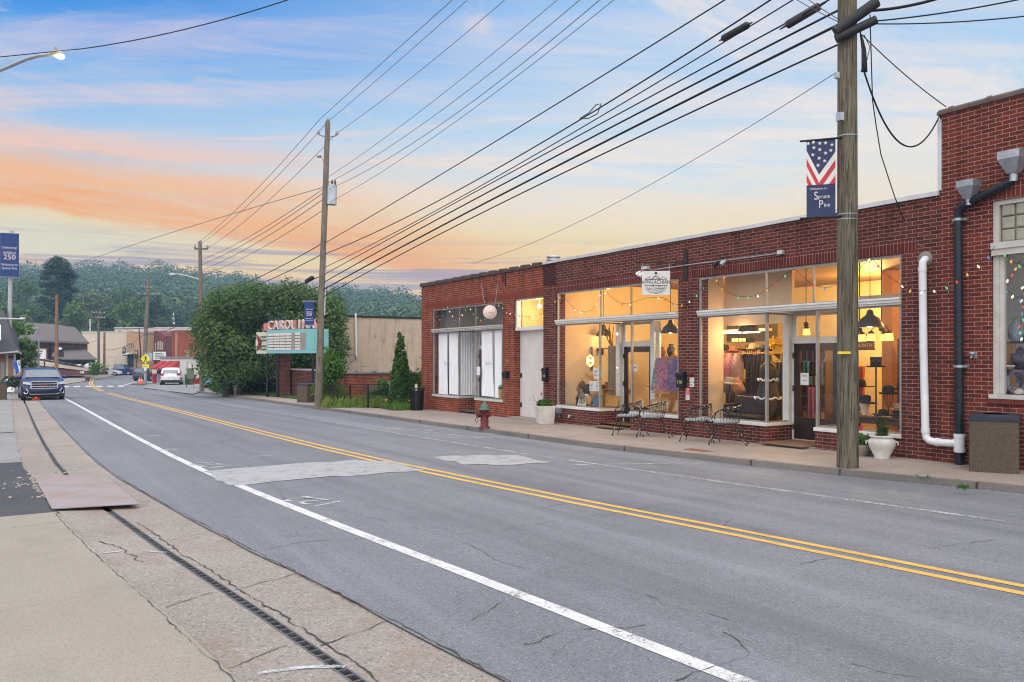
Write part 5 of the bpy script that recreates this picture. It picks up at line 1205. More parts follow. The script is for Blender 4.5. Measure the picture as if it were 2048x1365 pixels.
def fitA(x1,y1,x2,y2,bpt,xa=1694):
 """height at the near pole so that a sagging span from there to bpt passes both pixels"""
 a0=onD(xa,HY,Z1)
 rows=[]
 for x,y in((x1,y1),(x2,y2)):
  lo,hi=0.,1.
  for _ in range(50):
   m_=(lo+hi)/2
   if pix(a0.lerp(bpt,m_))[0]>x:lo=m_
   else:hi=m_
  t=(lo+hi)/2;q=a0.lerp(bpt,t);Z=q.x*sA+q.y*cA;rows.append((t,E+(HY-y)*Z/F))
 (t_1,z_1),(t_2,z_2)=rows
 A_=np.array([[1-t_1,-4*t_1*(1-t_1)],[1-t_2,-4*t_2*(1-t_2)]]);y_=np.array([z_1-bpt.z*t_1,z_2-bpt.z*t_2])
 zA,s=np.linalg.solve(A_,y_);s=float(min(max(s,-.2),1.6))
 if abs(s-1.6)<1e-6 or s==-.2:zA=(y_[0]+4*s*t_1*(1-t_1))/(1-t_1)
 return Vector((a0.x,a0.y,float(zA))),s
def nearspan(x1,y1,x2,y2,yb,dx,r,lab,mat=None):
 bb=p2(yb,dx);a,s=fitA(x1,y1,x2,y2,bb);return span(a,bb,r,lab,mat,sag=s)
nearspan(905,0,780,112,241,-18,.011,'topmost thin wire from the far pole tip up to the sky')
nearspan(935,0,800,120,243,1,.011,'second thin wire from the pole tip beside the topmost one',M_gcable)
nearspan(1010,0,860,126,267,19,.011,'thin wire from the right end of the pole crossarm',M_gcable)
nearspan(1115,0,860,208,355,4,.010,'thin wire leaving the pole just above the transformer',M_gcable)
nearspan(1160,0,860,238,366,6,.011,'thin wire leaving the pole at the transformer top',M_gcable)
nearspan(1200,0,860,264,380,4,.012,'thin wire crossing in front of the transformer',M_gcable)
nearspan(1228,0,860,280,407,6,.010,'thin wire leaving below the transformer',M_gcable)
nearspan(1450,0,1150,186,487,2,.018,'uppermost thick black cable between the two big poles')
hw,hp=nearspan(1400,91,1190,222,509,2,.020,'second thick black cable, the one with the hanging splice loop')
nearspan(1400,114,1190,240,536,2,.016,'third black cable between the two big poles')
nearspan(1400,140,1190,254,550,2,.018,'fourth black cable, carrying the brown splice box')
nearspan(1400,163,1190,272,566,2,.024,'fifth black cable, thick and smooth')
nearspan(1400,188,1190,294,580,2,.030,'sixth and thickest black cable')
nearspan(1400,217,1190,316,595,2,.020,'lowest black cable between the two big poles')
def splice(px,py,px2,py2,r,D0,D1,lab,ext=.0):
 a,b=onD(px,py,D0),onD(px2,py2,D1);m=MB();d=(b-a).normalized()
 m.tube([a-d*.12,a,a+d*.03,b-d*.03,b,b+d*.12],[.012,.02,r,r,.02,.012],12)
 tag(m.build('splice_box',pm('ribbed_black_case',(.016,.016,.017),(.035,.03,.028),12,.55),at=a),lab,'splice box','cable splice boxes')
def zon(pts,x):
 best=min(pts,key=lambda q:abs(pix(q)[0]-x));return pix(best)[2]
splice(1446,78,1496,50,.065,zon(hp,1446),zon(hp,1496),'ribbed black splice case hanging from the second cable')
splice(1572,52,1640,12,.07,zon(hp,1572),zon(hp,1640),'long brownish splice box close to the near pole')
splice(613,563,625,556,.09,Z2+1.0,Z2+.3,'small dark splice box just left of the leaning pole')
m=MB();zz=zon(hp,1190);m.tube([onD(1160,237,zz),onD(1178,226,zz-.2),onD(1192,210,zz-.3),onD(1202,208,zz-.4),onD(1195,228,zz-.35),onD(1175,238,zz-.1),onD(1160,237,zz)],.012,5);tag(m.build('cable_loop',M_cable,at=onD(1180,225,zz)),'snowshoe shaped spare loop of cable strapped under the cables','cable loop')
for i,(ya,dxa,yb,dxb,th,r,lab)in enumerate(((241,-18,490,-12,(520,372),.012,'upper left thin wire from the leaning pole to the street light pole'),(243,1,488,0,(540,372),.012,'thin wire between the two pole tips down the street'),(267,19,497,13,(560,385),.012,'thin wire to the right end of the street light pole crossarm'),(378,-4,520,1,(540,455),.014,'thin service wire below the transformer towards the far end'),(386,-4,530,1,(540,465),.016,'second low wire left of the transformer'),(399,-4,541,1,(540,478),.016,'third low wire left of the transformer'),(421,-4,552,1,(540,495),.014,'lowest twisted wire left of the transformer'),(487,-2,598,1,(500,560),.024,'thick cable running from the leaning pole over the tree top'),(509,-2,606,1,(500,582),.024,'second thick cable passing over the tree'),(552,-2,625,1,(520,608),.024,'third thick cable cutting across the tree crown'),(572,-2,635,1,(520,632),.028,'fourth thick cable across the tree crown'),(588,-2,640,1,(520,648),.024,'lowest cable across the tree crown'))):
 span(p2(ya,dxa),p3(yb,dxb),r,lab,sag=.35 if i<3 else .25)
wC=Vector((XF,yc1,FZ(1890,212)))
span(p1(70,30),onX(1892,214,XF),.010,'taut service wire from the near pole to the tall brick corner',sag=.05)
span(p1(143,34),onX(1882,226,XF),.016,'drooping black service cable below the taut one',sag=.85)
dx_=[p1(30,46,-.2),p1(200,51,-.1),onD(1752,250,Z1+.3),onD(1762,310,Z1+.6),onX(1788,390,XF-.3),onX(1808,442,XF)]
m=MB();m.tube(dx_,.009,5);tag(m.build('overhead_cable',M_cable,at=dx_[0]),'thin wire dropping beside the near pole to the parapet','cable','overhead lines')
span(p1(146,-22),onX(945,527,XF+1.5),.008,'very thin wire falling from the near pole to the far shop roof',M_gcable,thru=(1400,313))
def outspan(ya,x2,y2,r,lab,dxa=40,D2=9.):
 span(p1(ya,dxa),onD(x2,y2,D2),r,lab,sag=.05)
outspan(22,1905,-12,.028,'thick black cable leaving the near pole at the upper right',40,12.);outspan(44,2100,-14,.014,'wire leaving the near pole towards the top right corner',40,11.5);outspan(48,2100,27,.012,'lower thin wire leaving the near pole to the right edge',40,11.5)
span(p1(50,-5),onD(1560,-20,Z1+.2),.008,'short wire crossing above the splice box',M_gcable,sag=.02)
span(p1(46,-5),onD(1590,-20,Z1+.2),.008,'second short wire crossing above the splice box',M_gcable,sag=.02)
hd_=onD(113,110,17.2);pb_=Vector((-1.75,20.2,-.2));ar0=onD(-40,162,17.8)
SL=thing('street_lamp',pb_,'street lamp on a long curved arm, lit, at the upper left','street lamp')
m=MB();m.tube([pb_,Vector((pb_.x,pb_.y,ar0.z+.6))],[.15,.11],16);m.build('shaft',M_pole2,SL)
m=MB();m.tube([Vector((pb_.x,pb_.y,ar0.z-.3)),ar0,onD(0,141,17.6),onD(52,119,17.4),onD(78,111.5,17.3),onD(104,109.5,17.2)],.04,10);m.build('arm',M_galv,SL)
m=MB();dh=(onD(128,110,17.1)-onD(98,109.5,17.2)).normalized();Mh=frame(onD(114,109,17.2),dh,Vector((0,0,1)));m.ball((0,0,0),1,0,16,10,sc=(.165,.075,.10),M=Mh);m.tube([Mh@Vector((-.05,.06,0)),Mh@Vector((-.05,.15,0))],.03,8);m.build('head',pm('lamp_tan',(.42,.34,.20),(.34,.27,.16),6,.5),SL)
m=MB();m.ball((.075,-.035,0),1,0,14,8,sc=(.10,.065,.085),M=Mh);m.build('lens',emis('lamp_lens',(1,.93,.75),14),SL)
lamp('street_light_glow',Mh@Vector((.16,-.28,0)),25,(1,.9,.7),.08)
span(Vector((pb_.x,pb_.y,E+(HY-133)*16.25/F)),onD(164,98,17.),.012,'wire from the street lamp pole passing behind its head',sag=.0)
span(onD(150,100,17.),onD(600,-8,15.5),.014,'twisted wire crossing the street at the upper left',sag=.12)
span(p2(375,-4),onD(140,533,58),.014,'long sagging wire from the transformer pole to the left side',thru=(400,448))
M_shade=pm('dark_enamel_shade',(.045,.048,.055),(.03,.032,.036),6,.35)
M_shin=emis('lit_shade_inside',(1,.78,.42),6)
M_bulbw=emis('warm_bulb',(1,.72,.32),9)
M_tube=emis('fluorescent_tube',(1,.86,.55),14)
M_felt=pm('black_felt',(.014,.012,.012),(.025,.022,.02),20,.95)
M_fbrown=pm('brown_felt',(.14,.075,.035),(.10,.05,.025),20,.95)
M_straw=pm('straw',(.42,.27,.11),(.32,.19,.07),30,.9)
M_tan=pm('tan_felt',(.40,.28,.16),(.32,.22,.12),20,.95)
M_greyf=pm('grey_felt',(.13,.125,.12),(.09,.085,.08),20,.95)
M_redf=pm('coral_felt',(.45,.11,.06),(.36,.08,.05),20,.95)
M_table=pm('dark_table_wood',(.085,.042,.02),(.05,.025,.012),5,.4,stretch=(1,8,1))
M_orange=pm('honey_wood',(.42,.21,.06),(.32,.15,.04),4,.4,stretch=(1,8,1))
def pendant(x,y,X,d,lab,inside=True,pw=18):
 """dome shade; y is the rim height in the photograph"""
 c=onX(x,y,X);t=thing('pendant_lamp',c,lab,'pendant lamp',None);m=MB();r=d/2
 m.lathe([(r,0),(r*.97,.03),(r*.86,.10),(r*.66,.17),(r*.36,.225),(.07,.25),(.055,.32),(.03,.34),(0,.345)],c,24);m.build('shade',M_shade,t)
 i_=MB();i_.lathe([(r*.97,.004),(r*.5,.10),(0,.13)],c,24);i_.build('lit_inside',M_shin,t)
 q=MB();q.tube([c+Vector((0,0,.33)),Vector((c.x,c.y,E+2.1))],.008,5);q.build('cord',M_black,t)
 lamp('pendant_light',c+Vector((0,0,-.06)),pw,(1,.66,.32),.10);return t
pendant(1207,673,14.65,.42,'dome pendant lamp hanging behind the open sign window',pw=9)
pendant(1341,667,14.2,.50,'large dome pendant lamp above the easel painting',pw=16)
pendant(1497,664,14.9,.52,'dome pendant lamp in the left window of the hat shop',pw=16)
pendant(1740,655,14.25,.52,'large dome pendant lamp above the top hat',pw=18)
c0=onX(1181,722,XF+.16);t=thing('neon_sign',c0,'glowing yellow hexagonal open sign hanging in the window','open sign')
Mn=lambda p,o=0:frame(p+Vector((-o,0,0)),(0,-1,0),(0,0,1));M_neon=emis('yellow_neon',(1,.85,.12),7);M_neonw=emis('white_neon',(1,.97,.75),6)
q=MB();rr=.155
for s in(1.,.80):q.tube([c0+Vector((-.01,rr*s*math.sin(R(60*k)),rr*s*math.cos(R(60*k))*1.02))for k in range(6)],.011 if s==1 else .007,6,closed=True,smooth=False)
q.build('tube_outline',M_neon,t)
q=MB();q.text('OPEN',.11,Mn(c0,.01),ext=.004);q.build('lettering',M_neonw,t)
q=MB();q.poly([c0+Vector((.012,-rr*1.04*math.sin(R(60*k)),rr*1.04*math.cos(R(60*k))))for k in range(6)]);q.build('backing',pm('amber_acrylic',(.35,.24,.04),None,9,.3),t)
q=MB()
for s in(-1,1):q.tube([c0+Vector((0,s*.07,.15)),c0+Vector((0,s*.02,.62))],.004,4)
q.build('chain',M_galv,t);lamp('neon_glow',c0+Vector((.15,0,0)),2.2,(1,.8,.15),.1)
def card(x0,x1,y0,y1,X,mat,lab,name='notice',cat='notice',lines=None,rot=0.,thick=.006):
 a=onX(x0,y0,X);b=onX(x1,y1,X);m=MB();yl,yr=a.y,b.y;lean=rot
 V=[(X,yl,b.z),(X,yr,b.z),(X+lean,yr,a.z),(X+lean,yl,a.z)];m.prism(V,(thick,0,0));t=m.build(name,[mat]+([M_ink]if lines else[]),at=(X,(yl+yr)/2,b.z));tag(t,lab,cat);return t,a,b
def printed(name,c1,c2,c3,sc):
 m=bpy.data.materials.new(name);nt,_,L=nodes_of(m);tc=N(nt,'ShaderNodeTexCoord').outputs['Object']
 f=noise(nt,tc,sc,5,.7,1.2);g=noise(nt,tc,sc*2.2,4,.6,.5)
 col=ramp(nt,f,[(.34,c1),(.5,c2),(.62,c3)]);col=mixc(nt,mapr(nt,g,.5,.6,0,.6),col,c1);finish(nt,col,.5);MATS[name]=m;return m
M_print1=printed('sepia_print',(.10,.08,.06),(.30,.24,.16),(.45,.40,.30),22);M_print2=printed('blue_print',(.03,.06,.10),(.07,.15,.22),(.20,.20,.20),12);M_print3=printed('gold_print',(.30,.13,.03),(.50,.27,.07),(.20,.08,.02),30);M_print4=printed('olive_print',(.25,.20,.10),(.42,.33,.18),(.20,.22,.12),28)
def framed(x0,x1,y0,y1,X,fm,pmx,lab,lean=.10,w_=.03,cat='framed print'):
 a=onX(x0,y0,X);b=onX(x1,y1,X);t=thing('framed_print',(X,(a.y+b.y)/2,b.z),lab,cat);yl,yr,z0,z1=a.y,b.y,b.z,a.z
 def P_(y,z,o=0):return Vector((X+lean*(z-z0)/(z1-z0)+o,y,z))
 m=MB()
 for(ya,yb,za,zb)in((yl,yl-w_,z0,z1),(yr+w_,yr,z0,z1),(yl-w_,yr+w_,z0,z0+w_),(yl-w_,yr+w_,z1-w_,z1)):m.prism([P_(ya,za,-.012),P_(yb,za,-.012),P_(yb,zb,-.012),P_(ya,zb,-.012)],(.022,0,0))
 m.build('frame',fm,t);m=MB();m.quad(P_(yl-w_,z0+w_),P_(yr+w_,z0+w_),P_(yr+w_,z1-w_),P_(yl-w_,z1-w_));m.build('picture',pmx,t)
pf=E-1.335
pw_=MB();pw_.box(XF+.22,XF+1.0,r1F+.2,b1F,pf-.06,pf-.003);pw_.build('window_floor',M_floorw,B)
pw_=MB();pw_.box(XF+.22,XF+1.2,b1N,r1N-.2,pf-.06,pf-.003);pw_.build('window_floor',M_floorw,B)
framed(1155,1171,788,812,XF+.42,M_white_p,M_print1,'white framed print standing under the driftwood figure')
framed(1184,1198,792,813,XF+.36,pm('blue_frame',(.06,.12,.17),None,5,.5),M_print2,'blue box framed picture in the window corner')
framed(1211,1234,791,814,XF+.45,M_orange,M_print3,'golden framed floral print in the angled side window')
q=MB();c0=onX(1177.5,802,XF+.40);q.lathe([(0,-.012),(.135,-.012),(.14,0),(.135,.012),(0,.012)],M=frame(c0,(.15,-1,0),(.1,0,1)),n=22,sx=.75);tag(q.build('wood_slice',M_print3,at=c0),'round wood slice leaning between the white frame and the blue picture','wood slice')
framed(1297,1313,799,819,XF+.35,M_orange,M_print4,'small olive print left of the easel legs');framed(1320,1336,800,822,XF+.33,M_orange,M_print4,'small olive print between the easel legs');framed(1345,1357,801,824,XF+.31,M_orange,M_print4,'small olive print at the pier side of the easel')
for(x0,x1,y0,y1,lab)in((1187,1197.5,737,758,'cream flyer taped high in the window by the mullion'),(1179,1189,763,783,'white notice taped under the flyer, left of the pair'),(1190,1198.5,762,783,'cream notice taped under the flyer, right of the pair')):
 t,a,b=card(x0,x1,y0,y1,XF+.055,M_paper,lab)
 m=MB();yc_=(a.y+b.y)/2;wd=a.y-b.y
 for k in range(6):z=a.z-(a.z-b.z)*(.18+.13*k);m.quad((XF+.052,yc_+wd*.36,z-.006),(XF+.052,yc_-wd*(.36-.1*(k%3)),z-.006),(XF+.052,yc_-wd*(.36-.1*(k%3)),z+.006),(XF+.052,yc_+wd*.36,z+.006))
 m.build('lettering',pm('grey_ink',(.12,.13,.16),None,9,.7),t)
c0=onX(1168,792,XF+.62);t=thing('driftwood_figure',(c0.x,c0.y,pf),'driftwood and wool figure piled in the window corner','figure')
q=MB();z0=pf
for k in range(14):
 a=Vector((c0.x+random.uniform(-.1,.1),c0.y+random.uniform(-.18,.2),z0+random.uniform(.0,.6)));q.ball(a,random.uniform(.07,.13),k%3,10,7,.5,k,(1,1.1,1.2))
for k in range(12):
 a=Vector((c0.x+random.uniform(-.1,.1),c0.y+random.uniform(-.2,.22),z0+random.uniform(.1,.5)));d=Vector((random.uniform(-.15,.1),random.uniform(-.25,.25),random.uniform(.05,.3)));q.tube([a,a+d*.5+Vector((0,.03,.02)),a+d],[.022,.016,.008],6,2)
q.build('body',[pm('dark_wool',(.06,.045,.04),(.03,.025,.025),18,.95),pm('brown_hide',(.16,.085,.045),(.09,.05,.03),9,.9),pm('driftwood',(.25,.19,.14),(.15,.11,.08),9,.85)],t)
def hat(c,s,mat,lab,kind='fedora',tilt=0.,rz=0.,group=None,band=None):
 t=thing('hat',c,lab,'hat',group,local=True);m=MB()
 if kind=='bowler':pr=[(.155*s,.03*s),(.16*s,.022*s),(.15*s,.004),(.105*s,0),(.103*s,.06*s),(.095*s,.105*s),(.07*s,.135*s),(.03*s,.148*s),(0,.15*s)];sy=.86
 elif kind=='top':pr=[(.165*s,.022*s),(.17*s,.014*s),(.15*s,0),(.098*s,.002),(.094*s,.10*s),(.104*s,.165*s),(.10*s,.17*s),(0,.168*s)];sy=.86
 elif kind=='cap':pr=[(.12*s,0),(.122*s,.02*s),(.12*s,.07*s),(.08*s,.11*s),(0,.12*s)];sy=.9
 elif kind=='wide':pr=[(.235*s,.01*s),(.238*s,.016*s),(.2*s,.012*s),(.10*s,.004),(.098*s,.05*s),(.09*s,.10*s),(.06*s,.12*s),(0,.118*s)];sy=.92
 else:pr=[(.18*s,.022*s),(.183*s,.016*s),(.16*s,.002),(.10*s,0),(.097*s,.06*s),(.088*s,.11*s),(.06*s,.122*s),(.03*s,.10*s),(0,.095*s)];sy=.86
 m.lathe(pr,n=24,sy=sy);m.build('felt',mat,t)
 m=MB();m.lathe([(.1025*s,.006*s),(.1025*s,.032*s)],n=24,sy=sy+.01)
 if kind!='cap':m.build('hat_band',band or M_black,t)
 t.rotation_euler=(tilt,tilt*.5,rz);return t
hat(onX(1180,756,XF+.62),1.3,M_straw,'straw hat leaning on top of the driftwood figure',tilt=.45)
a=onX(1302,717,XF+.75);b=onX(1356,784,XF+.55)
t=thing('easel',(XF+.65,(a.y+b.y)/2,pf),'wooden easel behind the small prints, holding the painting','easel')
q=MB();ym=(a.y+b.y)/2-.03
q.box(XF+.50,XF+.62,ym-.33,ym+.33,b.z-.06,b.z-.02);
for s in(-1,1):q.tube([(XF+.55,ym+s*.30,pf),(XF+.80,ym+s*.10,a.z+.1)],.022,4)
q.tube([(XF+1.1,ym,pf),(XF+.82,ym,a.z)],.02,4);q.box(XF+.56,XF+.60,ym-.24,ym+.24,pf+.3,pf+.35);q.build('frame',M_orange,t)
m=bpy.data.materials.new('swirling_abstract_paint');nt,_,L=nodes_of(m);tc=N(nt,'ShaderNodeTexCoord').outputs['Object'];sp_=N(nt,'ShaderNodeSeparateXYZ');L.new(tc,sp_.inputs[0]);sep_y=sp_.outputs[1]
f=noise(nt,tc,5.,5,.65,.9);g=math_(nt,'ADD',math_(nt,'MULTIPLY',noise(nt,tc,2.2,3,.6,.6),.8),math_(nt,'MULTIPLY',sep_y,.45));h=noise(nt,tc,11,4,.65,.8)
col=ramp(nt,f,[(.30,(.02,.02,.035)),(.42,(.20,.06,.10)),(.50,(.38,.13,.16)),(.56,(.10,.08,.12)),(.64,(.40,.25,.20)),(.75,(.06,.20,.22))])
col=mixc(nt,mapr(nt,g,.52,.66,0,.75),col,(.04,.24,.26));col=mixc(nt,mapr(nt,g,.36,.28,0,.6),col,(.04,.06,.16))
col=mixc(nt,mapr(nt,h,.58,.68,0,.8),col,(.50,.36,.32));col=mixc(nt,mapr(nt,h,.42,.34,0,.8),col,(.015,.012,.02))
finish(nt,col,.35,0,h,.3,.01)
q=MB();tp_,bt_=a.z,b.z;yl0,yr0=onX(1302,784,XF+.55).y,onX(1355.5,784,XF+.55).y;yl1,yr1=onX(1311,717,XF+.75).y,onX(1362,717,XF+.75).y
q.prism([(XF+.53,yl0,bt_),(XF+.53,yr0,bt_),(XF+.73,yr1,tp_),(XF+.73,yl1,tp_)],(.03,0,.008));tag(q.build('painting',m,at=(XF+.6,ym,bt_)),'large swirling red and teal abstract painting on the easel','painting')
def curtain(x0,x1,y0,y1,X,mat,lab,folds=7,amp=.035,grp=None,taper=0.):
 a=onX(x0,y0,X);b=onX(x1,y1,X);m=MB();n_=folds*8;vs_=[];fs_=[]
 for j in range(9):
  for i in range(n_+1):
   u=i/n_;v=j/8;yy=a.y+(b.y-a.y)*u;yy+=taper*(v**2)*(u-.0)
   vs_.append((X+amp*math.sin(u*folds*2*math.pi+.5*math.sin(v*3+u*9))*(1+.3*v)+.01*math.sin(u*31),yy,a.z+(b.z-a.z)*v))
 for j in range(8):
  for i in range(n_):q0=j*(n_+1)+i;fs_.append((q0,q0+1,q0+n_+2,q0+n_+1))
 m.add(vs_,fs_,0,True);tag(m.build('curtain',mat,at=(X,a.y,a.z)),lab,'curtain',grp)
M_linen=pm('grey_linen',(.34,.28,.22),(.28,.23,.18),8,.9);M_wcur=pm('white_cotton',(.86,.86,.86),(.80,.80,.81),5,.9)
curtain(1216,1239,692,792,14.6,M_linen,'grey linen curtain seen through the angled side window',5,.05)
q=MB();c0=onX(1226,700,14.9)
for k in range(6):d=Vector((random.uniform(-.2,.2),random.uniform(-.1,.6),random.uniform(.5,1.0)));q.tube([c0,c0+d*.4+Vector((0,.06,0)),c0+d],[.022,.014,.007],6)
q.tube([c0+Vector((0,0,-.9)),c0],.02,6)
tag(q.build('branches',pm('bark_dark',(.10,.055,.03),None,9,.8),at=c0),'bare branches reaching to the ceiling behind the curtain','branches')
t=thing('wall_shelf',onX(1205,698,14.7),'honey coloured wall shelf seen past the mullion','shelf');a=onX(1192,697,14.7);q=MB();q.box(14.62,14.9,a.y-.8,a.y+.1,a.z-.03,a.z);q.build('board',M_orange,t);q=MB()
for y in(a.y-.7,a.y-.1):q.prism([(14.65,y,a.z-.03),(14.9,y,a.z-.03),(14.9,y,a.z-.2)],(0,.03,0))
q.build('shelf_bracket',M_black,t)
def table(x0,x1,y,X,dep,h_,mat,lab,th=.035):
 a=onX(x0,y,X);b=onX(x1,y,X);t=thing('table',(X,b.y,a.z-h_),lab,'table');m=MB();m.box(X,X+dep,b.y,a.y,a.z-th,a.z);m.build('tabletop',mat,t,bevel=.006)
 m=MB();m.box(X+.06,X+dep-.06,b.y+.08,a.y-.08,a.z-th-.10,a.z-th-.001);m.build('apron',mat,t)
 for xx in(X+.05,X+dep-.05):
  for yy in(b.y+.06,a.y-.06):m=MB();m.tube([(xx,yy,a.z-h_),(xx,yy,a.z-th)],[.022,.032],8);m.build('leg',mat,t)
 return a,b
table(1203,1236,778,14.5,.6,.74,M_orange,'honey wood table behind the golden print')
q=onX(1318,712,15.4);t=thing('dresser',(15.4,q.y,zf1),'tall wooden dresser behind the easel','dresser');a=onX(1316,713,15.4);b=onX(1372,713,15.4)
m=MB();m.box(15.4,15.9,b.y,a.y,zf1,a.z-.04);m.build('carcass',M_orange,t);m=MB();m.box(15.36,15.94,b.y-.03,a.y+.03,a.z-.04,a.z);m.build('top',M_orange,t)
for k in range(3):m=MB();m.box(15.375,15.399,b.y+.04,a.y-.04,zf1+.1+k*.35,zf1+.42+k*.35);dd=m.build('drawer',M_orange,t,bevel=.005);h=MB();h.ball((15.36,(a.y+b.y)/2,zf1+.26+k*.35),.02,0,8,6);h.build('handle',M_black,dd)
for x,hh,rr,mt,lab in((1325,.26,.10,pm('terracotta',(.36,.15,.07),None,6,.7),'terracotta vase at the end of the dresser'),(1342,.34,.12,pm('dark_glaze',(.05,.05,.05),None,6,.3),'dark round vase in the middle of the dresser'),(1350,.18,.06,pm('yellow_glaze',(.55,.33,.05),None,6,.3),'small yellow jar in front of the dark vase')):
 c0=onX(x,713,15.55 if rr>.07 else 15.47);c0.z=a.z;m=MB();m.lathe([(rr*.6,0),(rr,hh*.35),(rr*.95,hh*.6),(rr*.45,hh*.85),(rr*.6,hh)],c0,18);tag(m.build('vase',mt,at=c0),lab,'vase')
c0=onX(1270,736,XF+.805);q=MB();q.poly([c0+Vector((0,-.11*math.sin(R(45*k+22)),.105*math.cos(R(45*k+22))))for k in range(8)]);q.text('OPEN',.055,Mn(c0,.003),1,ext=.001);tag(q.build('door_sign',[M_paper,M_ink],at=c0),'white octagonal open sign on the glass of the first shop door','door sign')
q=MB();c0=onX(1281,808,XF+.06)
for r_ in(.11,.085,.055,.03):q.tube([c0+Vector((0,r_*math.sin(w_)*(1+.06*math.cos(8*w_)),r_*math.cos(w_)*(1+.06*math.cos(8*w_))))for w_ in frange(0,6.28,.16)][:-1],.006,4,closed=True)
tag(q.build('window_decal',M_white_p,at=c0),'white lace rosette on the low corner of the glass beside the first door','decal')
framed(1133,1154,699,715,14.2,M_tan,M_print4,'small framed picture hung on the peach side wall of the first shop',0,cat='framed picture')
card(1174,1184,694,742,14.4,pm('slate_blue_board',(.16,.18,.20),(.10,.11,.13),3,.8),'slate blue board leaning behind the open sign','board','board',thick=.03)
a=onX(1236,770,15.0);t=thing('house_plant',(a.x,a.y,zf1),'leafy green plant in a dark pot behind the golden print','plant');m=MB();m.lathe([(.11,0),(.16,.34),(.17,.36),(.15,.36)],(a.x,a.y,zf1),14);m.build('pot',M_black,t);cc,nn=shell([(a.x,a.y,a.z,.28),(a.x,a.y-.1,a.z-.3,.22)],160);leaf_obj('foliage',cc,nn,.16,M_leafg,t,.6)
for k,(x,y)in enumerate(((1208,776),(1216,777),(1225,775))):
 a=onX(x,778,14.8);m=MB();h_=(.12,.2,.09)[k];m.box(a.x-.06,a.x+.06,a.y-.07,a.y+.07,a.z,a.z+h_);tag(m.build('ornament_box',(M_fbrown,M_redf,M_cream)[k],at=a),('brown','coral','cream')[k]+' box standing on the honey wood table','box')
lamp('shop_fill_light',(16.4,(b1N+b1F)/2-.4,E+1.6),170,(1,.58,.22),.25);lamp('shop_fill_light',(14.3,b1F-.9,E+1.6),32,(1,.56,.26),.2)  # added fill lights for the first shop, with no fixtures of their own
c0=onX(1487,668,15.9);t=thing('strip_light',c0,'long fluorescent strip light glowing over the hat shelf','strip light');a=onX(1437,667,16.3);b=onX(1540,667,16.3)
m=MB();m.box(16.22,16.38,b.y,a.y,a.z+.015,a.z+.08);m.build('housing',M_white_p,t);m=MB()
m.tube([(16.26,a.y-.04,a.z),(16.26,(a.y+b.y)/2+.03,a.z)],.02,8);m.tube([(16.26,(a.y+b.y)/2-.03,a.z),(16.26,b.y+.3,a.z)],.02,8);m.build('tube',M_tube,t)
m=MB();m.tube([(16.3,a.y-.2,a.z+.07),(16.3,a.y-.2,E+2.14)],.006,4);m.tube([(16.3,b.y+.2,a.z+.07),(16.3,b.y+.2,E+2.14)],.006,4);m.build('cord',M_black,t)
lamp('shop_fill_light',(15.5,a.y-.9,a.z+.05),140,(1,.66,.26),.2);lamp('shop_fill_light',(17.2,9.3,E+1.5),290,(1,.58,.17),.25);lamp('shop_fill_light',(14.7,9.0,E+1.5),40,(1,.56,.20),.2);lamp('shop_fill_light',(18.8,12.8,E+1.4),340,(1,.65,.22),.3);lamp('shop_fill_light',(14.0,b2F-.5,E+.5),34,(1,.60,.34),.15)  # added fill lights brightening the hat shop, tied to no visible lamp
q=MB();a=onX(1453,650,17.6);b=onX(1541,682,17.6);q.box(17.6,17.9,b.y,a.y,b.z,a.z);tag(q.build('air_duct',pm('dark_duct',(.045,.04,.035),(.07,.06,.05),3,.6),at=(17.6,a.y,b.z),bevel=.01),'dark sheet metal duct under the ceiling behind the strip light','duct')
c0=onX(1480,680,15.6);t=thing('box_lantern',c0,'small rectangular lantern with amber panes under the strip light','lantern');m=MB();a=onX(1466,677,15.6);b=onX(1495,684,15.6)
m.box(15.55,15.85,b.y+.01,a.y-.01,b.z+.01,a.z-.01);m.build('amber_pane',emis('amber_glow',(1,.62,.12),5),t);m=MB()
for k in range(5):y=b.y+(a.y-b.y)*k/4;m.box(15.535,15.865,y-.008,y+.008,b.z,a.z)
m.box(15.53,15.87,b.y,a.y,a.z-.012,a.z+.005);m.box(15.53,15.87,b.y,a.y,b.z-.005,b.z+.012);m.tube([(15.7,(a.y+b.y)/2,a.z),(15.7,(a.y+b.y)/2,E+2.14)],.006,4);m.build('frame',M_black,t)
ps=onX(1440,706,16.6);pe=onX(1560,706,16.6);t=thing('hat_shelf',(16.6,(ps.y+pe.y)/2,ps.z),'high honey wood shelf carrying a row of hats','shelf')
m=MB();m.box(16.5,16.9,pe.y-.3,ps.y,ps.z-.04,ps.z);m.build('board',M_orange,t);m=MB()
for k in range(4):y=pe.y+(ps.y-pe.y)*(k+.3)/4;m.prism([(16.55,y,ps.z-.04),(16.9,y,ps.z-.04),(16.9,y,ps.z-.25)],(0,.03,0))
m.build('shelf_bracket',M_black,t)
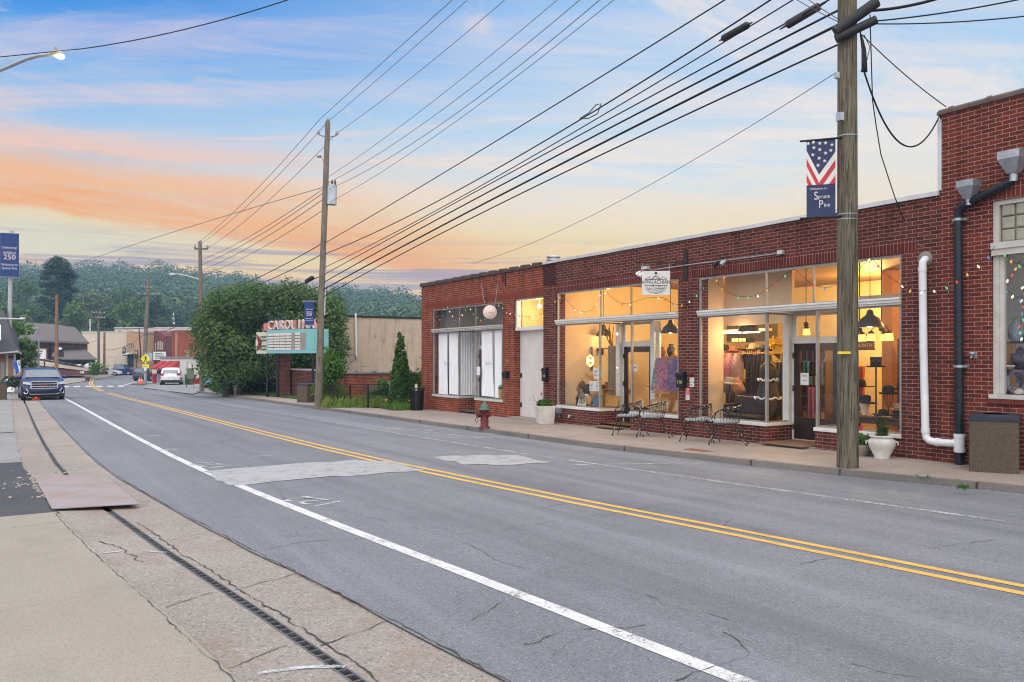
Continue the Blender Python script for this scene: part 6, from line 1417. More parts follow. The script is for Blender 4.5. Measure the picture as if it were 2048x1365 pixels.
for x,kd,mt,s,lab,dz_ in((1450,'bowler',M_felt,1.15,'black hat with a white trim at the left end of the high shelf',.06),(1465,'fedora',M_redf,1.15,'coral hat second along the high shelf',.02),(1488,'fedora',M_fbrown,1.15,'brown fedora in the middle of the high shelf',.07),(1505,'bowler',M_tan,1.2,'tan bowler right of the brown fedora',.07),(1519,'cap',M_greyf,1.25,'grey cap tilted on the high shelf',.07),(1533,'bowler',M_felt,1.1,'black bowler at the right end of the high shelf',.05)):
 c=onX(x,700,16.65);c.z=ps.z+dz_;hat(c,s,mt,lab,kd,.12 if kd!='cap' else .4,1.3,'hats on the high shelf')
 if dz_>.03:m=MB();m.lathe([(.05,0),(.07,dz_)],(c.x,c.y,ps.z),10);tag(m.build('hat_block',M_orange,at=(c.x,c.y,ps.z)),'wooden block under the '+lab.split(' of')[0].split(' at')[0].split(' with')[0],'hat block')
for x,y,X,s,lab in((1546,687,15.4,.17,'spiky yellow paper star, left of the pair'),(1562,690,15.6,.15,'spiky yellow paper star, right of the pair')):
 c0=onX(x,y,X);m=MB();m.ball(c0,s*.45,0,10,8)
 for k in range(34):
  d=Vector(RNG.normal(size=3)).normalized();m.tube([c0+d*s*.4,c0+d*s*1.15],[.024,.002],5,0,False)
 m.tube([c0,Vector((c0.x,c0.y,c0.z-.5))],.01,5)
 tag(m.build('paper_star',pm('sunflower_yellow',(.75,.48,.03),(.62,.36,.02),6,.7),at=c0),lab,'decoration','yellow paper stars')
t=thing('counter',onX(1510,768,16.2),'glowing cream counter behind the black wire grid','counter');a=onX(1470,762,16.2);b=onX(1540,762,16.2);m=MB();m.box(16.2,16.8,b.y,a.y,zf2,a.z-.04);m.build('body',M_table,t);m=MB();m.box(16.15,16.85,b.y-.04,a.y+.04,a.z-.04,a.z);m.build('top',M_orange,t);lamp('counter_light',(16.0,(a.y+b.y)/2-.3,a.z+.3),7,(1,.72,.34),.08)
for k in range(7):
 c0=Vector((16.3+.1*(k%2),a.y-.12-k*.13,a.z));m=MB();hh=random.uniform(.07,.2);m.lathe([(.03,0),(.045,hh*.4),(.02,hh*.8),(.028,hh)],c0,10);tag(m.build('bottle',random.choice((M_cream,M_white_p,M_straw)),at=c0),'small pale ornament standing on the glowing counter','ornament','ornaments on the counter')
t=thing('wire_grid',onX(1505,760,15.2),'tall black wire display grid in the hat shop','display grid');m=MB();a=onX(1493,700,15.2);b=onX(1513,796,15.2)
for k in range(6):y=b.y+(a.y-b.y)*k/5;m.tube([(15.2,y,zf2),(15.2,y,a.z)],.007,4)
for k in range(15):z=zf2+(a.z-zf2)*k/14;m.tube([(15.2,b.y,z),(15.2,a.y,z)],.006,4)
m.build('grid',M_black,t);m=MB()
for y in(a.y,b.y):m.tube([(15.0,y,zf2+.015),(15.4,y,zf2+.015)],.012,6)
m.build('foot',M_black,t)
def rail(x0,x1,ytop,X,cols,lab,ln,glab):
 a=onX(x0,ytop,X);b=onX(x1,ytop,X);t=thing('clothes_rail',(X,(a.y+b.y)/2,zf2),lab,'clothes rail');m=MB();m.tube([(X,a.y,zf2),(X,a.y,a.z),(X,b.y,b.z),(X,b.y,zf2)],.012,6);m.build('rail',M_black,t);m=MB()
 for y in(a.y,b.y):m.tube([(X-.2,y,zf2+.015),(X+.2,y,zf2+.015)],.012,6)
 m.build('foot',M_black,t)
 n_=len(cols)
 for k,(mt,lb)in enumerate(cols):
  y=a.y+(b.y-a.y)*(k+.5)/n_;L_=ln*random.uniform(.8,1.15);m=MB();w2=abs(a.y-b.y)/n_*.55
  vs_=[];fs_=[]
  for j in range(6):
   for i in range(13):
    u=i/12*2*math.pi;v=j/5;f=(.45+.55*min(1,v*3));vs_.append((X+.20*f*math.cos(u)*(1+.12*math.sin(3*u+k)),y+w2*f*math.sin(u)*(1+.1*math.cos(4*u)),a.z-.03-L_*v))
  for j in range(5):
   for i in range(12):fs_.append((j*13+i,j*13+i+1,j*13+i+14,j*13+i+13))
  m.add(vs_,fs_,0,True);m.tube([(X,y,a.z-.05),(X,y,a.z+.03)],.005,4);tag(m.build('garment',mt,at=(X,y,a.z)),lb,'garment',glab)
def cloth(n,a,b=None,sc=14):return printed(n,a,b or tuple(x*.6 for x in a),tuple(min(1,x*1.5)for x in a),sc)
rail(1437,1482,706,16.0,[(cloth('navy_rust_print',(.06,.05,.09),(.25,.07,.03)),'navy jacket with a rust patch at the left end of the rail'),(cloth('mauve_print',(.26,.10,.16)),'mauve printed blouse in the middle of the left rail'),(cloth('grey_mauve',(.22,.14,.17)),'grey mauve top at the right end of the left rail')],'low clothes rail under the left end of the hat shelf',.62,'garments on the left rail')
rail(1540,1578,722,14.9,[(cloth('black_cloth',(.02,.018,.018)),'black coat nearest the mullion on the right rail'),(cloth('rust_cloth',(.18,.06,.03)),'rust coloured dress on the right rail'),(cloth('charcoal_cloth',(.035,.035,.04)),'charcoal coat by the white post'),(cloth('black_green',(.015,.02,.018)),'long black dress at the doorway end of the right rail')],'clothes rail beside the recessed hat shop door',1.15,'garments on the right rail')
rail(1500,1542,708,15.7,[(cloth('black_cloth',(.02,.018,.018)),'black jacket at the mullion end of the middle rail'),(cloth('dark_plum',(.06,.02,.035)),'dark plum dress on the middle rail'),(cloth('charcoal_cloth',(.035,.035,.04)),'charcoal dress in the centre of the middle rail'),(cloth('brown_tweed',(.08,.045,.025)),'brown tweed coat on the middle rail'),(cloth('black_green',(.015,.02,.018)),'long black coat at the right end of the middle rail')],'clothes rail behind the black wire grid',1.2,'garments on the middle rail')
def cupboard(x0,x1,ytop,X,lab,nx,nz,glab):
 a=onX(x0,ytop,X);b=onX(x1,ytop,X);t=thing('shelf_unit',(X,(a.y+b.y)/2,zf2),lab,'shelf unit');m=MB();m.box(X+.36,X+.38,b.y,a.y,zf2,a.z);m.build('back_panel',M_table,t);m=MB()
 for k in range(nx+1):y=b.y+(a.y-b.y)*k/nx;m.box(X,X+.36,y-.015,y+.015,zf2,a.z)
 m.build('upright',M_table,t);m=MB();hh=(a.z-zf2)/nz
 for k in range(nz+1):m.box(X-.005,X+.36,b.y-.02,a.y+.02,zf2+hh*k-.012,zf2+hh*k+.012)
 m.build('board',M_table,t);cols=[M_straw,M_felt,M_redf,M_greyf,M_fbrown,M_cream,M_tan,cloth('teal_scarf',(.05,.22,.25))]
 for i in range(nx):
  for k in range(nz):
   w_=(a.y-b.y)/nx;c=Vector((X+.16,b.y+w_*(i+.5),zf2+hh*k+.014))
   if(i*3+k)%3==0:m=MB();h_=hh*random.uniform(.4,.75);m.box(c.x-.12,c.x+.14,c.y-w_*.38,c.y+w_*.36,c.z,c.z+h_);m.box(c.x-.13,c.x+.15,c.y-w_*.4,c.y+w_*.38,c.z+h_,c.z+h_+.05);tag(m.build('hat_box',random.choice(cols),at=c,bevel=.006),'lidded box in the '+glab,'box','boxes in the '+glab)
   else:
    m=MB();s=min(w_*2.6,.95)*random.uniform(.85,1.05);m.lathe([(.17*s,.02*s),(.172*s,.014*s),(.10*s,.0),(.095*s,.06*s),(.085*s,.11*s),(.05*s,.12*s),(0,.115*s)],c,16,sy=1.);tag(m.build('hat',random.choice(cols),at=c),'hat stored in the '+glab,'hat','hats in the '+glab)
cupboard(1452,1500,712,18.3,'dark pigeonhole shelving on the back wall behind the hat shelf',6,5,'dark pigeonhole shelving')
cupboard(1602,1650,700,18.6,'dark open shelving seen through the hat shop door',4,6,'dark shelving behind the door')
a=onX(1424,785,14.0);b=onX(1485,785,14.0);t=thing('sofa',(14.3,(a.y+b.y)/2,zf2),'low black sofa in the left hat shop window','sofa');M_leath=pm('black_leather',(.022,.02,.02),(.035,.03,.028),5,.35)
yl,yr=a.y,b.y-.35
m=MB();m.box(14.0,14.75,yr,yl,zf2+.08,zf2+.40);m.build('seat',M_leath,t,bevel=.03);m=MB();m.hexa([(14.62,yr,zf2+.4),(14.85,yr,zf2+.4),(14.85,yl,zf2+.4),(14.62,yl,zf2+.4),(14.78,yr,zf2+.80),(14.95,yr,zf2+.80),(14.95,yl,zf2+.80),(14.78,yl,zf2+.80)]);m.build('backrest',M_leath,t,bevel=.03)
m=MB();m.box(13.98,14.9,yl-.14,yl+.02,zf2+.08,zf2+.62);m.build('arm',M_leath,t,bevel=.03)
for xx in(14.06,14.7):
 for yy in(yr+.06,yl-.06):m=MB();m.tube([(xx,yy,zf2),(xx,yy,zf2+.09)],.025,8);m.build('leg',M_table,t)
for x,y,mt,rz,lab in((1452,772,cloth('turquoise_rust_print',(.08,.24,.28),(.32,.13,.04),5),.2,'turquoise and rust patterned cushion on the sofa'),(1474,772,cloth('orange_red_print',(.55,.14,.05),(.60,.35,.15),12),-.3,'orange red patterned cushion on the sofa')):
 c0=onX(x,y,14.5);m=MB();n_=10;vs_=[];fs_=[]
 for s in(1,-1):
  for i in range(n_+1):
   for j in range(n_+1):u,v=i/n_*2-1,j/n_*2-1;vs_.append((s*.075*(1-u**4)*(1-v**4)+.001*s,u*.2*(1-.06*v*v),v*.2*(1-.06*u*u)))
 for o_ in(0,(n_+1)**2):
  for i in range(n_):
   for j in range(n_):q0=o_+i*(n_+1)+j;fs_.append((q0,q0+1,q0+n_+2,q0+n_+1))
 m.add([Vector(v)for v in vs_],fs_,0,True,Matrix.Translation(c0)@Matrix.Rotation(-.35,4,'Y')@Matrix.Rotation(rz,4,'X'));tag(m.build('cushion',mt,at=c0),lab,'cushion')
def stand(x,ytop,X,lab,base=.12,foot=None,mat=None):
 c=onX(x,ytop,X);z0=zf2 if foot is None else foot;m=MB();m.lathe([(base,0),(base,.015),(.02,.035)],(c.x,c.y,z0),16);m.tube([(c.x,c.y,z0+.02),(c.x,c.y,c.z)],.016,8);m.lathe([(.0,.0),(.06,.005),(.05,.02),(0,.03)],c,12);tag(m.build('hat_stand',mat or M_table,at=(c.x,c.y,z0)),lab,'hat stand');return c
c=stand(1459,768,13.75,'dark hat stand in front of the black sofa');hat(c,1.25,M_tan,'pale tan hat with a wide brim on the stand by the sofa','wide',.1,band=M_cream)
c0=onX(1536,760,14.2);t=thing('dress_form',(c0.x,c0.y,zf2),'dress form wearing a dark skirt with white frills','dress form');z1=c0.z
m=MB();m.tube([(c0.x,c0.y,zf2),(c0.x,c0.y,z1-.4)],.02,8);m.lathe([(.18,0),(.18,.02),(.03,.05)],(c0.x,c0.y,zf2),14);m.build('stand',M_black,t)
m=MB();m.lathe([(.24,-.42),(.20,-.2),(.13,0),(.17,.18),(.16,.3),(.07,.38),(.05,.44)],(c0.x,c0.y,z1),18,sy=1.1);m.build('bodice',cloth('dark_bodice',(.03,.025,.025)),t)
m=MB()
for zz,rr in((z1-.40,.27),(z1+.0,.20)):m.tube([(c0.x+rr*math.cos(w_),c0.y+rr*1.1*math.sin(w_),zz+.02*math.sin(9*w_))for w_ in frange(0,6.28,.12)][:-1],.022,6,closed=True)
m.build('frill',M_white_p,t)
zt=onX(1712,829,13.75).z;tbl=table(1668,1830,829,13.62,.75,zt-zf2,M_table,'long dark wood table full of hats in the right hat shop window')
c=stand(1752,735,13.9,'tall dark wooden hat stand rising from the table',.10,zt);hat(c,1.15,M_felt,'black top hat on the tall wooden stand','top')
def wirehead(x,ytop,X,lab):
 c=onX(x,ytop,X);t=thing('hat_form',(c.x,c.y,zt),lab,'hat stand');m=MB();m.lathe([(.06,0),(.06,.01),(.01,.02)],(c.x,c.y,zt),12);m.tube([(c.x,c.y,zt),(c.x,c.y,c.z-.24)],.006,6);m.build('base',M_black,t);m=MB()
 for k in range(8):w_=k*math.pi/4;m.tube([(c.x+.02*math.cos(w_),c.y+.02*math.sin(w_),c.z-.24),(c.x+.075*math.cos(w_),c.y+.075*math.sin(w_),c.z-.15),(c.x+.085*math.cos(w_),c.y+.085*math.sin(w_),c.z-.05),(c.x+.05*math.cos(w_),c.y+.05*math.sin(w_),c.z+.03)],.004,4)
 m.build('wire_cage',M_black,t);return c
c=wirehead(1777,788,13.8,'wire head form holding the bowler at the right of the window');hat(c+Vector((0,0,-.01)),1.15,M_felt,'black bowler on the wire head form','bowler')
c0=onX(1729,827,13.8);m=MB();zc0=zt;m.lathe([(.055,0),(.058,.02),(.075,.12),(.10,.20),(.10,.26),(.05,.31),(0,.32)],(c0.x,c0.y,zc0),16);tag(m.build('head_block',pm('cream_canvas',(.62,.47,.33),(.54,.40,.27),6,.85),at=(c0.x,c0.y,zc0)),'cream head shaped block carrying the wide black hat','head form');hat(Vector((c0.x,c0.y,zc0+.225)),1.25,M_felt,'wide brimmed black hat tilted on the cream head block','fedora',.1)
for x,X,s,mt,kd,lab in((1766,13.72,1.0,M_felt,'fedora','black fedora lying on the table by the tall stand'),(1798,13.9,1.2,M_felt,'fedora','black fedora at the pier end of the table'),(1800,13.95,1.1,M_tan,'fedora','pinkish tan fedora stacked on the black fedora at the pier end')):
 c=onX(x,829,X);c.z=zt+.003+(.11 if 'stacked' in lab else 0);hat(c,s,mt,lab,kd)
c=wirehead(1806,780,14.1,'second wire head form half hidden behind the brick pier');hat(c,1.2,M_felt,'black fedora on the wire form behind the brick pier','fedora')
c=stand(1718,775,14.6,'dark hat stand close to the utility pole',.12);hat(c,1.4,M_felt,'flat black hat on the stand close to the utility pole','wide')
def amber(c0,lab,n_,rr,ph=0.,stem=True):
 t=thing('chandelier',c0,lab,'chandelier');m=MB();m.tube([c0+Vector((0,0,.1)),Vector((c0.x,c0.y,E+2.14))],.012,6);m.ball(c0+Vector((0,0,.12)),.06,0,10,8)
 for k in range(n_):w_=ph+2*math.pi*k/n_;d=Vector((math.cos(w_),math.sin(w_),0));m.tube([c0+Vector((0,0,.13)),c0+d*rr*.6+Vector((0,0,.17)),c0+d*rr+Vector((0,0,.08))],.01,6);m.lathe([(.02,.08),(.06,.05),(.07,.02)],c0+d*rr,12)
 m.build('arms',pm('dark_bronze',(.05,.03,.02),None,9,.4,.6),t)
 for k in range(n_):w_=ph+2*math.pi*k/n_;d=Vector((math.cos(w_),math.sin(w_),0));s=MB();s.lathe([(.07,.02),(.078,-.06),(.085,-.12)],c0+d*rr,12);s.build('shade',emis('amber_shade',(1,.52,.10),3.2),t);s=MB();s.ball(c0+d*rr+Vector((0,0,-.05)),.04,0,8,6);s.build('bulb',M_bulbw,t)
amber(onX(1763,670,15.0),'bronze chandelier with amber shades right of the dome lamp',3,.2,.3);amber(onX(1719,672,15.4),'single amber shaded lamp next to the utility pole',2,.14,1.);amber(onX(1612,660,15.3),'small amber lamp seen through the light over the hat shop door',1,.02)
plate_=onX(1730,683,16.4);t=thing('wall_sign',plate_,'brown room sign hanging inside the hat shop','sign');m=MB();m.box(16.4,16.43,plate_.y-.22,plate_.y+.22,plate_.z-.18,plate_.z+.16);m.build('plate',pm('olive_plate',(.20,.14,.05),None,5,.6),t);m=MB();m.text('ROOM',.15,Mn(Vector((16.4,plate_.y,plate_.z+.05)),.002));m.text('& BATH',.10,Mn(Vector((16.4,plate_.y,plate_.z-.09)),.002));m.build('lettering',M_cream,t)
m=MB();a=onX(1714,698,16.5);b=onX(1740,704,16.5);m.box(16.4,16.7,b.y,a.y,a.z-.03,a.z);tag(m.build('wall_shelf',M_table,at=a),'dark little shelf under the room sign','shelf')
curtain(1713,1730,733,822,15.3,pm('coral_cloth',(.55,.13,.06),(.42,.09,.04),5,.9),'coral red dress hanging near the utility pole',3,.07)
m=MB();a=onX(1793,690,18.);m.box(18.0,18.06,a.y-1.0,a.y-.02,zf2,a.z+.15);m.box(17.985,18.0,a.y-.85,a.y-.2,zf2+.2,zf2+.9);m.box(17.985,18.0,a.y-.85,a.y-.2,zf2+1.05,a.z);tag(m.build('inner_door',M_table,at=(18,a.y,zf2)),'dark panelled door at the back of the hat shop','door')
m=MB();a=onX(1774,690,18.2);m.box(18.2,18.5,a.y-.14,a.y+.14,zf2,E+2.14);m.build('inner_post',M_orange,B)
m=MB();a=onX(1610,758,XF+.805);m.box(XF+.79,XF+.795,a.y-.10,a.y+.10,a.z-.13,a.z+.12);m.text('HATS',.05,Mn(Vector((XF+.79,a.y,a.z+.06)),.002),1,ext=.0008);m.text('OPEN',.04,Mn(Vector((XF+.79,a.y,a.z-.04)),.002),1,ext=.0008);tag(m.build('door_notice',[M_paper,M_ink],at=(XF+.79,a.y,a.z)),'white notice with dark print on the glass of the hat shop door','notice')
for x,X,mt,lab in((1612,15.3,cloth('teal_scarf',(.05,.22,.25)),'teal scarf hanging behind the hat shop door'),(1640,14.6,cloth('denim_blue',(.10,.17,.28)),'denim blue dress behind the glass right of the hat shop door'),(1622,14.9,cloth('rose_print',(.40,.12,.17),None,22),'rose printed skirt behind the hat shop door')):
 y0={1612:722,1640:725,1622:775}[x];y1={1612:745,1640:765,1622:838}[x];curtain(x-7,x+8,y0,y1,X,mt,lab,2,.06)
for x0,x1,y0,y1,X,tp,lab in((877,895,668,790,XF+.30,-.05,'white curtain at the far end of the curtained shop'),(898,916,667,790,XF+.30,-.10,'white curtain next to the first mullion of the curtained shop'),(963,985,663,794,XF+.28,-.12,'white curtain in the middle of the near window pane'),(989,1004,661,797,XF+.28,.0,'white curtain beside the pier with the small mailbox')):
 curtain(x0,x1,y0,y1,X-.13,M_wcur,lab,6,.014,'white curtains',tp)
m=MB();yc_=raF+.02
vs_=[];fs_=[]
for j in range(2):
 for i in range(49):u=i/48;vs_.append((XF+.15+.6*u,yc_+.14+.03*math.sin(u*38),(E+.9,E-1.3)[j]))
for i in range(48):fs_.append((i,i+1,i+50,i+49))
m.add(vs_,fs_,0,True);tag(m.build('curtain',M_wcur,at=(XF+.4,yc_+.14,E+.9)),'white curtain in the recessed side window of the curtained shop','curtain','white curtains')
card(953,960,734,751,XF+.03,M_paper,'white paper notice on the glass of the curtained shop')
for x0 in(893,976):
 c0=onX(x0,727,XF+.04);q=MB();q.text('X',.2,Mn(c0+Vector((0,.12,0)),.0),ext=.0005);q.text('LABORATORY',.055,Mn(c0+Vector((0,-.1,-.02)),.0),ext=.0005);q.text('beauty',.05,Mn(c0+Vector((0,-.08,.05)),.0),ext=.0005)
 tag(q.build('window_lettering',pm('pale_grey_vinyl',(.32,.33,.33),None,9,.6),at=c0),'thin grey window lettering on the %s pane of the curtained shop'%('far' if x0==893 else 'near'),'window lettering')
c0=onX(1002,776,XF+.14);t=thing('potted_plant',Vector((c0.x,c0.y,E-1.33)),'small houseplant in a wicker pot at the near end of the curtained window','plant');q=MB();q.lathe([(.07,-.37),(.09,-.08),(.08,-.06)],c0,12);q.build('pot',M_straw,t);cc,nn=shell([(c0.x,c0.y,c0.z+.0,.09)],70);leaf_obj('foliage',cc,nn,.08,M_leafg,t)
zs_=zCs-.02
t=thing('display_shelf',(XF+.9,6.2,zs_),'open wooden display shelf inside the right edge window','shelf');m=MB();a=onX(2003,684,XF+.6);z1=a.z
m.box(XF+.55,XF+.9,5.0,a.y,z1-.03,z1);m.box(XF+.55,XF+.9,5.0,a.y,z1-.50,z1-.475);m.build('board',M_table,t);m=MB();m.box(XF+.55,XF+.6,a.y-.22,a.y-.02,zs_,z1-.03);m.box(XF+.86,XF+.9,a.y-.04,a.y-.0,zs_,z1-.03);m.box(XF+.55,XF+.9,5.5,5.53,zs_,z1-.03);m.build('side_panel',M_orange,t)
c0=Vector((XF+.72,a.y-.16,z1));m=MB();m.lathe([(.06,0),(.10,.06),(.115,.16),(.10,.26),(.05,.31),(.035,.32),(.035,.36),(.05,.38)],c0,20);tag(m.build('ceramic_jug',printed('blue_white_glaze',(.12,.17,.22),(.25,.31,.35),(.40,.44,.46),25),at=c0),'blue and white ceramic jug on top of the display shelf','jug')
for k,(dy,s,mt,lab)in enumerate(((-.35,.07,pm('dark_stone',(.05,.05,.055),(.1,.1,.1),15,.3),'small dark stone beside the blue jug'),(-.50,.09,pm('green_grey_stone',(.10,.13,.13),None,15,.3),'greenish grey stone right of the small dark stone'))):
 c0=Vector((XF+.7,a.y+dy,z1+s*.6));m=MB();m.ball(c0,s,0,12,9,.35,k);tag(m.build('stone',mt,at=c0),lab,'stone')
c0=Vector((XF+.55,onX(2030,770,XF+.5).y,zs_+.20));m=MB()
Mg=Matrix.Translation(c0)@Matrix.Rotation(R(-75),4,'Y');m.lathe([(.21,-.06),(.22,.02),(.19,.055),(.15,.05),(.10,-.02),(0,-.05)],n=22,M=Mg,sy=.9);t=tag(m.build('geode',printed('grey_violet_geode',(.06,.05,.09),(.17,.15,.2),(.4,.38,.4),18),at=c0),'grey violet geode slice standing on the window shelf','geode')
c0=Vector((XF+.65,onX(2040,700,XF+.6).y,z1-.3));m=MB();m.ball(c0,.16,0,14,10,.4,5,(1,1,1.1));tag(m.build('amethyst',printed('amethyst_dark',(.015,.01,.025),(.05,.035,.08),(.12,.10,.16),30),at=c0),'dark amethyst cluster on the middle shelf of the right edge window','mineral')
c0=Vector((XF+.56,onX(2020,728,XF+.6).y,z1-.455));m=MB();m.lathe([(0,0),(.05,.005),(.11,.05),(.12,.075),(.10,.06),(.04,.015),(0,.012)],c0,18);tag(m.build('shell',M_white_p,at=c0),'white scalloped shell dish below the amethyst','shell');
c0=Vector((XF+.42,onX(2040,786,XF+.45).y,zs_));m=MB();m.ball(c0+Vector((0,0,.03)),.09,0,12,8,.2,9,(1,1,.8));tag(m.build('stone',M_stone,at=c0),'pale rounded stone in front of the geode','stone')
framed(2040,2075,592,634,16.9,M_table,M_print1,'dark framed picture on the back wall of the right edge shop',0);framed(2038,2075,520,555,16.95,M_table,M_print4,'framed picture high on the back wall of the right edge shop',0)
lamp('shop_fill_light',(15.6,5.6,E+1.6),16,(1,.92,.8),.3)  # added fill light for the right edge shop, no visible fixture
M_teal=pm('faded_teal_paint',(.15,.40,.41),(.21,.43,.42),4,.5,0,.1,20)
M_panelw=pm('yellowed_sign_face',(.62,.58,.52),(.55,.50,.44),3,.5)
M_rosy=pm('faded_pink_red',(.45,.12,.10),(.55,.22,.19),7,.6)
M_offw=pm('chalk_white_paint',(.62,.57,.52),(.50,.44,.40),8,.6)
a=onD(534,HY,43.0);b=onD(633,HY,40.4);a.z=b.z=0;ax=(b-a).normalized();wM=(b-a).length;nM=Vector((0,0,1)).cross(ax)
if nM.dot(-a)<0:nM=-nM
Zm=41.7;zt_=E+(HY-664)*Zm/F;zb2=E+(HY-707)*Zm/F
mq=thing('marquee_sign',Vector((a.x,a.y,lawnz(a.x,a.y))),'old teal theater marquee board on black posts with red and white letters','marquee sign')
def mp(u,z,o=0):return a+ax*u+nM*o+Vector((0,0,z))
m=MB();m.prism([mp(-.02,zb2),mp(wM,zb2),mp(wM,zt_+.12),mp(-.02,zt_+.12)],-nM*.75);m.build('cabinet',M_teal,mq)
m=MB();f0,f1=wM*.02,wM*.80;zl,zh=zb2+.17,zt_-.06
cols_=[(.0,.155),(.155,.315),(.315,.48),(.48,.64),(.72,.865)]
for c0_,c1_ in cols_:m.prism([mp(f0+(f1-f0)*c0_+.015,zl,.002),mp(f0+(f1-f0)*c1_-.015,zl,.002),mp(f0+(f1-f0)*c1_-.015,zh,.002),mp(f0+(f1-f0)*c0_+.015,zh,.002)],nM*.02)
m.prism([mp(f0+(f1-f0)*.64,zl,.002),mp(f0+(f1-f0)*.72,zl,.002),mp(f0+(f1-f0)*.72,zh,.002),mp(f0+(f1-f0)*.64,zh,.002)],nM*.005,1);m.prism([mp(f0+(f1-f0)*.865,zl,.002),mp(f1,zl,.002),mp(f1,zh,.002),mp(f0+(f1-f0)*.865,zh,.002)],nM*.005,1)
m.build('letter_panel',[M_panelw,pm('bare_backing',(.30,.26,.24),None,3,.7)],mq)
m=MB()
for k in range(1,6):z=zl+(zh-zl)*k/6;m.prism([mp(f0,z-.012,.024),mp(f0+(f1-f0)*.64,z-.012,.024),mp(f0+(f1-f0)*.64,z+.012,.024),mp(f0,z+.012,.024)],nM*.012);m.prism([mp(f0+(f1-f0)*.72,z-.012,.024),mp(f0+(f1-f0)*.865,z-.012,.024),mp(f0+(f1-f0)*.865,z+.012,.024),mp(f0+(f1-f0)*.72,z+.012,.024)],nM*.012)
m.build('letter_rail',M_black,mq)
m=MB();m.prism([mp(wM*.83,zl+.02,.002),mp(wM*.97,zl+.02,.002),mp(wM*.97,zh+.05,.002),mp(wM*.83,zh+.05,.002)],nM*.02);m.build('service_panel',M_teal,mq)
e0=onD(513,HY,43.4);e0.z=0
def ep(u,z,o=0):q=e0.lerp(a,u);return Vector((q.x,q.y,z))+nM*o
m=MB();m.prism([ep(0,zb2-.01),ep(.97,zb2-.01),ep(.97,zt_+.03),ep(0,zt_+.03)],-nM*.6);m.build('end_panel',pm('cream_sign_face',(.58,.55,.42),None,4,.5),mq)
m=MB()
for z in(.2,.36,.64,.80):zz=zb2+(zt_-zb2)*z;m.prism([ep(.45,zz-.03,.01),ep(.95,zz-.03,.01),ep(.95,zz+.03,.01),ep(.45,zz+.03,.01)],nM*.05)
m.build('louvre',pm('olive_slat',(.10,.10,.05),None,6,.6),mq)
m=MB();m.prism([ep(.12,zb2+.15,.02),ep(.42,zb2+.32,.02),ep(.50,(zb2+zt_)/2,.02),ep(.42,zt_-.32,.02),ep(.12,zt_-.12,.02),ep(.28,(zb2+zt_)/2,.02)],nM*.06);m.build('arrow',pm('oxblood_paint',(.20,.035,.03),None,6,.5),mq)
m=MB();m.prism([ep(.0,zb2+.35,.02),ep(.24,zb2+.45,.02),ep(.24,zt_-.45,.02),ep(.0,zt_-.35,.02)],nM*.03);m.build('badge',M_offw,mq)
lh=18.5*Zm/F
txt_='CAROLINA';u0=-.22*wM
for mi,off,mat,nm in((0,-.34,M_rosy,'letter_back'),(0,-.10,M_offw,'letter_face')):
 for k,ch in enumerate(txt_):
  m=MB();u=wM*(-.02+.95*(k+.5)/8+(-.03 if off<-.2 else 0)-(.004 if ch=='L' else 0));M_=frame(mp(u,zt_+.12+lh*.50,off),ax,(0,0,1))
  m.text(ch,lh*1.42,M_,0,ext=.10 if off<-.2 else .03,sx=.95 if ch!='I' else 1.4);m.build(nm,mat,mq)
m=MB();m.prism([mp(-.20*wM,zt_+.12,-.35),mp(.0,zt_+.12,-.35),mp(-.02*wM,zt_+.12+lh*.95,-.35),mp(-.20*wM,zt_+.12+lh*.8,-.35)],-nM*.1);m.build('letter_back',M_rosy,mq)
for px,pyb,Zp,r_ in((525,789,42.6,.07),(546,788,42.2,.075),(616,792,40.6,.07)):
 q=onD(px,HY,Zp)-nM*.3;m=MB();m.tube([(q.x,q.y,lawnz(q.x,q.y)-.2),(q.x,q.y,zb2)],r_,4,smooth=False);m.build('post',M_black,mq)
q=onD(567,HY,43.8);zq=lawnz(q.x,q.y)
M_=frame((q.x,q.y,0),(cA,-sA,0),(-sA*-1,-cA*-1,0))if False else Matrix.Translation((q.x,q.y,0))@Matrix.Rotation(R(-18),4,'Z')
bp=thing('brick_pier',(q.x,q.y,zq),'square dark red brick pier under the marquee board','brick pier');m=MB();m.box(-.36,.36,-.30,.30,zq-.3,zb2+.02,0,M_);m.build('pier',M_brB,bp)
wl_t=thing('brick_wall',onD(605,HY,45),'low brick wall with stone cap between the pier and the pole','brick wall');q2=onD(582,HY,44.6);q3=onD(640,HY,41.5);d=(q3-q2);d.z=0;L_=d.length;d.normalize();nn=Vector((d.y,-d.x,0));zt2=E+(HY-738)*43/F
m=MB();V=lambda u,o,z:Vector((q2.x,q2.y,0))+d*u+nn*o+Vector((0,0,z))
m.hexa([V(0,0,-.9),V(L_,0,-.9),V(L_,.3,-.9),V(0,.3,-.9),V(0,0,zt2-.08),V(L_,0,zt2-.08),V(L_,.3,zt2-.08),V(0,.3,zt2-.08)]);m.build('wall',M_brB,wl_t)
m=MB();m.hexa([V(-.03,-.04,zt2-.08),V(L_,-.04,zt2-.08),V(L_,.34,zt2-.08),V(-.03,.34,zt2-.08),V(-.03,-.04,zt2),V(L_,-.04,zt2),V(L_,.34,zt2),V(-.03,.34,zt2)]);m.build('cap',M_cap,wl_t)
Yw=35.0;xa_,xb_=onY(640,HY,Yw).x,24.;wl_t=thing('brick_wall',(xa_,Yw,swz(Yw)),'low brick garden wall with grey metal coping behind the fence','brick wall')
zt2=onY(760,745,Yw).z;m=MB();m.box(xa_,xb_,Yw,Yw+.3,-1.2,zt2-.07);m.build('wall',M_brA,wl_t);m=MB();m.box(xa_-.05,xb_,Yw-.05,Yw+.35,zt2-.07,zt2)
x=xa_
while x<xb_:m.box(x,x+.05,Yw-.06,Yw+.36,zt2+.001,zt2+.07);x+=.86
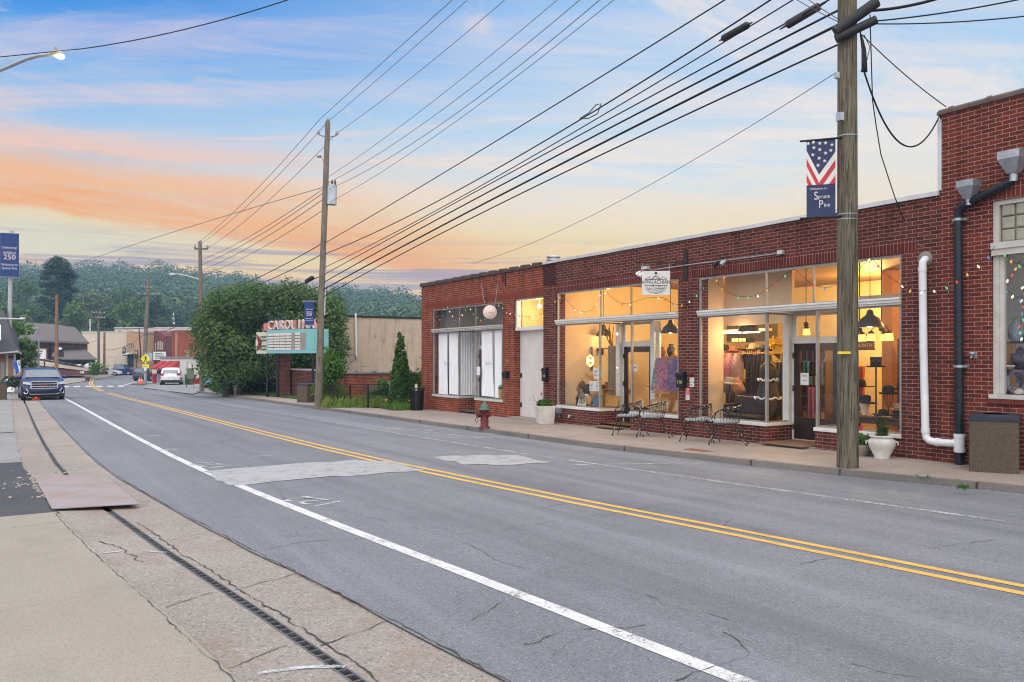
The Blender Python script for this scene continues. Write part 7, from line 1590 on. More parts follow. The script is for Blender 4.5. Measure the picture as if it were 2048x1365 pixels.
m.build('coping',pm('grey_metal_coping',(.26,.27,.30),(.18,.19,.21),4,.4,.5),wl_t)
Yb=47.;bt=thing('brick_building',(onY(600,HY,Yb).x,Yb,-.5),'windowless pale pinkish painted brick building behind the low wall','building')
z1=onY(750,634,Yb).z;xa_=onY(664,HY,Yb).x
M_pink=brickmat('pale_painted_brick',(.50,.38,.29),(.46,.345,.26),(.44,.33,.25),dirt=.12,dark=(.34,.24,.18),ms=.006)
m=MB();m.box(xa_,34,Yb,Yb+16,-1.4,z1-.06);m.build('wall',M_pink,bt);m=MB();m.box(xa_-.05,34.05,Yb-.06,Yb+16,z1-.06,z1+.05);m.build('coping',M_black,bt)
q0=onY(710,640,Yb);q1=onY(711,712,Yb);m=MB();m.tube([(q0.x,Yb-.10,onY(710,627,Yb).z),(q1.x,Yb-.10,q1.z)],.055,10);m.build('vent_pipe',M_pvc,bt);m=MB();m.tube([(q1.x,Yb-.10,q1.z),(q1.x,Yb-.10,q1.z-.15)],.08,8);m.tube([(q1.x-.05,Yb-.08,q1.z-.15),(onY(680,738,Yb).x,Yb-.08,onY(680,738,Yb).z)],.02,5);m.build('pipe_outlet',M_galv,bt)
q0=onY(838,738,Yb-2);m=MB();m.tube([(q0.x,Yb-.2,q0.z-.5),(q0.x,Yb-.2,onY(838,727,Yb).z)],.07,8);m.build('vent_pipe',M_pvc,bt)
m=MB()
for x,y,w_,h_ in((748,668,5,12),(764,680,7,8),(830,653,18,3),(820,644,16,1.6),(835,712,14,7),(775,651,7,1.5),(708,707,6,4),(720,733,24,1.2),(720,736,24,1.2),(690,708,22,5)):
 c0=onY(x,y,Yb);e=onY(x+w_,y+h_,Yb);pts=[(c0.x+(e.x-c0.x)*(.5+.5*math.cos(w2)*(.6+.4*random.random())),Yb-.006,c0.z+(e.z-c0.z)*(.5+.5*math.sin(w2)*(.6+.4*random.random())))for w2 in frange(0,6,.5)];m.poly(pts,0 if random.random()<.6 else 1)
m.build('peeling_patch',[pm('bare_white_patch',(.56,.49,.43),None,9,.9),pm('brown_patch',(.33,.24,.19),None,9,.9)],bt)
ft=thing('wire_fence',gpw(770,815),'low black fence with three posts along the overgrown bed','fence');posts_=[(667,812),(700,814),(736,816),(777,812)];pp=[]
for x,y in posts_:
 q=onD(x,HY,{667:32.6,700:31.8,736:31.0,777:31.5}[x]);z0=swz(q.y);zt3=E+(HY-{667:771,700:770,736:769,777:769}[x])*(q.x*sA+q.y*cA)/F;m=MB();m.tube([(q.x,q.y,z0-.1),(q.x,q.y,zt3)],.035,6);m.build('post',M_black,ft);pp.append((q,z0,zt3))
m=MB();e0=onD(648,HY,33.4);chain_=[(e0,swz(e0.y),pp[0][2]+.02)]+pp
for f in(1.,.05,.42):
 for(qa,za,zza),(qb,zb3,zzb)in zip(chain_,chain_[1:]):m.tube([(qa.x,qa.y,za+(zza-za)*f),(qb.x,qb.y,zb3+(zzb-zb3)*f)],.016 if f==1 else .008,5)
m.build('rail',M_black,ft)
m=MB()
for(qa,za,zza),(qb,zb3,zzb)in zip(chain_,chain_[1:]):
 n_=16
 for k in range(n_):t_=k/n_;a0=qa.lerp(qb,t_);m.tube([(a0.x,a0.y,za+.05),(a0.x,a0.y,za+(zza-za)*.99)],.0035,3,cap=False)
m.build('mesh',M_black,ft)
q=onD(779,HY,32.2);m=MB();m.tube([(q.x,q.y,-.4),(q.x,q.y,E+(HY-763)*32.2/F)],.03,8);tag(m.build('sign_post',M_galv,at=q),'slim galvanised post beside the cone shaped evergreen','post')
q=onD(832.5,HY,29.6);m=MB();zq=swz(q.y);m.tube([(q.x,q.y,zq),(q.x,q.y,E+(HY-769)*29.6/F)],.055,10);m.tube([(q.x,q.y,E+(HY-784)*29.6/F),(q.x,q.y,E+(HY-787)*29.6/F)],.06,10,1);tag(m.build('plastic_pipe',[pm('cream_pvc',(.62,.60,.48),None,5,.5),M_black],at=q),'short cream plastic pipe standing behind the trash can','pipe')
M_trunk=polemat('dark_bark',(.05,.04,.03),(.08,.065,.05),(.02,.016,.012))
M_dense=leafmat('dense_dark_leaf',(.05,.095,.028),(.125,.205,.055),(.22,.29,.08),.55,.3,.3)
M_arbo=leafmat('arborvitae_green',(.03,.075,.012),(.075,.16,.025),None,1.4,.2)
M_bright=leafmat('bright_shrub_leaf',(.05,.12,.012),(.12,.24,.03),(.2,.25,.05),1.2)
M_weed=leafmat('tall_weed_green',(.12,.19,.03),(.25,.33,.06),(.42,.30,.08),1.5,.35)
def grow(name,lab,cat_,base,clumps,n,size,mat,trunk=None,group=None,inner=.6,asp=.6,sub='crown',tm=None):
 t=thing(name,base,lab,cat_,group);cc,nn=shell(clumps,n,inner);leaf_obj(sub,cc,nn,size,mat,t,asp)
 if trunk:
  m=MB()
  for path,r in trunk:m.tube(path,r,8)
  m.build('trunk',tm or M_trunk,t)
 return t
Zt=46.5;tb=onD(456,HY,Zt);tb.z=lawnz(tb.x,tb.y);cl=[]
cen=onD(541,668,Zt);rw,rh=143*Zt/F,90*Zt/F;axr=Vector((cA,-sA,0));axd=Vector((sA,cA,0))
for k in range(190):
 th=random.uniform(0,2*math.pi);ph=math.acos(random.uniform(-1,1));ux,uy,uz=math.sin(ph)*math.cos(th),math.sin(ph)*math.sin(th),math.cos(ph)
 sgn=lambda v,p:math.copysign(abs(v)**p,v)
 ux,uz=sgn(ux,.72),sgn(uz,.72);f=random.uniform(.80,.98)
 p=cen+axr*(ux*rw*f)+axd*(uy*rw*.5*f)+Vector((0,0,uz*rh*f));px_,py_,_=pix(p)
 if py_>742 and(px_<420 or 470<px_<640):continue
 if px_<425 and py_<600:continue
 if px_>660 and py_<600:continue
 cl.append((p.x,p.y,p.z,random.uniform(.62,1.15)))
for x,y in((430,740),(455,745),(480,742),(515,735),(545,730),(590,735),(650,725),(670,735),(500,588),(520,590),(540,592),(560,596),(580,598),(600,602),(550,612),(575,618),(525,610),(425,755),(440,758),(470,752),(412,735),(400,700),(398,670)):
 p=onD(x,y,Zt-1.5);cl.append((p.x,p.y,p.z,.75))
limbs=[]
for k in range(8):
 e=cen+axr*random.uniform(-3.6,3.2)+axd*random.uniform(-2,2)+Vector((0,0,random.uniform(-.5,1.6)));s0=tb+Vector((0,0,1.0));limbs.append(([s0,s0.lerp(e,.4)+Vector((0,0,.5)),e],[.16,.11,.03]))
grow('round_tree','huge rounded dense dark green tree behind the marquee','tree',tb,cl,62000,.165,M_dense,[([tb-Vector((0,0,.3)),tb+Vector((.05,.1,1.0)),tb+Vector((.2,.2,2.2))],[.34,.25,.2])]+limbs+[([tb+Vector((.5,-.4,-.3)),tb+Vector((.7,-.5,1.0)),tb+Vector((1.4,-1,2.6))],[.2,.16,.1])],inner=.35)
p=onD(520,770,48.5);grow('dark_shrub','dark shrub at the foot of the big round tree behind the sign posts','shrub',Vector((p.x,p.y,lawnz(p.x,p.y))),[(onD(x,y,48.5+k*.3).x,onD(x,y,48.5+k*.3).y,onD(x,y,48.5).z,.55)for k,(x,y)in enumerate(((500,775),(515,765),(530,772),(492,768),(508,755),(545,778),(535,760)))],2600,.16,leafmat('dark_shrub_leaf',(.015,.03,.012),(.03,.06,.02),None,1.))  # plain dark green leaf colour, shared with the conifer and the hedge
p=onD(446,760,52);grow('dark_conifer','small dark conifer beside the stone picnic table','shrub',Vector((p.x,p.y,lawnz(p.x,p.y))),[(onD(x,y,52).x,onD(x,y,52).y,onD(x,y,52).z,r_)for x,y,r_ in((446,752,.6),(455,762,.7),(440,768,.6),(462,770,.6),(448,740,.4))],2200,.14,leafmat('dark_shrub_leaf',(.015,.03,.012),(.03,.06,.02)))
p=onD(434,775,49);grow('boxwood','small pale green mound of a bush next to the green post','shrub',Vector((p.x,p.y,lawnz(p.x,p.y))),[(p.x,p.y,p.z,.42),(p.x+.4,p.y-.2,p.z-.1,.35)],500,.12,M_bright)
cl=[]
for k in range(26):
 y=random.uniform(705,800);wd=8+22*((y-690)/110)**.8;x=662+random.uniform(-wd,wd);p=onD(x,y,34+random.uniform(-.6,.6));cl.append((p.x,p.y,p.z,.32))
p=onD(660,800,34);grow('leafy_shrub','bright green leafy shrub behind the foot of the leaning pole','shrub',Vector((p.x,p.y,swz(p.y))),cl,3600,.13,M_bright,[([Vector((p.x,p.y,swz(p.y)-.1)),p+Vector((0,0,.8)),p+Vector((.1,.1,1.6))],[.06,.04,.02])])
p=gpw(801,812);p=onD(801,HY,31.0);p.z=swz(p.y);top=E+(HY-660)*31/F;cl=[]
for k in range(60):
 f=(k/60)**.85;z=p.z+.12+(top-p.z-.25)*f;rr=.46*(1-f)**.72+.05
 for j in range(int(3+6*(1-f))):w_=random.uniform(0,6.28);cl.append((p.x+rr*.72*math.cos(w_),p.y+rr*.72*math.sin(w_),z+random.uniform(-.05,.05),max(.07,rr*.36)))
t=thing('arborvitae',p,'tall narrow cone shaped evergreen by the corner of the orange brick shop','tree');cc,nn=shell(cl,15000,.3);nn=nn+np.array([0,0,.2]);leaf_obj('crown',cc,nn,.10,M_arbo,t,.4);m=MB();m.tube([p-Vector((0,0,.1)),Vector((p.x,p.y,top-.5))],[.06,.015],8);m.build('trunk',M_trunk,t)
def tuft(name,lab,spots,per,h_,mat,spread=.12,asp=.12,size=.35):
 C_=[];N_=[];S_=[]
 for q,hh in spots:
  k=per;b=np.array([q.x,q.y,swz(q.y)])+RNG.normal(size=(k,3))*np.array([spread,spread,0]);h2=RNG.uniform(.3,1.,k)*hh;b[:,2]+=h2*.5;C_.append(b);N_.append(RNG.normal(size=(k,3))*np.array([1,1,.12]));S_.append(h2*.8)
 return C_,N_,S_
spots=[]
for k in range(90):x=random.uniform(650,795);q=onD(x,HY,random.uniform(31.2,34.3));spots.append((q,random.uniform(.2,.6)))
C_,N_,S_=tuft('weeds','',spots,34,1,M_weed)
cen_=np.concatenate(C_);s_=np.concatenate(S_);nor_=np.concatenate(N_)
def blades(name,cen,hts,mat,w_=.03):
 n_=len(cen);th=RNG.uniform(0,6.28,n_);lean=RNG.normal(size=(n_,2))*.28
 bx,by=np.cos(th)*w_,np.sin(th)*w_;base_=cen.copy();base_[:,2]-=hts*.5
 v0=base_+np.stack([bx,by,0*bx],1);v1=base_-np.stack([bx,by,0*bx],1);md=base_+np.stack([lean[:,0]*hts*.4,lean[:,1]*hts*.4,hts*.6],1);tp=base_+np.stack([lean[:,0]*hts,lean[:,1]*hts,hts],1)
 q=np.stack([v0,v1,md,tp],1).reshape(-1,3);me=bpy.data.meshes.new(name);me.from_pydata(q.tolist(),[],[(4*i,4*i+1,4*i+2)for i in range(n_)]+[(4*i+1,4*i+3,4*i+2)for i in range(n_)]);me.materials.append(mat);o=bpy.data.objects.new(name,me);COL.objects.link(o);return o
struct(blades('weeds',cen_,s_,M_weed),'tall unmown weeds filling the bed behind the black fence','weeds','stuff')
for x,y,Z_,r_,n_,mat,lab in((768,775,33.6,.38,900,M_bright,'rounded bright shrub between the fence and the cone evergreen'),(757,790,33.2,.33,700,leafmat('shrub_leaf',(.035,.075,.025),(.08,.13,.045)),'dark low shrub behind the last fence post'),(828,762,31.6,.40,900,M_bright,'bright shrub between the cone evergreen and the brick corner'),(742,787,33.5,.3,500,leafmat('pale_shrub',(.10,.14,.06),(.2,.24,.12),None,2),'pale flowering shrub in the middle of the bed')):
 p=onD(x,y,Z_);grow('garden_shrub',lab,'shrub',Vector((p.x,p.y,swz(p.y))),[(p.x+random.uniform(-.3,.3)*r_*2,p.y+random.uniform(-.3,.3)*r_*2,p.z+random.uniform(-.4,.4)*r_*2,r_*.6)for _ in range(9)],n_,.11,mat)
spots=[(onD(random.uniform(775,822),HY,random.uniform(29.4,30.6)),random.uniform(.2,.45))for _ in range(40)]
C_,N_,S_=tuft('','',spots,26,1,M_weed,.1);struct(blades('ground_cover',np.concatenate(C_),np.concatenate(S_),M_bright,.025),'strappy daylily leaves at the foot of the cone evergreen','ground cover','stuff')
for k,(x,y)in enumerate(((772,804),(818,805))):
 p=onD(x,y-2,29.6);m=MB()
 for j in range(6):w_=j*math.pi/3;m.poly([p,p+Vector((.05*math.cos(w_)+.02,.05*math.sin(w_),.05)),p+Vector((.09*math.cos(w_+.15),.09*math.sin(w_+.15),.04)),p+Vector((.05*math.cos(w_+.5),.05*math.sin(w_+.5),.05))])
 m.tube([Vector((p.x,p.y,swz(p.y))),p],.006,4,1);tag(m.build('daylily',[pm('lily_orange',(.75,.24,.04),None,9,.6),pm('green_stem',(.06,.12,.03))],at=p),'orange daylily bloom %s of the cone evergreen'%('left' if k==0 else 'right'),'flower','daylilies')
p=gp(455,784,lambda x,y:lawnz(x,y));p=onD(470,HY,49.5);p.z=lawnz(p.x,p.y);t=thing('picnic_table',p,'grey stone picnic table under the big tree','picnic table',local=True);ORG[t.name]=Vector()
Mp=Matrix.Rotation(R(-30),4,'Z');m=MB();m.box(-.55,.55,-.40,.40,.68,.76,0,Mp);m.build('tabletop',M_stone,t,bevel=.02);m=MB();m.box(-.2,.2,-.2,.2,0,.68,0,Mp);m.build('pedestal',M_stone,t)
for s in(-1,1):m=MB();m.box(-.75,.75,s*.75-.16,s*.75+.16,.38,.46,0,Mp);m.box(-.6,-.45,s*.75-.12,s*.75+.12,0,.38,0,Mp);m.box(.45,.6,s*.75-.12,s*.75+.12,0,.38,0,Mp);m.build('bench',M_stone,t,bevel=.015)
p=onD(443,HY,48.4);p.z=lawnz(p.x,p.y);M_gpost=pm('dark_green_paint',(.012,.10,.05),None,5,.45);t=thing('waste_dispenser',p,'dark green dispenser box on a post beside the street light pole','dispenser',local=True);m=MB();m.tube([(0,0,0),(0,0,.55)],.05,8);m.build('post',M_gpost,t);m=MB();m.box(-.2,.2,-.1,.1,.5,.82,0,Mp);m.build('box',M_gpost,t,bevel=.02);m=MB();m.box(-.22,.22,-.12,.12,.82,.88,0,Mp);m.build('lid',M_gpost,t);m=MB();m.box(-.14,.14,-.08,.08,.02,.5,0,Mp);m.build('lower_panel',M_gpost,t)
def Pz(x,y):return-P(y)-.08
def car(px_l,px_r,D,yaw,L_,W_,H_,paint,lab,kind='suv',rear=False,front=False):
 """one vehicle built at its own origin, nose along +X"""
 c=onD((px_l+px_r)/2,HY,D);c.z=(Pz(c.x,c.y)if c.y>60 else roadz(c.x,c.y))
 name={'suv':'parked_car','pickup':'pickup_truck','sedan':'parked_car'}[kind]
 t=thing(name,c,lab,'car' if kind!='pickup' else 'pickup truck',local=True);t.rotation_euler=(0,0,yaw)
 hl=L_/2;hw=W_/2;g0=.30
 if kind=='pickup':top=[(hl,.55),(hl-.05,.86),(hl-.9,1.02),(hl-1.15,1.05),(hl-1.75,H_-.05),(hl-2.2,H_),(hl-3.1,H_-.02),(hl-3.4,1.12),(-hl+.05,1.08),(-hl,.6)]
 elif kind=='sedan':top=[(hl,.5),(hl-.1,.72),(hl-1.0,.90),(hl-1.9,H_-.05),(hl-2.5,H_),(hl-3.3,H_-.05),(-hl+.25,.98),(-hl,.9),(-hl,.5)]
 else:top=[(hl,.5),(hl-.02,.80),(hl-.12,.98),(hl-1.05,1.12),(hl-1.85,H_-.10),(hl-2.3,H_),(-hl+.75,H_-.03),(-hl+.30,H_-.20),(-hl+.05,1.05),(-hl,.90),(-hl,.5)]
 m=MB();secs=[(-1,1.0)]
 belt=1.0 if kind!='sedan' else .88
 def wid(x,z):
  w_=hw*(1-.10*max(0,(abs(x)-hl+.6)/.6)**2)
  if z>belt:w_-=.20*(z-belt)/max(.3,H_-belt)
  return w_
 outl=top[:];low=[(-hl,g0),(hl,g0)]
 ring=outl+[(-hl+.02,g0),(hl-.02,g0)]
 dens=[]
 for(x0,z0),(x1,z1)in zip(ring,ring[1:]+ring[:1]):
  k=max(1,int(math.hypot(x1-x0,z1-z0)/.25))
  for i in range(k):dens.append((x0+(x1-x0)*i/k,z0+(z1-z0)*i/k))
 n=len(dens);cols=(-1,-.86,-.5,0,.5,.86,1)
 vs_=[]
 for s in cols:
  for x,z in dens:
   e=abs(s);zz=z-(.05*(e**4)if z>.6 else 0);xx=x*(1-.02*e**3)if abs(x)>hl-.3 else x;vs_.append((xx-(.10*e**3*(1 if x>hl-.5 else-.6 if x<-hl+.4 else 0)),s*wid(x,z),zz))
 fs_=[]
 for j in range(len(cols)-1):
  for i in range(n):fs_.append((j*n+i,j*n+(i+1)%n,(j+1)*n+(i+1)%n,(j+1)*n+i))
 m.add(vs_,fs_,0,True);m.add(vs_[:n],[tuple(range(n))[::-1]]);m.add(vs_[-n:],[tuple(range(n))])
 m.build('body',paint,t)
 def gl(pts,nm='window',mat=None):
  q=MB();q.poly(pts);return q.build(nm,mat or M_carglass,t)
 def W(x,z,s,o=.008):return(x,s*(wid(x,z)+o),z)
 xw={'suv':(hl-1.22,hl-1.92,hl-2.3),'sedan':(hl-1.15,hl-1.85,hl-2.4),'pickup':(hl-1.25,hl-1.72,hl-2.2)}[kind]
 zb=belt+.06;ztop=H_-.14
 x_end={'suv':-hl+.55,'sedan':-hl+.9,'pickup':hl-3.15}[kind]
 for s in(-1,1):gl([W(xw[0]-.12,zb,s),W(xw[1]-.16,ztop,s),W(x_end+.12,ztop,s),W(x_end-.02,zb,s)],'side_window')
 def slope(p0,p1,nm,wf=.86,o=.012):
  (x0,z0),(x1,z1)=p0,p1;d=Vector((x1-x0,0,z1-z0)).normalized();nn=Vector((-d.z,0,d.x));nn=nn if nn.x*(1 if x0>0 else-1)>0 or nn.z>.2 else-nn
  a_=[(x0,-wid(x0,z0)*wf,z0),(x0,wid(x0,z0)*wf,z0),(x1,wid(x1,z1)*wf,z1),(x1,-wid(x1,z1)*wf,z1)];gl([Vector(q)+nn*o for q in a_],nm)
 if kind=='suv':slope((hl-1.12,1.16),(hl-1.82,H_-.13),'windscreen');slope((-hl+.10,1.12),(-hl+.30,H_-.22),'rear_window',.82)
 elif kind=='sedan':slope((hl-1.05,.93),(hl-1.86,H_-.09),'windscreen');slope((-hl+.3,1.0),(hl-3.3,H_-.08),'rear_window',.84)
 else:slope((hl-1.2,1.10),(hl-1.72,H_-.09),'windscreen')
 wr=.37 if kind!='sedan' else .33
 for x in(hl-.92,-hl+.95):
  for s in(-1,1):
   w_=MB();Mw=Matrix.Translation((x,s*(hw-.11),wr))@Matrix.Rotation(R(90),4,'X');w_.lathe([(.0,-.11),(wr*.62,-.115),(wr*.95,-.11),(wr,-.06),(wr,.06),(wr*.95,.11),(wr*.62,.115),(0,.11)],n=22,M=Mw);wo=w_.build('wheel',M_tyre,t);w_=MB();w_.lathe([(0,s*-.125),(wr*.6,s*-.12)],n=14,M=Mw);w_.build('rim',M_galv,wo)
 return t,hl,hw,wid
M_carglass=pm('car_glass',(.10,.13,.16),(.06,.08,.10),1.5,.08,0,0,None,.8);M_tyre=pm('tyre_rubber',(.012,.012,.013),None,9,.8);M_chrome=pm('chrome_trim',(.62,.62,.64),(.45,.45,.47),6,.18,.9)
def paintm(n,c):return pm(n,c,tuple(x*.9 for x in c),2,.22,.25,0,None,.7)
M_bplast=pm('black_plastic',(.014,.014,.015),None,9,.5);M_lampw=pm('headlamp_lens',(.55,.58,.62),(.3,.32,.36),20,.12);M_lampr=pm('tail_lamp_red',(.30,.012,.012),None,9,.25)
yaw=math.atan2(-cA,-sA)+R(-24)
t,hl,hw,wid=car(46,117,43.2,R(-88),4.9,1.93,1.66,paintm('dark_blue_paint',(.012,.022,.085)),'dark blue SUV parked facing us over the gutter at the left','suv')
x0=hl+.012
def bx(nm,x,y0,y1,z0,z1,mat,th=.03):m=MB();m.box(x-th,x+th*.5,y0,y1,z0,z1);return m.build(nm,mat,t,bevel=.008)
g_=bx('grille',hl+.0,-.56,.56,.62,.98,M_bplast,.04);m=MB()
for z in(.97,.85,.73,.63):m.box(hl+.02,hl+.06,-.58,.58,z-.018,z+.018)
for y in(-.58,.58):m.box(hl+.02,hl+.06,y-.025,y+.025,.63,.97)
m.build('chrome_bar',M_chrome,g_);m=MB();m.text('GMC',.15,frame((hl+.062,0,.795),(0,1,0),(0,0,1)),0,ext=.012,sx=1.2);m.build('badge',pm('badge_red',(.40,.02,.03),None,9,.3),g_)
for s in(-1,1):
 m=MB();m.hexa([(hl-.10,s*.60,.80),(hl+.02,s*.60,.80),(hl-.08,s*.93,.86),(hl-.2,s*.93,.86),(hl-.12,s*.60,.93),(hl+.0,s*.60,.93),(hl-.10,s*.92,.98),(hl-.22,s*.92,.98)]);m.build('headlight',M_lampw,t)
 m=MB();m.tube([(hl-.02,s*.80,.62),(hl+.0,s*.70,.50),(hl+.0,s*.73,.38),(hl-.04,s*.84,.36),(hl-.07,s*.88,.45)],.03,6);m.build('fog_trim',M_chrome,t)
 m=MB();m.ball((hl-1.45,s*1.06,1.18),.14,0,10,8,0,0,(.55,1,.75));m.tube([(hl-1.45,s*.9,1.12),(hl-1.45,s*1.0,1.14)],.03,6);m.build('wing_mirror',bpy.data.materials['dark_blue_paint'],t)
 m=MB();m.tube([(hl-1.9,s*.62,1.655),(hl-2.1,s*.64,1.72),(-hl+.9,s*.64,1.70),(-hl+.7,s*.62,1.63)],.02,6);m.build('roof_rail',M_chrome,t)
m=MB();m.box(hl-.04,hl+.05,-.62,.62,.30,.42);m.tube([(hl+.05,-.66,.40),(hl+.06,-.6,.33),(hl+.06,.6,.33),(hl+.05,.66,.40)],.014,5,1);m.build('lower_intake',[M_bplast,M_chrome],t)
m=MB();m.box(-hl+.1,hl-.1,-hw+.05,hw-.05,.18,.34);m.build('underbody',M_bplast,t)
c0=onD(72,HY,41.2);c0.z=roadz(c0.x,c0.y);m=MB();m.lathe([(.17,0),(.16,.02),(.11,.025),(.03,.3),(0,.3)],(0,0,0),12,M=Matrix.Translation(c0+Vector((0,0,.10)))@Matrix.Rotation(R(82),4,'X'));m.box(c0.x-.18,c0.x+.18,c0.y-.02,c0.y+.03,c0.z,c0.z+.25)
tag(m.build('traffic_cone',pm('cone_orange',(.75,.12,.03),(.6,.09,.02),6,.6),at=c0),'orange cone lying under the front of the blue SUV','traffic cone','traffic cones')
t,hl,hw,wid=car(325,362,77.,R(78),4.5,1.85,1.68,paintm('white_car_paint',(.66,.66,.66)),'white SUV seen from behind in front of the red awnings','suv')
for s in(-1,1):m=MB();m.hexa([(-hl-.03,s*.55,.98),(-hl+.06,s*.9,.96),(-hl+.12,s*.9,.96),(-hl+.04,s*.55,.98),(-hl-.01,s*.6,1.14),(-hl+.10,s*.88,1.16),(-hl+.16,s*.88,1.16),(-hl+.06,s*.6,1.14)]);m.build('tail_light',M_lampr,t)
m=MB();m.box(-hl-.05,-hl+.1,-hw+.1,hw-.1,.28,.52);m.build('bumper',M_bplast,t);m=MB();m.box(-hl-.03,-hl+.0,-.25,.25,.72,.84);m.build('number_plate',M_white_p,t)
t,hl,hw,wid=car(280,311,96.,R(60),4.6,1.85,1.65,paintm('dark_grey_blue_paint',(.025,.04,.06)),'dark blue grey SUV behind the crossing sign','suv')
for s in(-1,1):m=MB();m.box(-hl-.02,-hl+.08,s*.72-.13,s*.72+.13,.95,1.15);m.build('tail_light',M_lampr,t)
t,hl,hw,wid=car(222,252,136.,R(-25),5.6,2.0,1.85,paintm('royal_blue_paint',(.015,.035,.16)),'blue pickup truck parked before the cream building','pickup')
m=MB();m.box(-hl+.15,hl-3.5,-hw+.18,hw-.18,1.085,1.11);m.build('cargo_bed',M_bplast,t)
t,hl,hw,wid=car(203,226,131.,R(-18),4.4,1.8,1.42,bpy.data.materials['white_car_paint'],'white car nosed in beside the blue pickup','sedan')
t,hl,hw,wid=car(424,441,66.,R(75),4.4,1.8,1.42,paintm('light_blue_paint',(.10,.25,.42)),'light blue car half hidden behind the street light pole','sedan')
t,hl,hw,wid=car(303,318,104.,R(60),4.6,1.85,1.6,bpy.data.materials['white_car_paint'],'white car behind the dark SUV by the pumps','suv')
def bld(name,lab,D,xl,xr,yt,yb,depth,mat,yaw=None,openings=(),roof='flat',cap=None,D2=None):
 """front face from pixel column xl to xr at distance D (D2 at the right end)"""
 a=onD(xl,HY,D);b=onD(xr,HY,D2 or D);a.z=b.z=0;ax=(b-a);w_=ax.length;ax.normalize();n_=Vector((ax.y,-ax.x,0));n_=n_ if n_.dot(-a)>0 else-n_
 Dm=(D+(D2 or D))/2;zt=E+(HY-yt)*Dm/F;zb=E+(HY-yb)*Dm/F
 t=thing(name,(a.x,a.y,zb),lab,'building');P3=lambda u,z,o=0.:a+ax*(u*w_)+n_*o+Vector((0,0,z))
 m=MB();m.prism([P3(0,zb-.5),P3(1,zb-.5),P3(1,zt),P3(0,zt)],-n_*depth);m.build('wall',mat,t)
 if cap:m=MB();m.prism([P3(-.005,zt,.08),P3(1.005,zt,.08),P3(1.005,zt+.22,.08),P3(-.005,zt+.22,.08)],-n_*(depth+.1));m.build('coping',cap,t)
 def op(x0,x1,y0,y1,nm,mat_,fm=M_trim,o=.03):
  u0=(x0-xl)/(xr-xl);u1=(x1-xl)/(xr-xl);z1=E+(HY-y0)*Dm/F;z0=E+(HY-y1)*Dm/F;fw=min(.09,.18*abs(u1-u0)*w_);f=MB()
  for(ua,ub,za,zb_)in((u0,u1,z1-fw,z1),(u0,u1,z0,z0+fw),(u0,u0+fw/w_,z0+fw,z1-fw),(u1-fw/w_,u1,z0+fw,z1-fw)):f.prism([P3(ua,za,.002),P3(ub,za,.002),P3(ub,zb_,.002),P3(ua,zb_,.002)],n_*(o+.03))
  fo=f.build(nm,fm,t);g=MB();g.quad(P3(u0,z0,.012),P3(u1,z0,.012),P3(u1,z1,.012),P3(u0,z1,.012));g.build('pane' if nm=='window' else 'leaf',mat_,fo)
 for o_ in openings:op(*o_)
 return t,P3,w_,zt,zb,n_,ax
M_dkwin=pm('dark_window_glass',(.03,.035,.04),(.06,.065,.07),2,.12);M_cblk=pm('cream_painted_block',(.56,.47,.36),(.50,.42,.32),.8,.9);M_tanb=pm('tan_brick_far',(.42,.26,.14),(.36,.22,.12),2,.9)
M_rbrk=brickmat('orange_red_far_brick',(.34,.085,.05),(.27,.065,.042),(.36,.16,.11));M_shing=pm('grey_brown_shingle',(.135,.115,.11),(.10,.085,.08),3,.9,0,.3,12);M_dshing=pm('dark_grey_shingle',(.07,.068,.075),(.045,.045,.05),5,.9,0,.4,14)
M_redwood=pm('weathered_red_board',(.27,.115,.09),(.20,.08,.065),4,.85,0,.2,20,.4,(8,8,1));M_maroonb=pm('maroon_board',(.12,.045,.045),(.09,.035,.035),3,.8);M_char=pm('charcoal_board',(.03,.032,.04),None,3,.8)
t,P3,w_,zt,zb,n_,ax=bld('block_building','cream painted block building with a tan entrance bay',138,164,254,666,740,14,M_cblk,cap=M_trim,openings=((213,230,712,730,'window',M_cblk),))
m=MB();c0=onD(249,703,137.6);m.box(-.8,.8,-.1,.1,-1.4,0,0,Matrix.Translation((c0.x,c0.y,E+(HY-695)*137.6/F))@Matrix.Rotation(R(-30),4,'Z'))
t2,P3,w_,zt,zb,n_,ax=bld('entrance_bay','tan brick entrance bay with tall narrow windows and a dark glass door',137,253,292,664,738,10,M_tanb,cap=M_trim,openings=((255,257,686,698,'window',M_dkwin),(258.5,260.5,686,698,'window',M_dkwin),(262,264,686,698,'window',M_dkwin),(266,268,686,698,'window',M_dkwin),(254,269,709,737,'door',M_dkwin)))
m=MB();u0,u1=0.0,.42;zz=E+(HY-700)*137/F;m.hexa([P3(u0,zz-.55,0),P3(u1,zz-.7,0),P3(u1,zz-.7,1.6),P3(u0,zz-.95,1.6),P3(u0,zz-.45,0),P3(u1,zz-.6,0),P3(u1,zz-.6,1.6),P3(u0,zz-.85,1.6)]);m.build('entrance_canopy',M_trim,t2)
for x,y0,y1,lab in((248.5,696,712,'dark hanging sign on the corner of the cream building'),(272.5,701,718,'dark banner sign on a post before the tan entrance')):
 c0=onD(x,(y0+y1)/2,136.4);m=MB();hh=(y1-y0)*136/F/2;Mx=Matrix.Translation(c0)@Matrix.Rotation(R(-32),4,'Z');m.box(-.27,.27,-.06,.06,-hh,hh,0,Mx);m.box(-.2,.2,-.075,-.062,hh*.1,hh*.75,1,Mx);m.box(-.05,.05,-.03,.03,-hh-2.2 if x>260 else hh,-hh if x>260 else hh+.3,2,Mx);tag(m.build('hanging_sign',[M_char,pm('tan_emblem',(.4,.3,.22),None,4,.7),M_black],at=c0),lab,'sign')
op_=[(x,x+9,661,667.5,'window',M_dkwin)for x in(235,252,270,304,321,338,356)]
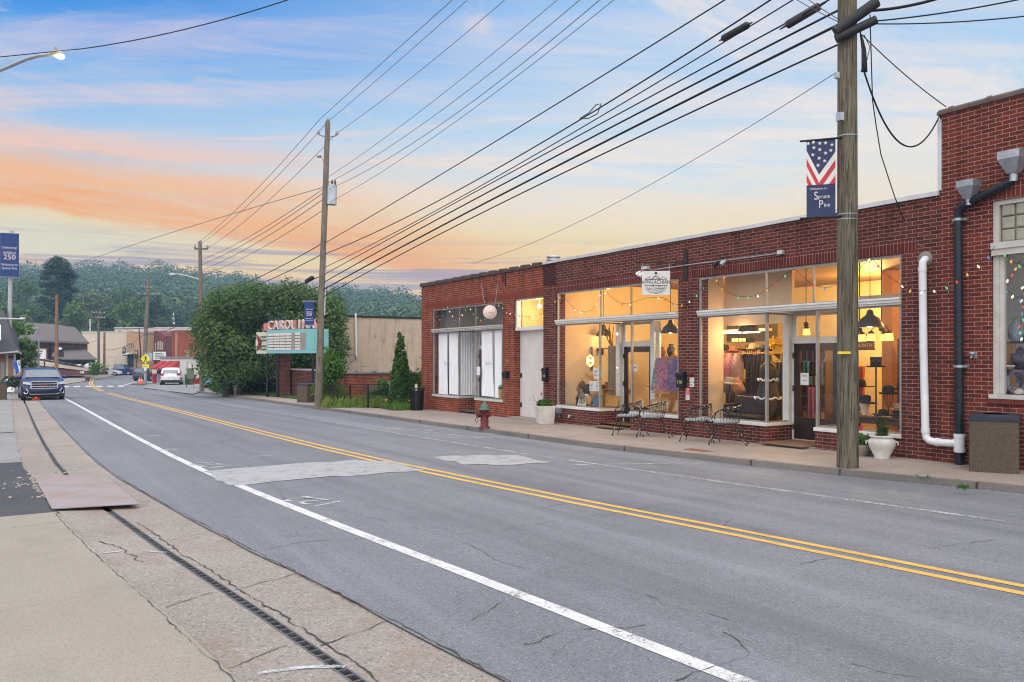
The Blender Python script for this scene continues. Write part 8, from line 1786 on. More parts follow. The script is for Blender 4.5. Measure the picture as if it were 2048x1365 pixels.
bld('long_building','long pale building with a row of dark square windows on the skyline',165,229,398,657,740,14,pm('pale_pinkish_panel',(.58,.47,.40),None,1,.9),openings=op_,cap=M_trim)
t,P3,w_,zt,zb,n_,ax=bld('gabled_building','small dark red brick building with arched windows and a peaked front',140,292,330,672,720,10,brickmat('dusky_red_brick',(.22,.07,.06),(.17,.055,.05),(.28,.14,.12)),openings=((315,318,684,700,'window',M_cblk),(319.5,322,682,700,'window',M_cblk),(323.5,326,684,700,'window',M_cblk),(295,306,686,698,'window',pm('pale_panes',(.42,.42,.42),None,3,.3)),(310,312,686,702,'window',M_cblk)))
m=MB();m.prism([P3(0,zt-.001),P3(1,zt-.001),P3(.55,zt+.9)],-n_*10);m.build('gable',brickmat('dusky_red_brick',(.22,.07,.06),(.17,.055,.05),(.28,.14,.12)),t)
m=MB();m.prism([P3(.08,zt-1.25,.05),P3(.34,zt-1.35,.05),P3(.34,zt-.2,.05),P3(.27,zt+.15,.05),P3(.24,zt-.6,.05),P3(.08,zt-.5,.05)],n_*.1);m.build('orange_sign',pm('orange_sign_paint',(.80,.20,.05),None,4,.5),t)
m=MB();m.prism([P3(.04,zb+1.6,.05),P3(.34,zb+1.6,.05),P3(.34,zb+2.5,.05),P3(.04,zb+2.5,.05)],n_*.5);m.build('green_awning',pm('mint_awning',(.25,.50,.38),None,4,.7),t)
for x,y0,y1,w2,mat,lab in((298.5,706,722,1.0,pm('blue_mural',(.15,.25,.45),(.45,.50,.55),3,.7),'blue and white shop board under the mint awning'),):
 c0=onD(x,(y0+y1)/2,136);m=MB();hh=(y1-y0)*136/F/2;m.box(-w2/2,w2/2,-.05,.05,-hh,hh,0,Matrix.Translation(c0)@Matrix.Rotation(R(-32),4,'Z'));tag(m.build('shop_board',mat,at=c0),lab,'sign')
t,P3,w_,zt,zb,n_,ax=bld('brick_building','plain orange red brick block with a pale stained corner behind the small shop',112,349,420,661,730,14,M_rbrk,cap=M_trim);m=MB();m.quad(P3(.02,zb,.02),P3(.075,zb,.02),P3(.09,zt-.3,.02),P3(.02,zt-.3,.02));m.build('stained_corner',pm('tan_stain',(.40,.22,.12),None,5,.9),t);m=MB();m.prism([P3(-.11,zb-.2,-.4),P3(0,zb-.2,0),P3(0,zt-.05,0),P3(-.11,zt-.05,-.4)],-n_*8);m.build('side_wall',M_rbrk,t)
c0=onD(374,690,98);m=MB();m.tube([onD(376,718,98),onD(376,702,98)],.18,8);m.box(c0.x-.3,c0.x+.3,c0.y-.2,c0.y+.2,onD(0,703,98).z,onD(0,701,98).z);tag(m.build('chimney_flue',pm('rosy_flue',(.42,.25,.22),None,5,.8),at=c0),'short pinkish flue rising behind the small white shop','flue')
m=MB();q=onD(347,655,230);m.lathe([(.5,-3),(.5,0),(.05,4.4),(0,4.5)],q,6);tag(m.build('church_steeple',M_white_p,at=q),'tiny white church steeple against the hill','steeple')
c0=onD(320,712,100);t=thing('billboard',Vector((c0.x,c0.y,-1)),'white signboard on a post left of the red brick block','billboard');Mx=Matrix.Translation(c0)@Matrix.Rotation(R(-30),4,'Z');m=MB();m.box(-.78,.78,-.1,.1,-.5,.5,0,Mx);m.build('face',M_white_p,t);m=MB()
for z in(.28,.08,-.12,-.3):m.box(-.6,.55 if z!=.28 else .3,-.105,-.101,z-.05,z+.05,0,Mx)
m.build('lettering',pm('grey_ink',(.12,.13,.16)),t);m=MB();m.box(-.84,.84,-.08,.08,.501,.56,0,Mx);m.box(-.84,-.781,-.08,.08,-.56,.5,0,Mx);m.box(.781,.84,-.08,.08,-.56,.5,0,Mx);m.build('frame',M_black,t);m=MB();m.box(-.1,.1,-.08,.08,-2.6,-.5,0,Mx);m.build('post',M_black,t)
t,P3,w_,zt,zb,n_,ax=bld('corner_shop','low white flat roofed shop with three red awnings',82,321,402,718,772,7,pm('off_white_stucco',(.58,.56,.51),(.48,.46,.42),1.5,.85),cap=pm('grey_roof_edge',(.22,.22,.22),None,4,.7),openings=((326,337,739,768,'window',M_dkwin),(341,351,740,768,'window',M_dkwin),(353,362,740,768,'window',M_dkwin),(373,385,723,770,'door',M_white_p)),D2=78)
M_awn=pm('red_awning_canvas',(.40,.045,.05),(.32,.035,.04),3,.8)
for x0,x1 in((318,328.5),(332.5,342.5),(346,356.5)):
 u0,u1=(x0-321)/81,(x1-321)/81;du=.05;zA=E+(HY-722.5)*80/F;zB=E+(HY-736)*80/F;m=MB()
 m.add([P3(u0+du,zA,.02),P3(u1+du,zA,.02),P3(u1,zB,.95),P3(u0,zB,.95),P3(u1,zB-.18,.95),P3(u0,zB-.18,.95),P3(u0+du,zB-.18,.02),P3(u1+du,zB-.18,.02)],[(0,1,2,3),(3,2,4,5),(0,3,5,6),(1,7,4,2)]);tag_=m.build('awning',M_awn,t)
m=MB();m.box(0,.45,-.03,0,-.2,.1,0,Matrix.Translation(P3(.9,zb+1.2,.06)));m.build('wall_box',M_galv,t)
def small(px,D,build,name,lab,cat_,grp=None):
 c=onD(px,HY,D);c.z=Pz(c.x,c.y)+.02;t=thing(name,c,lab,cat_,grp,local=True);build(t);return t
def b_pump(t):
 m=MB();m.box(-.25,.25,-.2,.2,0,1.5);m.build('body',pm('pump_red',(.45,.03,.04),None,5,.4),t,bevel=.03);m=MB();m.box(-.26,.26,-.21,.21,1.0,1.4);m.build('display',M_white_p,t);m=MB();m.box(-.3,.3,-.22,.22,1.5,1.65);m.build('top',M_white_p,t);m=MB();m.tube([(.26,0,1.1),(.4,0,.6),(.3,0,.3),(.27,0,.9)],.025,5);m.build('hose',M_black,t)
small(310.5,84,b_pump,'fuel_pump','red and white fuel pump beside the white SUV','fuel pump','fuel pumps')
def b_pump2(t):
 m=MB();m.box(-.3,.3,-.2,.2,0,1.4);m.build('body',pm('pump_blue_white',(.35,.42,.50),None,5,.4),t,bevel=.03);m=MB();m.box(-.31,.31,-.21,.21,1.0,1.3);m.build('display',M_dkwin,t);m=MB();m.tube([(-.3,0,1.1),(-.45,0,.6),(-.32,0,.9)],.025,5);m.build('hose',M_black,t)
small(320.5,82,b_pump2,'fuel_pump','blue and white fuel pump next to the white SUV','fuel pump','fuel pumps')
def b_bin(c):
 def f(t):m=MB();m.lathe([(.24,0),(.30,.9)],n=4,smooth=False);m.build('body',c,t);m=MB();m.box(-.33,.33,-.33,.33,.9,.98);m.build('lid',c,t,bevel=.02)
 return f
small(376.5,76,b_bin(pm('dark_green_bin',(.03,.10,.05),None,5,.5)),'wheelie_bin','dark green bin by the wall of the small white shop','bin');small(385,75.5,b_bin(pm('brown_bin',(.14,.06,.02),None,5,.5)),'wheelie_bin','brown bin right of the dark green bin','bin')
def b_easelsign(t):
 m=MB()
 for x in(-.3,.3):m.tube([(x,0,0),(x*.5,.1,2.0)],.03,5)
 m.build('leg',M_table,t);m=MB();m.box(-.28,.28,-.05,0,.75,1.6);m.build('board',pm('green_grey_board',(.16,.20,.15),None,4,.7),t)
small(380.5,66,b_easelsign,'easel_sign','grey green board on a tall easel at the kerb','sign')
def b_house(t):
 m=MB();m.box(-1.8,2.2,0,3,0,2.5);m.build('wall',pm('lilac_siding',(.42,.40,.52),None,3,.8),t);m=MB();m.box(-1.7,-.6,-.03,-.003,.8,2.2);m.build('window',M_dkwin,t);m=MB();m.box(-2.0,2.4,-.5,3.2,2.5,2.6);m.build('roof',M_trim,t)
small(434,86,b_house,'lilac_kiosk','lilac sided kiosk behind the street light pole','kiosk')
def b_red(t):m=MB();m.box(-1.5,1.0,-.1,.1,.3,.75);m.build('panel',pm('red_starred_panel',(.40,.03,.05),None,4,.5),t);m=MB();m.box(-1.6,1.1,-.2,.3,.0,.3);m.build('plinth',M_white_p,t);m=MB();[m.lathe([(0,0),(.06,0)],(0,0,0),5,M=Matrix.Translation((-1.2+.35*k,-.103,.52))@Matrix.Rotation(R(90),4,'X'))for k in range(7)];m.build('star',M_white_p,t)
small(428,68,b_red,'parade_trailer','low red panel with white stars behind the street light pole','trailer')
c=onD(291,HY,78.5);c.z=Pz(c.x,c.y);t=thing('crossing_sign',c,'yellow diamond pedestrian crossing sign with an arrow plate','road sign',local=True);k_=78.5/F;face=math.atan2(sA,cA)
M_sy=pm('sign_yellow',(.80,.68,.02),None,4,.4);Mx=Matrix.Rotation(R(-32),4,'Z');m=MB();m.tube([(0,.04,0),(0,.04,3.2)],.035,8);m.tube([(0,.1,0),(0,.1,1.1)],.13,10);m.build('post',M_galv,t);zc=E-c.z+(HY-718)*k_;s_=.50
m=MB();m.prism([Mx@Vector(q)for q in((0,0,zc-s_),(s_,0,zc),(0,0,zc+s_),(-s_,0,zc))],Mx@Vector((0,.02,0)));m.build('diamond',M_sy,t)
m=MB();tr=lambda pts:m.poly([Mx@Vector((x,-.006,zc+z))for x,z in pts])
tr([(.02+.06*math.cos(w_),.25+.06*math.sin(w_))for w_ in frange(0,5.9,.6)]);tr([(-.05,.17),(.07,.17),(.06,-.05),(-.05,-.05)]);tr([(-.05,-.04),(.03,-.05),(-.10,-.32),(-.17,-.30)]);tr([(0,-.05),(.06,-.05),(.14,-.30),(.07,-.32)]);tr([(.05,.16),(.09,.14),(.20,-.02),(.15,-.04)]);tr([(-.04,.17),(-.06,.12),(-.20,.02),(-.18,.08)]);m.build('walking_symbol',M_ink,t)
zc2=E-c.z+(HY-733)*k_;m=MB();m.box(-.32,.32,-.0,.02,zc2-.19,zc2+.19,0,Mx);m.build('arrow_plate',M_sy,t);zc=zc2;m=MB();tr([(-.18,.05),(-.02,-.02),(.16,.10),(.18,.07),(.0,-.06),(.02,-.10),(-.18,-.08)]);m.build('arrow',M_ink,t)
zc3=E-c.z+(HY-740)*k_;m=MB();m.box(-.22,.22,-.0,.02,zc3-.08,zc3+.06,0,Mx);m.build('green_plate',pm('sign_green',(.02,.16,.08),None,4,.4),t);m=MB();m.box(-.12,.12,-.06,-.03,1.35,1.75,0,Mx);m.build('white_plate',M_white_p,t)
def cone(px,D,lab):
 c=onD(px,HY,D);c.z=Pz(c.x,c.y);t=thing('traffic_cone',c,lab,'traffic cone','traffic cones',local=True);m=MB();m.box(-.19,.19,-.19,.19,0,.04);m.build('base',M_bplast,t);m=MB();m.lathe([(.15,.04),(.03,.72),(0,.72)],n=14);m.build('cone',bpy.data.materials['cone_orange'],t);m=MB();m.lathe([(.098,.36),(.075,.48)],n=14);m.build('reflective_band',M_white_p,t)
cone(279,78.3,'orange cone at the foot of the crossing sign, left of the two');cone(283,78.,'orange cone at the foot of the crossing sign, right of the two')
m=MB();q=onD(285,HY,78.2);m.box(q.x-1.,q.x+1.2,q.y-.3,q.y+.3,Pz(q.x,q.y)-.1,Pz(q.x,q.y)+.12);struct(m.build('traffic_island',M_kerb),'short kerb island under the crossing sign','island')
c=onD(120,HY,112);t=thing('lodge_building',Vector((c.x,c.y,-1.2)),'big brown lodge with sweeping grey roofs and a ramp','building')
def Q(x,y,D=112):return onD(x,y,D)
m=MB();m.prism([Q(60,748,112),Q(175,748,112),Q(175,686,112),Q(60,680,112)],(Q(100,HY,12)-Vector((0,0,E))));m.build('wall',M_redwood,t)
m=MB();m.prism([Q(50,745,111.3),Q(97,745,111.3),Q(97,684,111.3),Q(50,682,111.3)],Vector((sA,cA,0))*.6);m.build('dark_panel',M_maroonb,t)
def roofp(pts,d0,dd,nm,mat,th=.25):
 m=MB();a=[Q(x,y,d)for x,y,d in pts];m.prism(a,Vector((0,0,-th)));return m.build(nm,mat,t)
roofp([(36,680,109.5),(108,682,109.5),(88,646.5,119),(52,646,119)],0,0,'roof',M_shing);roofp([(108,682,109.5),(178,685,110.5),(150,655,118),(88,646.5,119)],0,0,'roof',M_shing);roofp([(178,685,110.5),(176,683,126),(150,655,118)],0,0,'roof',M_shing)
roofp([(103,711,108),(112,697,111.6),(168,697,111.6),(194,718,106),(126,718,106)],0,0,'porch_roof',M_shing,.18)
m=MB();m.prism([Q(108,738,109),Q(190,742,109),Q(190,719,109),Q(112,715,109)],(Q(120,HY,2)-Vector((0,0,E))));m.build('porch_wall',M_char,t)
for x in(124,137,148,160,172):m=MB();m.prism([Q(x,731,108.9),Q(x+6,731,108.9),Q(x+6,722,108.9),Q(x,722,108.9)],Vector((-sA,-cA,0))*.03);m.build('window',M_dkwin,t)
m=MB();c0=Q(141,690,111.9);m.prism([Q(142,696,111.9),Q(149,696,111.9),Q(149,683,111.9),Q(142,683,111.9)],Vector((-sA,-cA,0))*.03);m.build('window',M_dkwin,t)
m=MB();m.prism([Q(60,738,107),Q(214,744,104),Q(214,749.5,104),Q(60,754,107)],Vector((sA,cA,0))*.3);m.build('ramp_wall',M_maroonb,t)
m=MB();m.prism([Q(66,722,107.2),Q(190,740,106),Q(190,744,106),Q(66,730,107.2)],Vector((sA,cA,0))*1.6);m.build('ramp',M_cblk,t)
m=MB()
for k in range(9):x=74+13*k;m.tube([Q(x,725+k*2,106.9),Q(x,717+k*2.3,106.9)],.03,4)
m.tube([Q(70,716,106.9),Q(190,736,106)],.03,4);m.build('ramp_railing',M_galv,t)
c0=Q(180,732,106);m=MB();m.ball(c0,.5,0,10,6,.6,3,(1.5,.1,.6));m.ball(c0+Vector((-1.2,.6,.1)),.2,0,8,6,.4,4,(1.5,.2,.6));tag(m.build('wall_emblem',M_white_p,at=c0),'white painted emblem on the dark porch wall of the lodge','emblem')
c0=Q(122,699,104);m=MB();m.ball(c0,.40,1,10,8,.5,6,(1,.25,.8));m.ball(c0+Vector((-.1,-.12,.05)),.22,0,8,6,.6,2,(1,.3,.8));m.box(c0.x-.35,c0.x+.35,c0.y-.08,c0.y+.08,c0.z-1.,c0.z-.35,1);tag(m.build('pole_sign',[M_white_p,M_char],at=c0),'black and white sign beside the rusty brown pole','sign')
for x,y,w_,h_,D,lab in((77.5,708,29,20,104,'white roadside sign board in front of the lodge'),(164,745,7,4,96,'small white sign on a stake at the bend')):
 c0=Q(x,y,D);k2=D/F;m=MB();Mx=Matrix.Translation(c0)@Matrix.Rotation(R(-32),4,'Z');m.box(-w_*k2/2,w_*k2/2,-.08,.08,-h_*k2/2,h_*k2/2,0,Mx);m.box(w_*k2*.36,w_*k2*.42,0,.1,-h_*k2/2-1.4 if w_>9 else-h_*k2/2-.5,-h_*k2/2,1,Mx);m.box(-w_*k2*.36,-w_*k2*.28,0,.1,-h_*k2/2-1.4 if w_>9 else-h_*k2/2-.5,-h_*k2/2,1,Mx)
 for k in range(3):m.box(-w_*k2*.38,w_*k2*(.30-.08*k),-.09,-.081,h_*k2*(.18-.22*k),h_*k2*(.30-.22*k),2,Mx)
 tag(m.build('roadside_sign',[M_white_p,M_black,pm('grey_ink',(.12,.13,.16))],at=c0),lab,'sign')
c0=Q(72.5,712,62);m=MB();k2=62/F;Mx=Matrix.Translation(c0)@Matrix.Rotation(R(-25),4,'Z');m.prism([Mx@Vector(q)for q in((0,0,-9*k2),(9*k2,0,0),(0,0,9*k2),(-9*k2,0,0))],Vector((0,.02,0)));m.tube([c0+Vector((0,.05,-1.9)),c0+Vector((0,.05,.3))],.05,8);m.box(-.14,.14,-.01,.02,-.75,-.55,0,Mx);tag(m.build('road_sign',M_galv,at=c0),'grey back of a diamond road sign beyond the SUV','road sign')
c0=Q(79.5,705,62.5);m=MB();m.tube([onD(77,745,63),onD(77.5,657,63)],[.08,.05],8);m.box(-.35,.02,-.1,.1,-.05,.08,0,Matrix.Translation(onD(77,657,63)));tag(m.build('light_pole',M_galv,at=onD(77,745,63)),'slim grey light pole rising beyond the SUV','light pole')
m=MB();c0=Q(175,752,92);m.lathe([(.18,0),(.28,.5),(.30,.5)],(c0.x,c0.y,Pz(c0.x,c0.y)+.05),10);m.tube([(c0.x+.3*math.cos(w_),c0.y+.3*math.sin(w_),Pz(0,c0.y)+.52)for w_ in frange(0,6.2,.4)],.03,5,closed=True);tag(m.build('planter_tub',pm('grey_tub',(.14,.13,.11),None,4,.8),at=c0),'grey planter tub on the far pavement at the bend','planter')
for k,x in enumerate((136,147,158)):
 c0=gp(x,753,Pz);m=MB();m.box(c0.x-.8,c0.x+.8,c0.y-.1,c0.y+.1,c0.z,c0.z+.14);tag(m.build('parking_block',M_conc,at=c0,bevel=.02),'pale parking block at the far bend, %s of three'%('left','middle','right')[k],'parking block','parking blocks')
c=onD(20,HY,55);t=thing('corner_store',Vector((c.x,c.y,-.7)),'shop with a steep dark shingled roof at the left edge','building')
d_=Vector((sA*.35,cA,0)).normalized();lft_=Vector((-cA,sA,0))
zE=E+(HY-707)*52/F
e0=onD(-40,HY,47);e1=onD(36,HY,53);e1b=onD(47,HY,62)
m=MB();m.add([onD(-60,711,50),onD(35,702,52),onD(7,622,56),onD(-60,600,58),onD(46,708,62),onD(22,640,64)],[(0,1,2,3),(1,4,5,2)]);m.build('mansard_roof',M_dshing,t);m=MB();m.add([onD(-60,711,50),onD(35,702,52),onD(46,708,62),onD(-60,716,62)],[(3,2,1,0)]);m.build('eave_soffit',M_trim,t)
m=MB();m.prism([onD(-60,713.5,49.9),onD(35.5,705,51.9),onD(35.5,702,51.9),onD(-60,710.5,49.9)],Vector((0,.15,0)));m.prism([onD(36,705,51.95),onD(46.5,711,61.9),onD(46.5,708,61.9),onD(36,701.5,51.95)],Vector((-.12,0,0)));m.build('fascia',M_trim,t)
m=MB();m.prism([onD(-60,771,55),onD(30,768,57),onD(30,706,57),onD(-60,706,55)],Vector((0,5,0)));m.build('wall',pm('tan_and_brick_wall',(.40,.22,.13),(.45,.30,.18),1.2,.85),t)
for x0,x1,y0,y1,nm,mat in((1,9,726,772,'door',M_white_p),(16,27,722,760,'window',pm('pale_orange_glow',(.42,.25,.14),None,2,.6)),(16,27,712,717,'window',M_dkwin)):
 m=MB();m.prism([onD(x0,y1,54.6),onD(x1,y1,54.9),onD(x1,y0,54.9),onD(x0,y0,54.6)],Vector((0,.06,0)));m.build(nm,mat,t)
for x in(14.5,29):m=MB();m.tube([onD(x,768,54.2),onD(x,708,54.2)],.06,6);m.build('porch_post',M_white_p,t)
m=MB();m.prism([onD(-20,685,49.5),onD(2,681,49.7),onD(2,650,52.5),onD(-20,653,52.2)],Vector((-.02,-.1,0)));m.build('roof_sign',M_white_p,t)
bo=onD(0,466,57);fb=onD(38,466,57.4);t_=banner(Vector((fb.x,fb.y,bo.z)),Vector((bo.x-fb.x,bo.y-fb.y,0)),(Vector((bo.x,bo.y,0))-Vector((fb.x,fb.y,0))).length,88*57/F,'town_banner','large blue celebration banner on the pale pole at the left edge','blue')
m=MB();m.tube([onD(17,770,57.6),onD(21,555,57.6),onD(23,462,57.6)],.14,12);tag(m.build('banner_pole',pm('pale_metal_pole',(.40,.41,.42),(.30,.31,.32),5,.4,.4),at=onD(17,770,57.6)),'pale metal pole carrying the blue banner above the dark roof','pole')
m=MB();m.tube([onD(-20,637,50),onD(43,638.5,54)],.05,6);m.lathe([(.09,0),(.05,.3),(0,.32)],n=8,M=Matrix.Translation(onD(40,638.5,54))@Matrix.Rotation(R(80),4,'Y'));tag(m.build('roof_mast',M_white_p,at=onD(43,638,54)),'white horizontal mast jutting over the dark shingled roof','mast')
c0=onD(37,728,50);t=thing('open_flag',onD(45,716,50.3),'blue white and orange open flag on a slanted staff at the left shop','flag');m=MB();m.tube([onD(52,716,50.2),onD(39,721,50.3)],.02,6);m.build('staff',pm('red_staff',(.45,.06,.05),None,9,.5),t)
m=MB();A0,A1=onD(24,725,50.3),onD(41,719.5,50.3);B0,B1=onD(34,748,50.1),onD(43,744,50.3)
for u0,u1,mi in((0,.55,0),(.55,1,1)):m.prism([A0.lerp(A1,u0),A0.lerp(A1,u1),B0.lerp(B1,u1),B0.lerp(B1,u0)],Vector((0,.02,0)),mi)
m.prism([B0,B1,onD(42,757,50.3),onD(35,757,50.1)],Vector((0,.02,0)),2);m.build('cloth',[pm('flag_blue',(.02,.08,.40),None,4,.7),M_white_p,pm('flag_orange',(.75,.25,.05),None,4,.7)],t)
m=MB();mm=A0.lerp(A1,.78).lerp(B0.lerp(B1,.78),.5);dn=(B1-A1).normalized();ff=frame(mm+Vector((0,-.012,0)),-dn,Vector((cA,-sA,0)));m.text('OPEN',.26,frame(mm+Vector((-.01,-.02,0)),dn,(Vector((cA,-sA,0))-dn*dn.dot(Vector((cA,-sA,0))))),0,ext=.002);m.build('lettering',M_ink,t)
c0=onD(18,HY,49.5);c0.z=lz(0,c0.y);t=thing('sandwich_board',c0,'white sandwich board reading open on the left pavement','sign',local=True);m=MB();Mx=Matrix.Rotation(R(-18),4,'Z');m.box(-.28,.28,-.02,.02,.15,.95,0,Mx@Matrix.Rotation(R(-12),4,'X'));m.box(-.28,.28,-.02,.02,.15,.95,0,Mx@Matrix.Translation((0,.42,0))@Matrix.Rotation(R(12),4,'X'));m.build('panel',M_white_p,t);m=MB();m.text('OPEN',.20,Mx@Matrix.Rotation(R(-12),4,'X')@Matrix.Translation((.16,-.025,.55))@frame((0,0,0),(0,0,-1),(1,0,0)),0,ext=.002);m.build('lettering',M_ink,t);m=MB()
for x in(-.26,.26):
 for y in(0,.42):m.box(x-.02,x+.02,y-.02,y+.02,0,.2,0,Mx)
m.build('leg',M_galv,t)
def fpole(x0,y0,x1,y1,D,r,lab,mat,arms=(),extra=None):
 a,b=onD(x0,y0,D),onD(x1,y1,D);t=thing('utility_pole',a,lab,'utility pole');m=MB();m.tube([a-Vector((0,0,.6)),a.lerp(b,.5),b],[r,r*.9,r*.75],10);m.build('shaft',mat,t)
 for(xl,yl,xr,yr)in arms:m=MB();m.tube([onD(xl,yl,D-.15),onD(xr,yr,D-.15)],.09,6);m.build('crossarm',M_pole2,t);m=MB();[m.lathe([(.06,0),(.10,.1),(.05,.25),(0,.3)],onD(xl+(xr-xl)*k/3,yl+(yr-yl)*k/3,D-.15),6)for k in range(4)];m.build('insulator',pm('grey_porcelain',(.30,.31,.33)),t)
 return t
fpole(113,755,113.5,590,88,.19,'rusty brown wooden pole in front of the lodge',M_pole3);fpole(197.5,742,197,630,128,.20,'greenish pole with a white crossarm between lodge and cream building',M_pole,((184,625.5,209,627.5),(192,636,210,637)))
fpole(208.5,742,209,665,124,.19,'dark stubby pole in front of the cream building',M_pole3);fpole(288,738,297,556,112,.28,'tall leaning grey pole with two crossarms behind the crossing sign',M_pole2,((277,589,318,590),(284,575,302,577)))
fpole(181,700,180,638,150,.12,'thin white pole behind the lodge roof',M_white_p);fpole(282,715,278,657,128,.1,'thin dark pole leaning beside the tan entrance bay',M_black)
pF={'rust':(onD(113.5,595,88),onD(113,690,88)),'grn':onD(197,628,128),'lean':(onD(296,562,112),onD(296,590,112),onD(290,668,112)),'left':onD(-60,590,70)}
for a,b,r,sg,lab in((p3(600),pF['lean'][0],.03,.6,'far cable from the street light pole to the top of the leaning grey pole'),(p3(612),pF['lean'][1],.03,1.0,'far cable from the street light pole to the crossarm of the leaning grey pole'),(p3(625),pF['lean'][2],.04,.5,'lower far cable to the junction on the leaning grey pole'),(p3(640),onD(113,640,88),.03,.8,'long far cable crossing before the trees to the rusty pole'),(pF['lean'][2],onD(209,700,124),.035,.7,'drooping cable between the leaning grey pole and the dark stubby pole'),(onD(209,672,124),onD(113,692,88),.03,.6,'cable from the dark stubby pole to the rusty brown pole'),(onD(113,690,88),onD(-40,710,60),.03,.4,'cable from the rusty pole across the dark shingled roof'),(pF['lean'][1],onD(113,597,88),.03,1.2,'upper far cable spanning the trees to the rusty pole top'),(onD(113,597,88),onD(-40,580,70),.03,.8,'upper cable leaving the rusty pole to the left edge'),(onD(184,626,128),onD(-40,612,80),.025,1.2,'thin line from the white crossarm to the left edge, upper of two'),(onD(208,627,128),onD(-40,618,80),.025,1.6,'thin line from the white crossarm to the left edge, lower of two'),(onD(208,627,128),p3(660),.025,1.5,'thin line from the white crossarm to the street light pole'),(onD(113,600,88),onD(60,628,70),.03,.8,'slack wire hanging from the rusty pole top')):
 span(a,b,r,lab,sag=sg)
def hillz(px,D):return 0
RP=[(-80,560),(0,556),(60,548),(110,560),(150,549),(215,545),(300,552),(340,549),(385,557),(440,566),(520,578),(560,592),(620,600),(690,594),(760,597),(810,603),(860,612),(1000,620),(1300,640),(2100,650)]
def ridge(px):return interp(RP,px)
D_h=520.
hm=MB();rows=[]
pxs=list(range(-300,2300,50))
for D,f in((170,0),(230,.12),(300,.35),(400,.68),(520,1.),(640,.95),(900,.6)):
 row=[]
 for px in pxs:
  zt=E+(HY-ridge(px)-24)*520/F;q=onD(px,HY,D);z0=-1.35;row.append((q.x,q.y,z0+(zt-z0)*f if f>0 else z0))
 rows.append(row)
for ra,rb in zip(rows,rows[1:]):
 for i in range(len(pxs)-1):hm.add([ra[i],ra[i+1],rb[i+1],rb[i]],[(0,1,2,3)],0,True)
struct(hm.build('hills',pm('forest_floor',(.03,.05,.02),(.02,.035,.015),.05,.95)),'wooded hills closing the view','hills')
def hz(px,D):
 fs=[(170,0),(230,.12),(300,.35),(400,.68),(520,1.),(640,.95),(900,.6)];zt=E+(HY-ridge(px)-24)*520/F;return-1.35+(zt+1.35)*interp(fs,D)
M_far=leafmat('far_forest_leaf',(.038,.078,.028),(.10,.155,.055),(.16,.17,.06),.11,.2,.2)
cl=[]
for k in range(2300):
 px=random.uniform(-120,930)if k<2100 else random.uniform(900,2200);D=random.choice((random.uniform(235,540),random.uniform(430,545)));q=onD(px,HY,D);r_=random.choice((random.uniform(2.6,4.5),random.uniform(4.,7.2)))
 cl.append((q.x,q.y,hz(px,D)+r_*random.uniform(.5,1.5),r_*.9,r_*.9,r_*random.uniform(.8,1.25)))
cc,nn=shell(cl,240000,.8,.3);o=leaf_obj('forest',cc,nn,1.25,M_far,None,.8);struct(o,'unbroken far forest covering the hills','forest','stuff')
M_mid=[leafmat('mid_tree_green',(.04,.085,.025),(.10,.17,.05),(.17,.19,.06),.14,.2),leafmat('mid_tree_light',(.07,.13,.03),(.16,.24,.06),(.22,.24,.07),.14,.25),leafmat('pine_dark',(.025,.055,.022),(.06,.10,.04),None,.2,.15),leafmat('hazy_olive',(.085,.115,.045),(.16,.19,.07),None,.2,.2)]
def ftree(x,yt,yb,w_,D,mi,lab,n=2600,size=.62,cone=False,shape=None):
 b=onD(x,yb,D);b.z=min(b.z,hz(x,D)+.5)if D>170 else min(b.z,-.9);T=onD(x,yt,D);H=T.z-b.z;k2=D/F;R_=w_*k2/2;cl=[]
 for k in range(46):
  f=random.uniform(.14,1.);th=random.uniform(0,6.28)
  rr=R_*(math.sin(math.pi*min(.98,(f*.86+.12)))**.7 if not cone else(1.05-f)**.8)*random.uniform(.35,.95);r_=R_*random.uniform(.22,.38)*(1 if not cone else max(.35,1.1-f));cl.append((b.x+rr*math.cos(th),b.y+rr*math.sin(th),b.z+H*f-r_*.8*(f>.8),r_))
 limbs=[([b,b+Vector((0,0,H*.85))],[max(.18,R_*.09),.06])]+[([b+Vector((0,0,H*u)),Vector(c[:3])],[R_*.04,.03])for u,c in zip((.3,.4,.5,.6),cl[:4])]
 return grow('leafy_tree' if not cone else 'conifer_tree',lab,'tree',b,cl,n,size,M_mid[mi],limbs,'trees in front of the hill',.45,.7)
for a_ in((52,541,700,100,205,0,'tall dark tree crown right of the blue banner',4200),(15,600,720,95,150,1,'bright mid green tree behind the dark shingled roof',3000),(70,610,720,80,185,0,'dark tree behind the light pole',2600),(100,628,720,60,160,0,'low dark tree behind the rusty pole',2000),(150,600,720,80,175,1,'light green tree behind the lodge roof',2600),(190,575,710,110,215,3,'olive green spreading tree above the lodge',3800),(212,615,720,70,170,0,'dark tree above the cream building',2200),(245,572,700,90,225,0,'dark green tree left of the leaning grey pole',3200),(262,588,715,75,190,1,'yellow green tree behind the leaning grey pole',2600),(310,590,715,80,200,2,'dark blue green tree right of the leaning grey pole',3000),(232,632,720,75,172,1,'light green crown over the long pale building',2200),(330,640,720,50,185,2,'dark low tree over the right end of the long pale building',1600),(135,560,700,60,240,3,'dull olive tree below the ridge left of the pine',1800),(335,690,735,22,150,2,'dark conifer between the gabled building and the brick block',900),(-30,560,720,110,190,0,'dark tree mass behind the banner at the left edge',2600)):
 ftree(*a_)
b=onD(112,705,180);b.z=-.5;T=onD(114,514,180);H=T.z-b.z;cl=[]
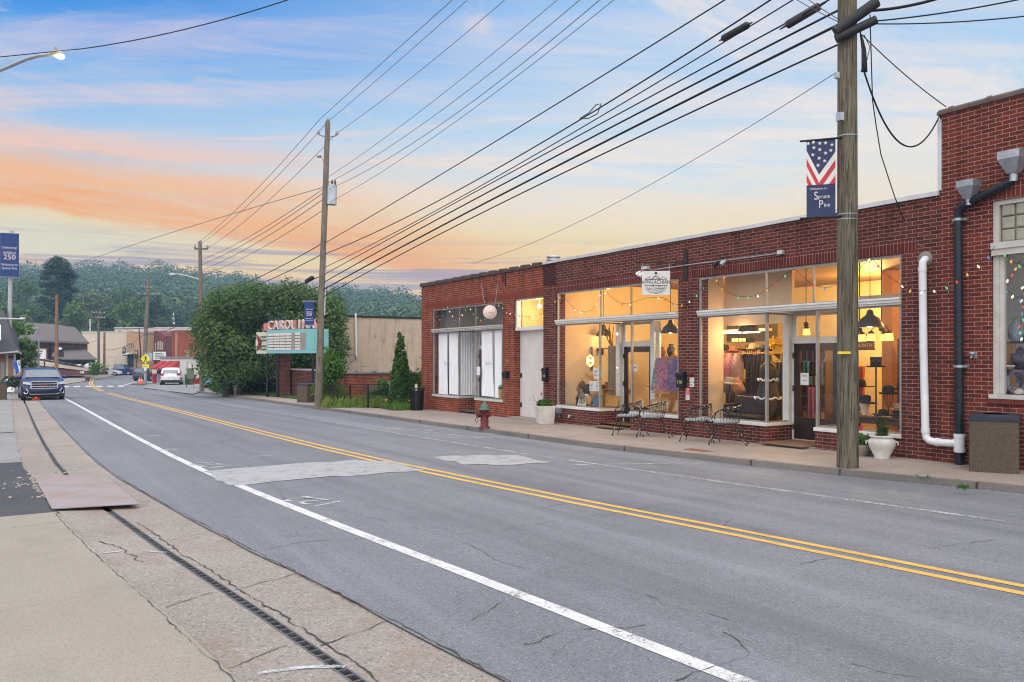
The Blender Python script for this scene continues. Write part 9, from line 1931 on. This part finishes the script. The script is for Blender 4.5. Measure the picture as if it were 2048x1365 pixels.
for x,y,r_ in((114,517,1.1),(108,524,1.6),(121,524,1.6),(100,533,1.7),(129,533,1.6),(114,530,2.2),(95,545,1.4),(137,545,1.5),(125,542,1.8),(106,545,1.6),(145,553,1.4),(132,556,1.6),(140,566,1.3),(90,556,1.2),(118,560,1.6),(104,570,1.6),(128,572,1.7),(112,588,1.6),(95,585,1.4),(130,592,1.7),(120,606,1.8),(102,606,1.6),(134,612,1.4),(88,570,1.3),(148,580,1.3),(142,600,1.4),(84,600,1.3),(112,575,2.2),(120,590,2.1),(108,612,2.1),(112,625,2.),(126,630,1.6),(98,630,1.6)):
 p=onD(x,y,180+random.uniform(-1.5,1.5));cl.append((p.x,p.y,p.z,r_,r_,r_*.55))
t=thing('pine_tree',b,'tall ragged pine standing above all the other trees','tree');cc,nn=shell(cl,7000,.2);leaf_obj('crown',cc,nn*.6+np.array([0,0,1.]),.9,M_mid[2],t,.3);m=MB();m.tube([b,T-Vector((0,0,.6))],[.4,.1],8)
for c in cl:q=b.lerp(T,max(.05,min(.97,(c[2]-b.z)/H-.03)));m.tube([q,Vector(c[:3])],[.09,.03],5)
m.build('trunk',M_pole3,t)
p=onD(52,735,60);cl=[(p.x+random.uniform(-.35,.35),p.y+random.uniform(-.4,.4),E+(HY-y)*60/F,.45)for y in range(685,745,3)]
grow('columnar_shrub','tall leafy column of a shrub between the left shop and the lodge','shrub',Vector((p.x,p.y,-.6)),cl,2600,.22,M_mid[1])
p=onD(35,768,47);grow('hedge','low clipped dark hedge beside the sandwich board','hedge',Vector((p.x,p.y,-.5)),[(p.x+.35*k-.5,p.y+.5*k,E+(HY-763)*48/F,.34)for k in range(5)],1500,.12,leafmat('dark_shrub_leaf',(.015,.03,.012),(.03,.06,.02)))
p=onD(28,655,66);grow('roof_weed','bright weed clump showing above the dark shingled roof','shrub',Vector((p.x,p.y,p.z-.6)),[(p.x+random.uniform(-1.2,1.2),p.y,p.z+random.uniform(-.3,.3),.4)for _ in range(8)],700,.22,M_bright)
p=onD(197,738,103);grow('bushy_shrub','bright bush at the end of the maroon ramp wall','shrub',Vector((p.x,p.y,-1.)),[(p.x+random.uniform(-.8,.8),p.y,p.z+random.uniform(-.4,.5),.5)for _ in range(10)],900,.25,M_bright)
hb=MB();hb.box(-700,1000,-100,960,-2.6,75)
m=bpy.data.materials.new('thin_haze');nt,_,L=nodes_of(m);pv=nt.nodes.new('ShaderNodeVolumePrincipled');pv.inputs['Color'].default_value=(.40,.66,.95,1);pv.inputs['Density'].default_value=HAZE;pv.inputs['Anisotropy'].default_value=.1
o_=nt.nodes.new('ShaderNodeOutputMaterial');L.new(pv.outputs[0],o_.inputs['Volume'])
if HAZE>0:
 ho=hb.build('haze',m);struct(ho,'thin bluish evening haze','haze','stuff')
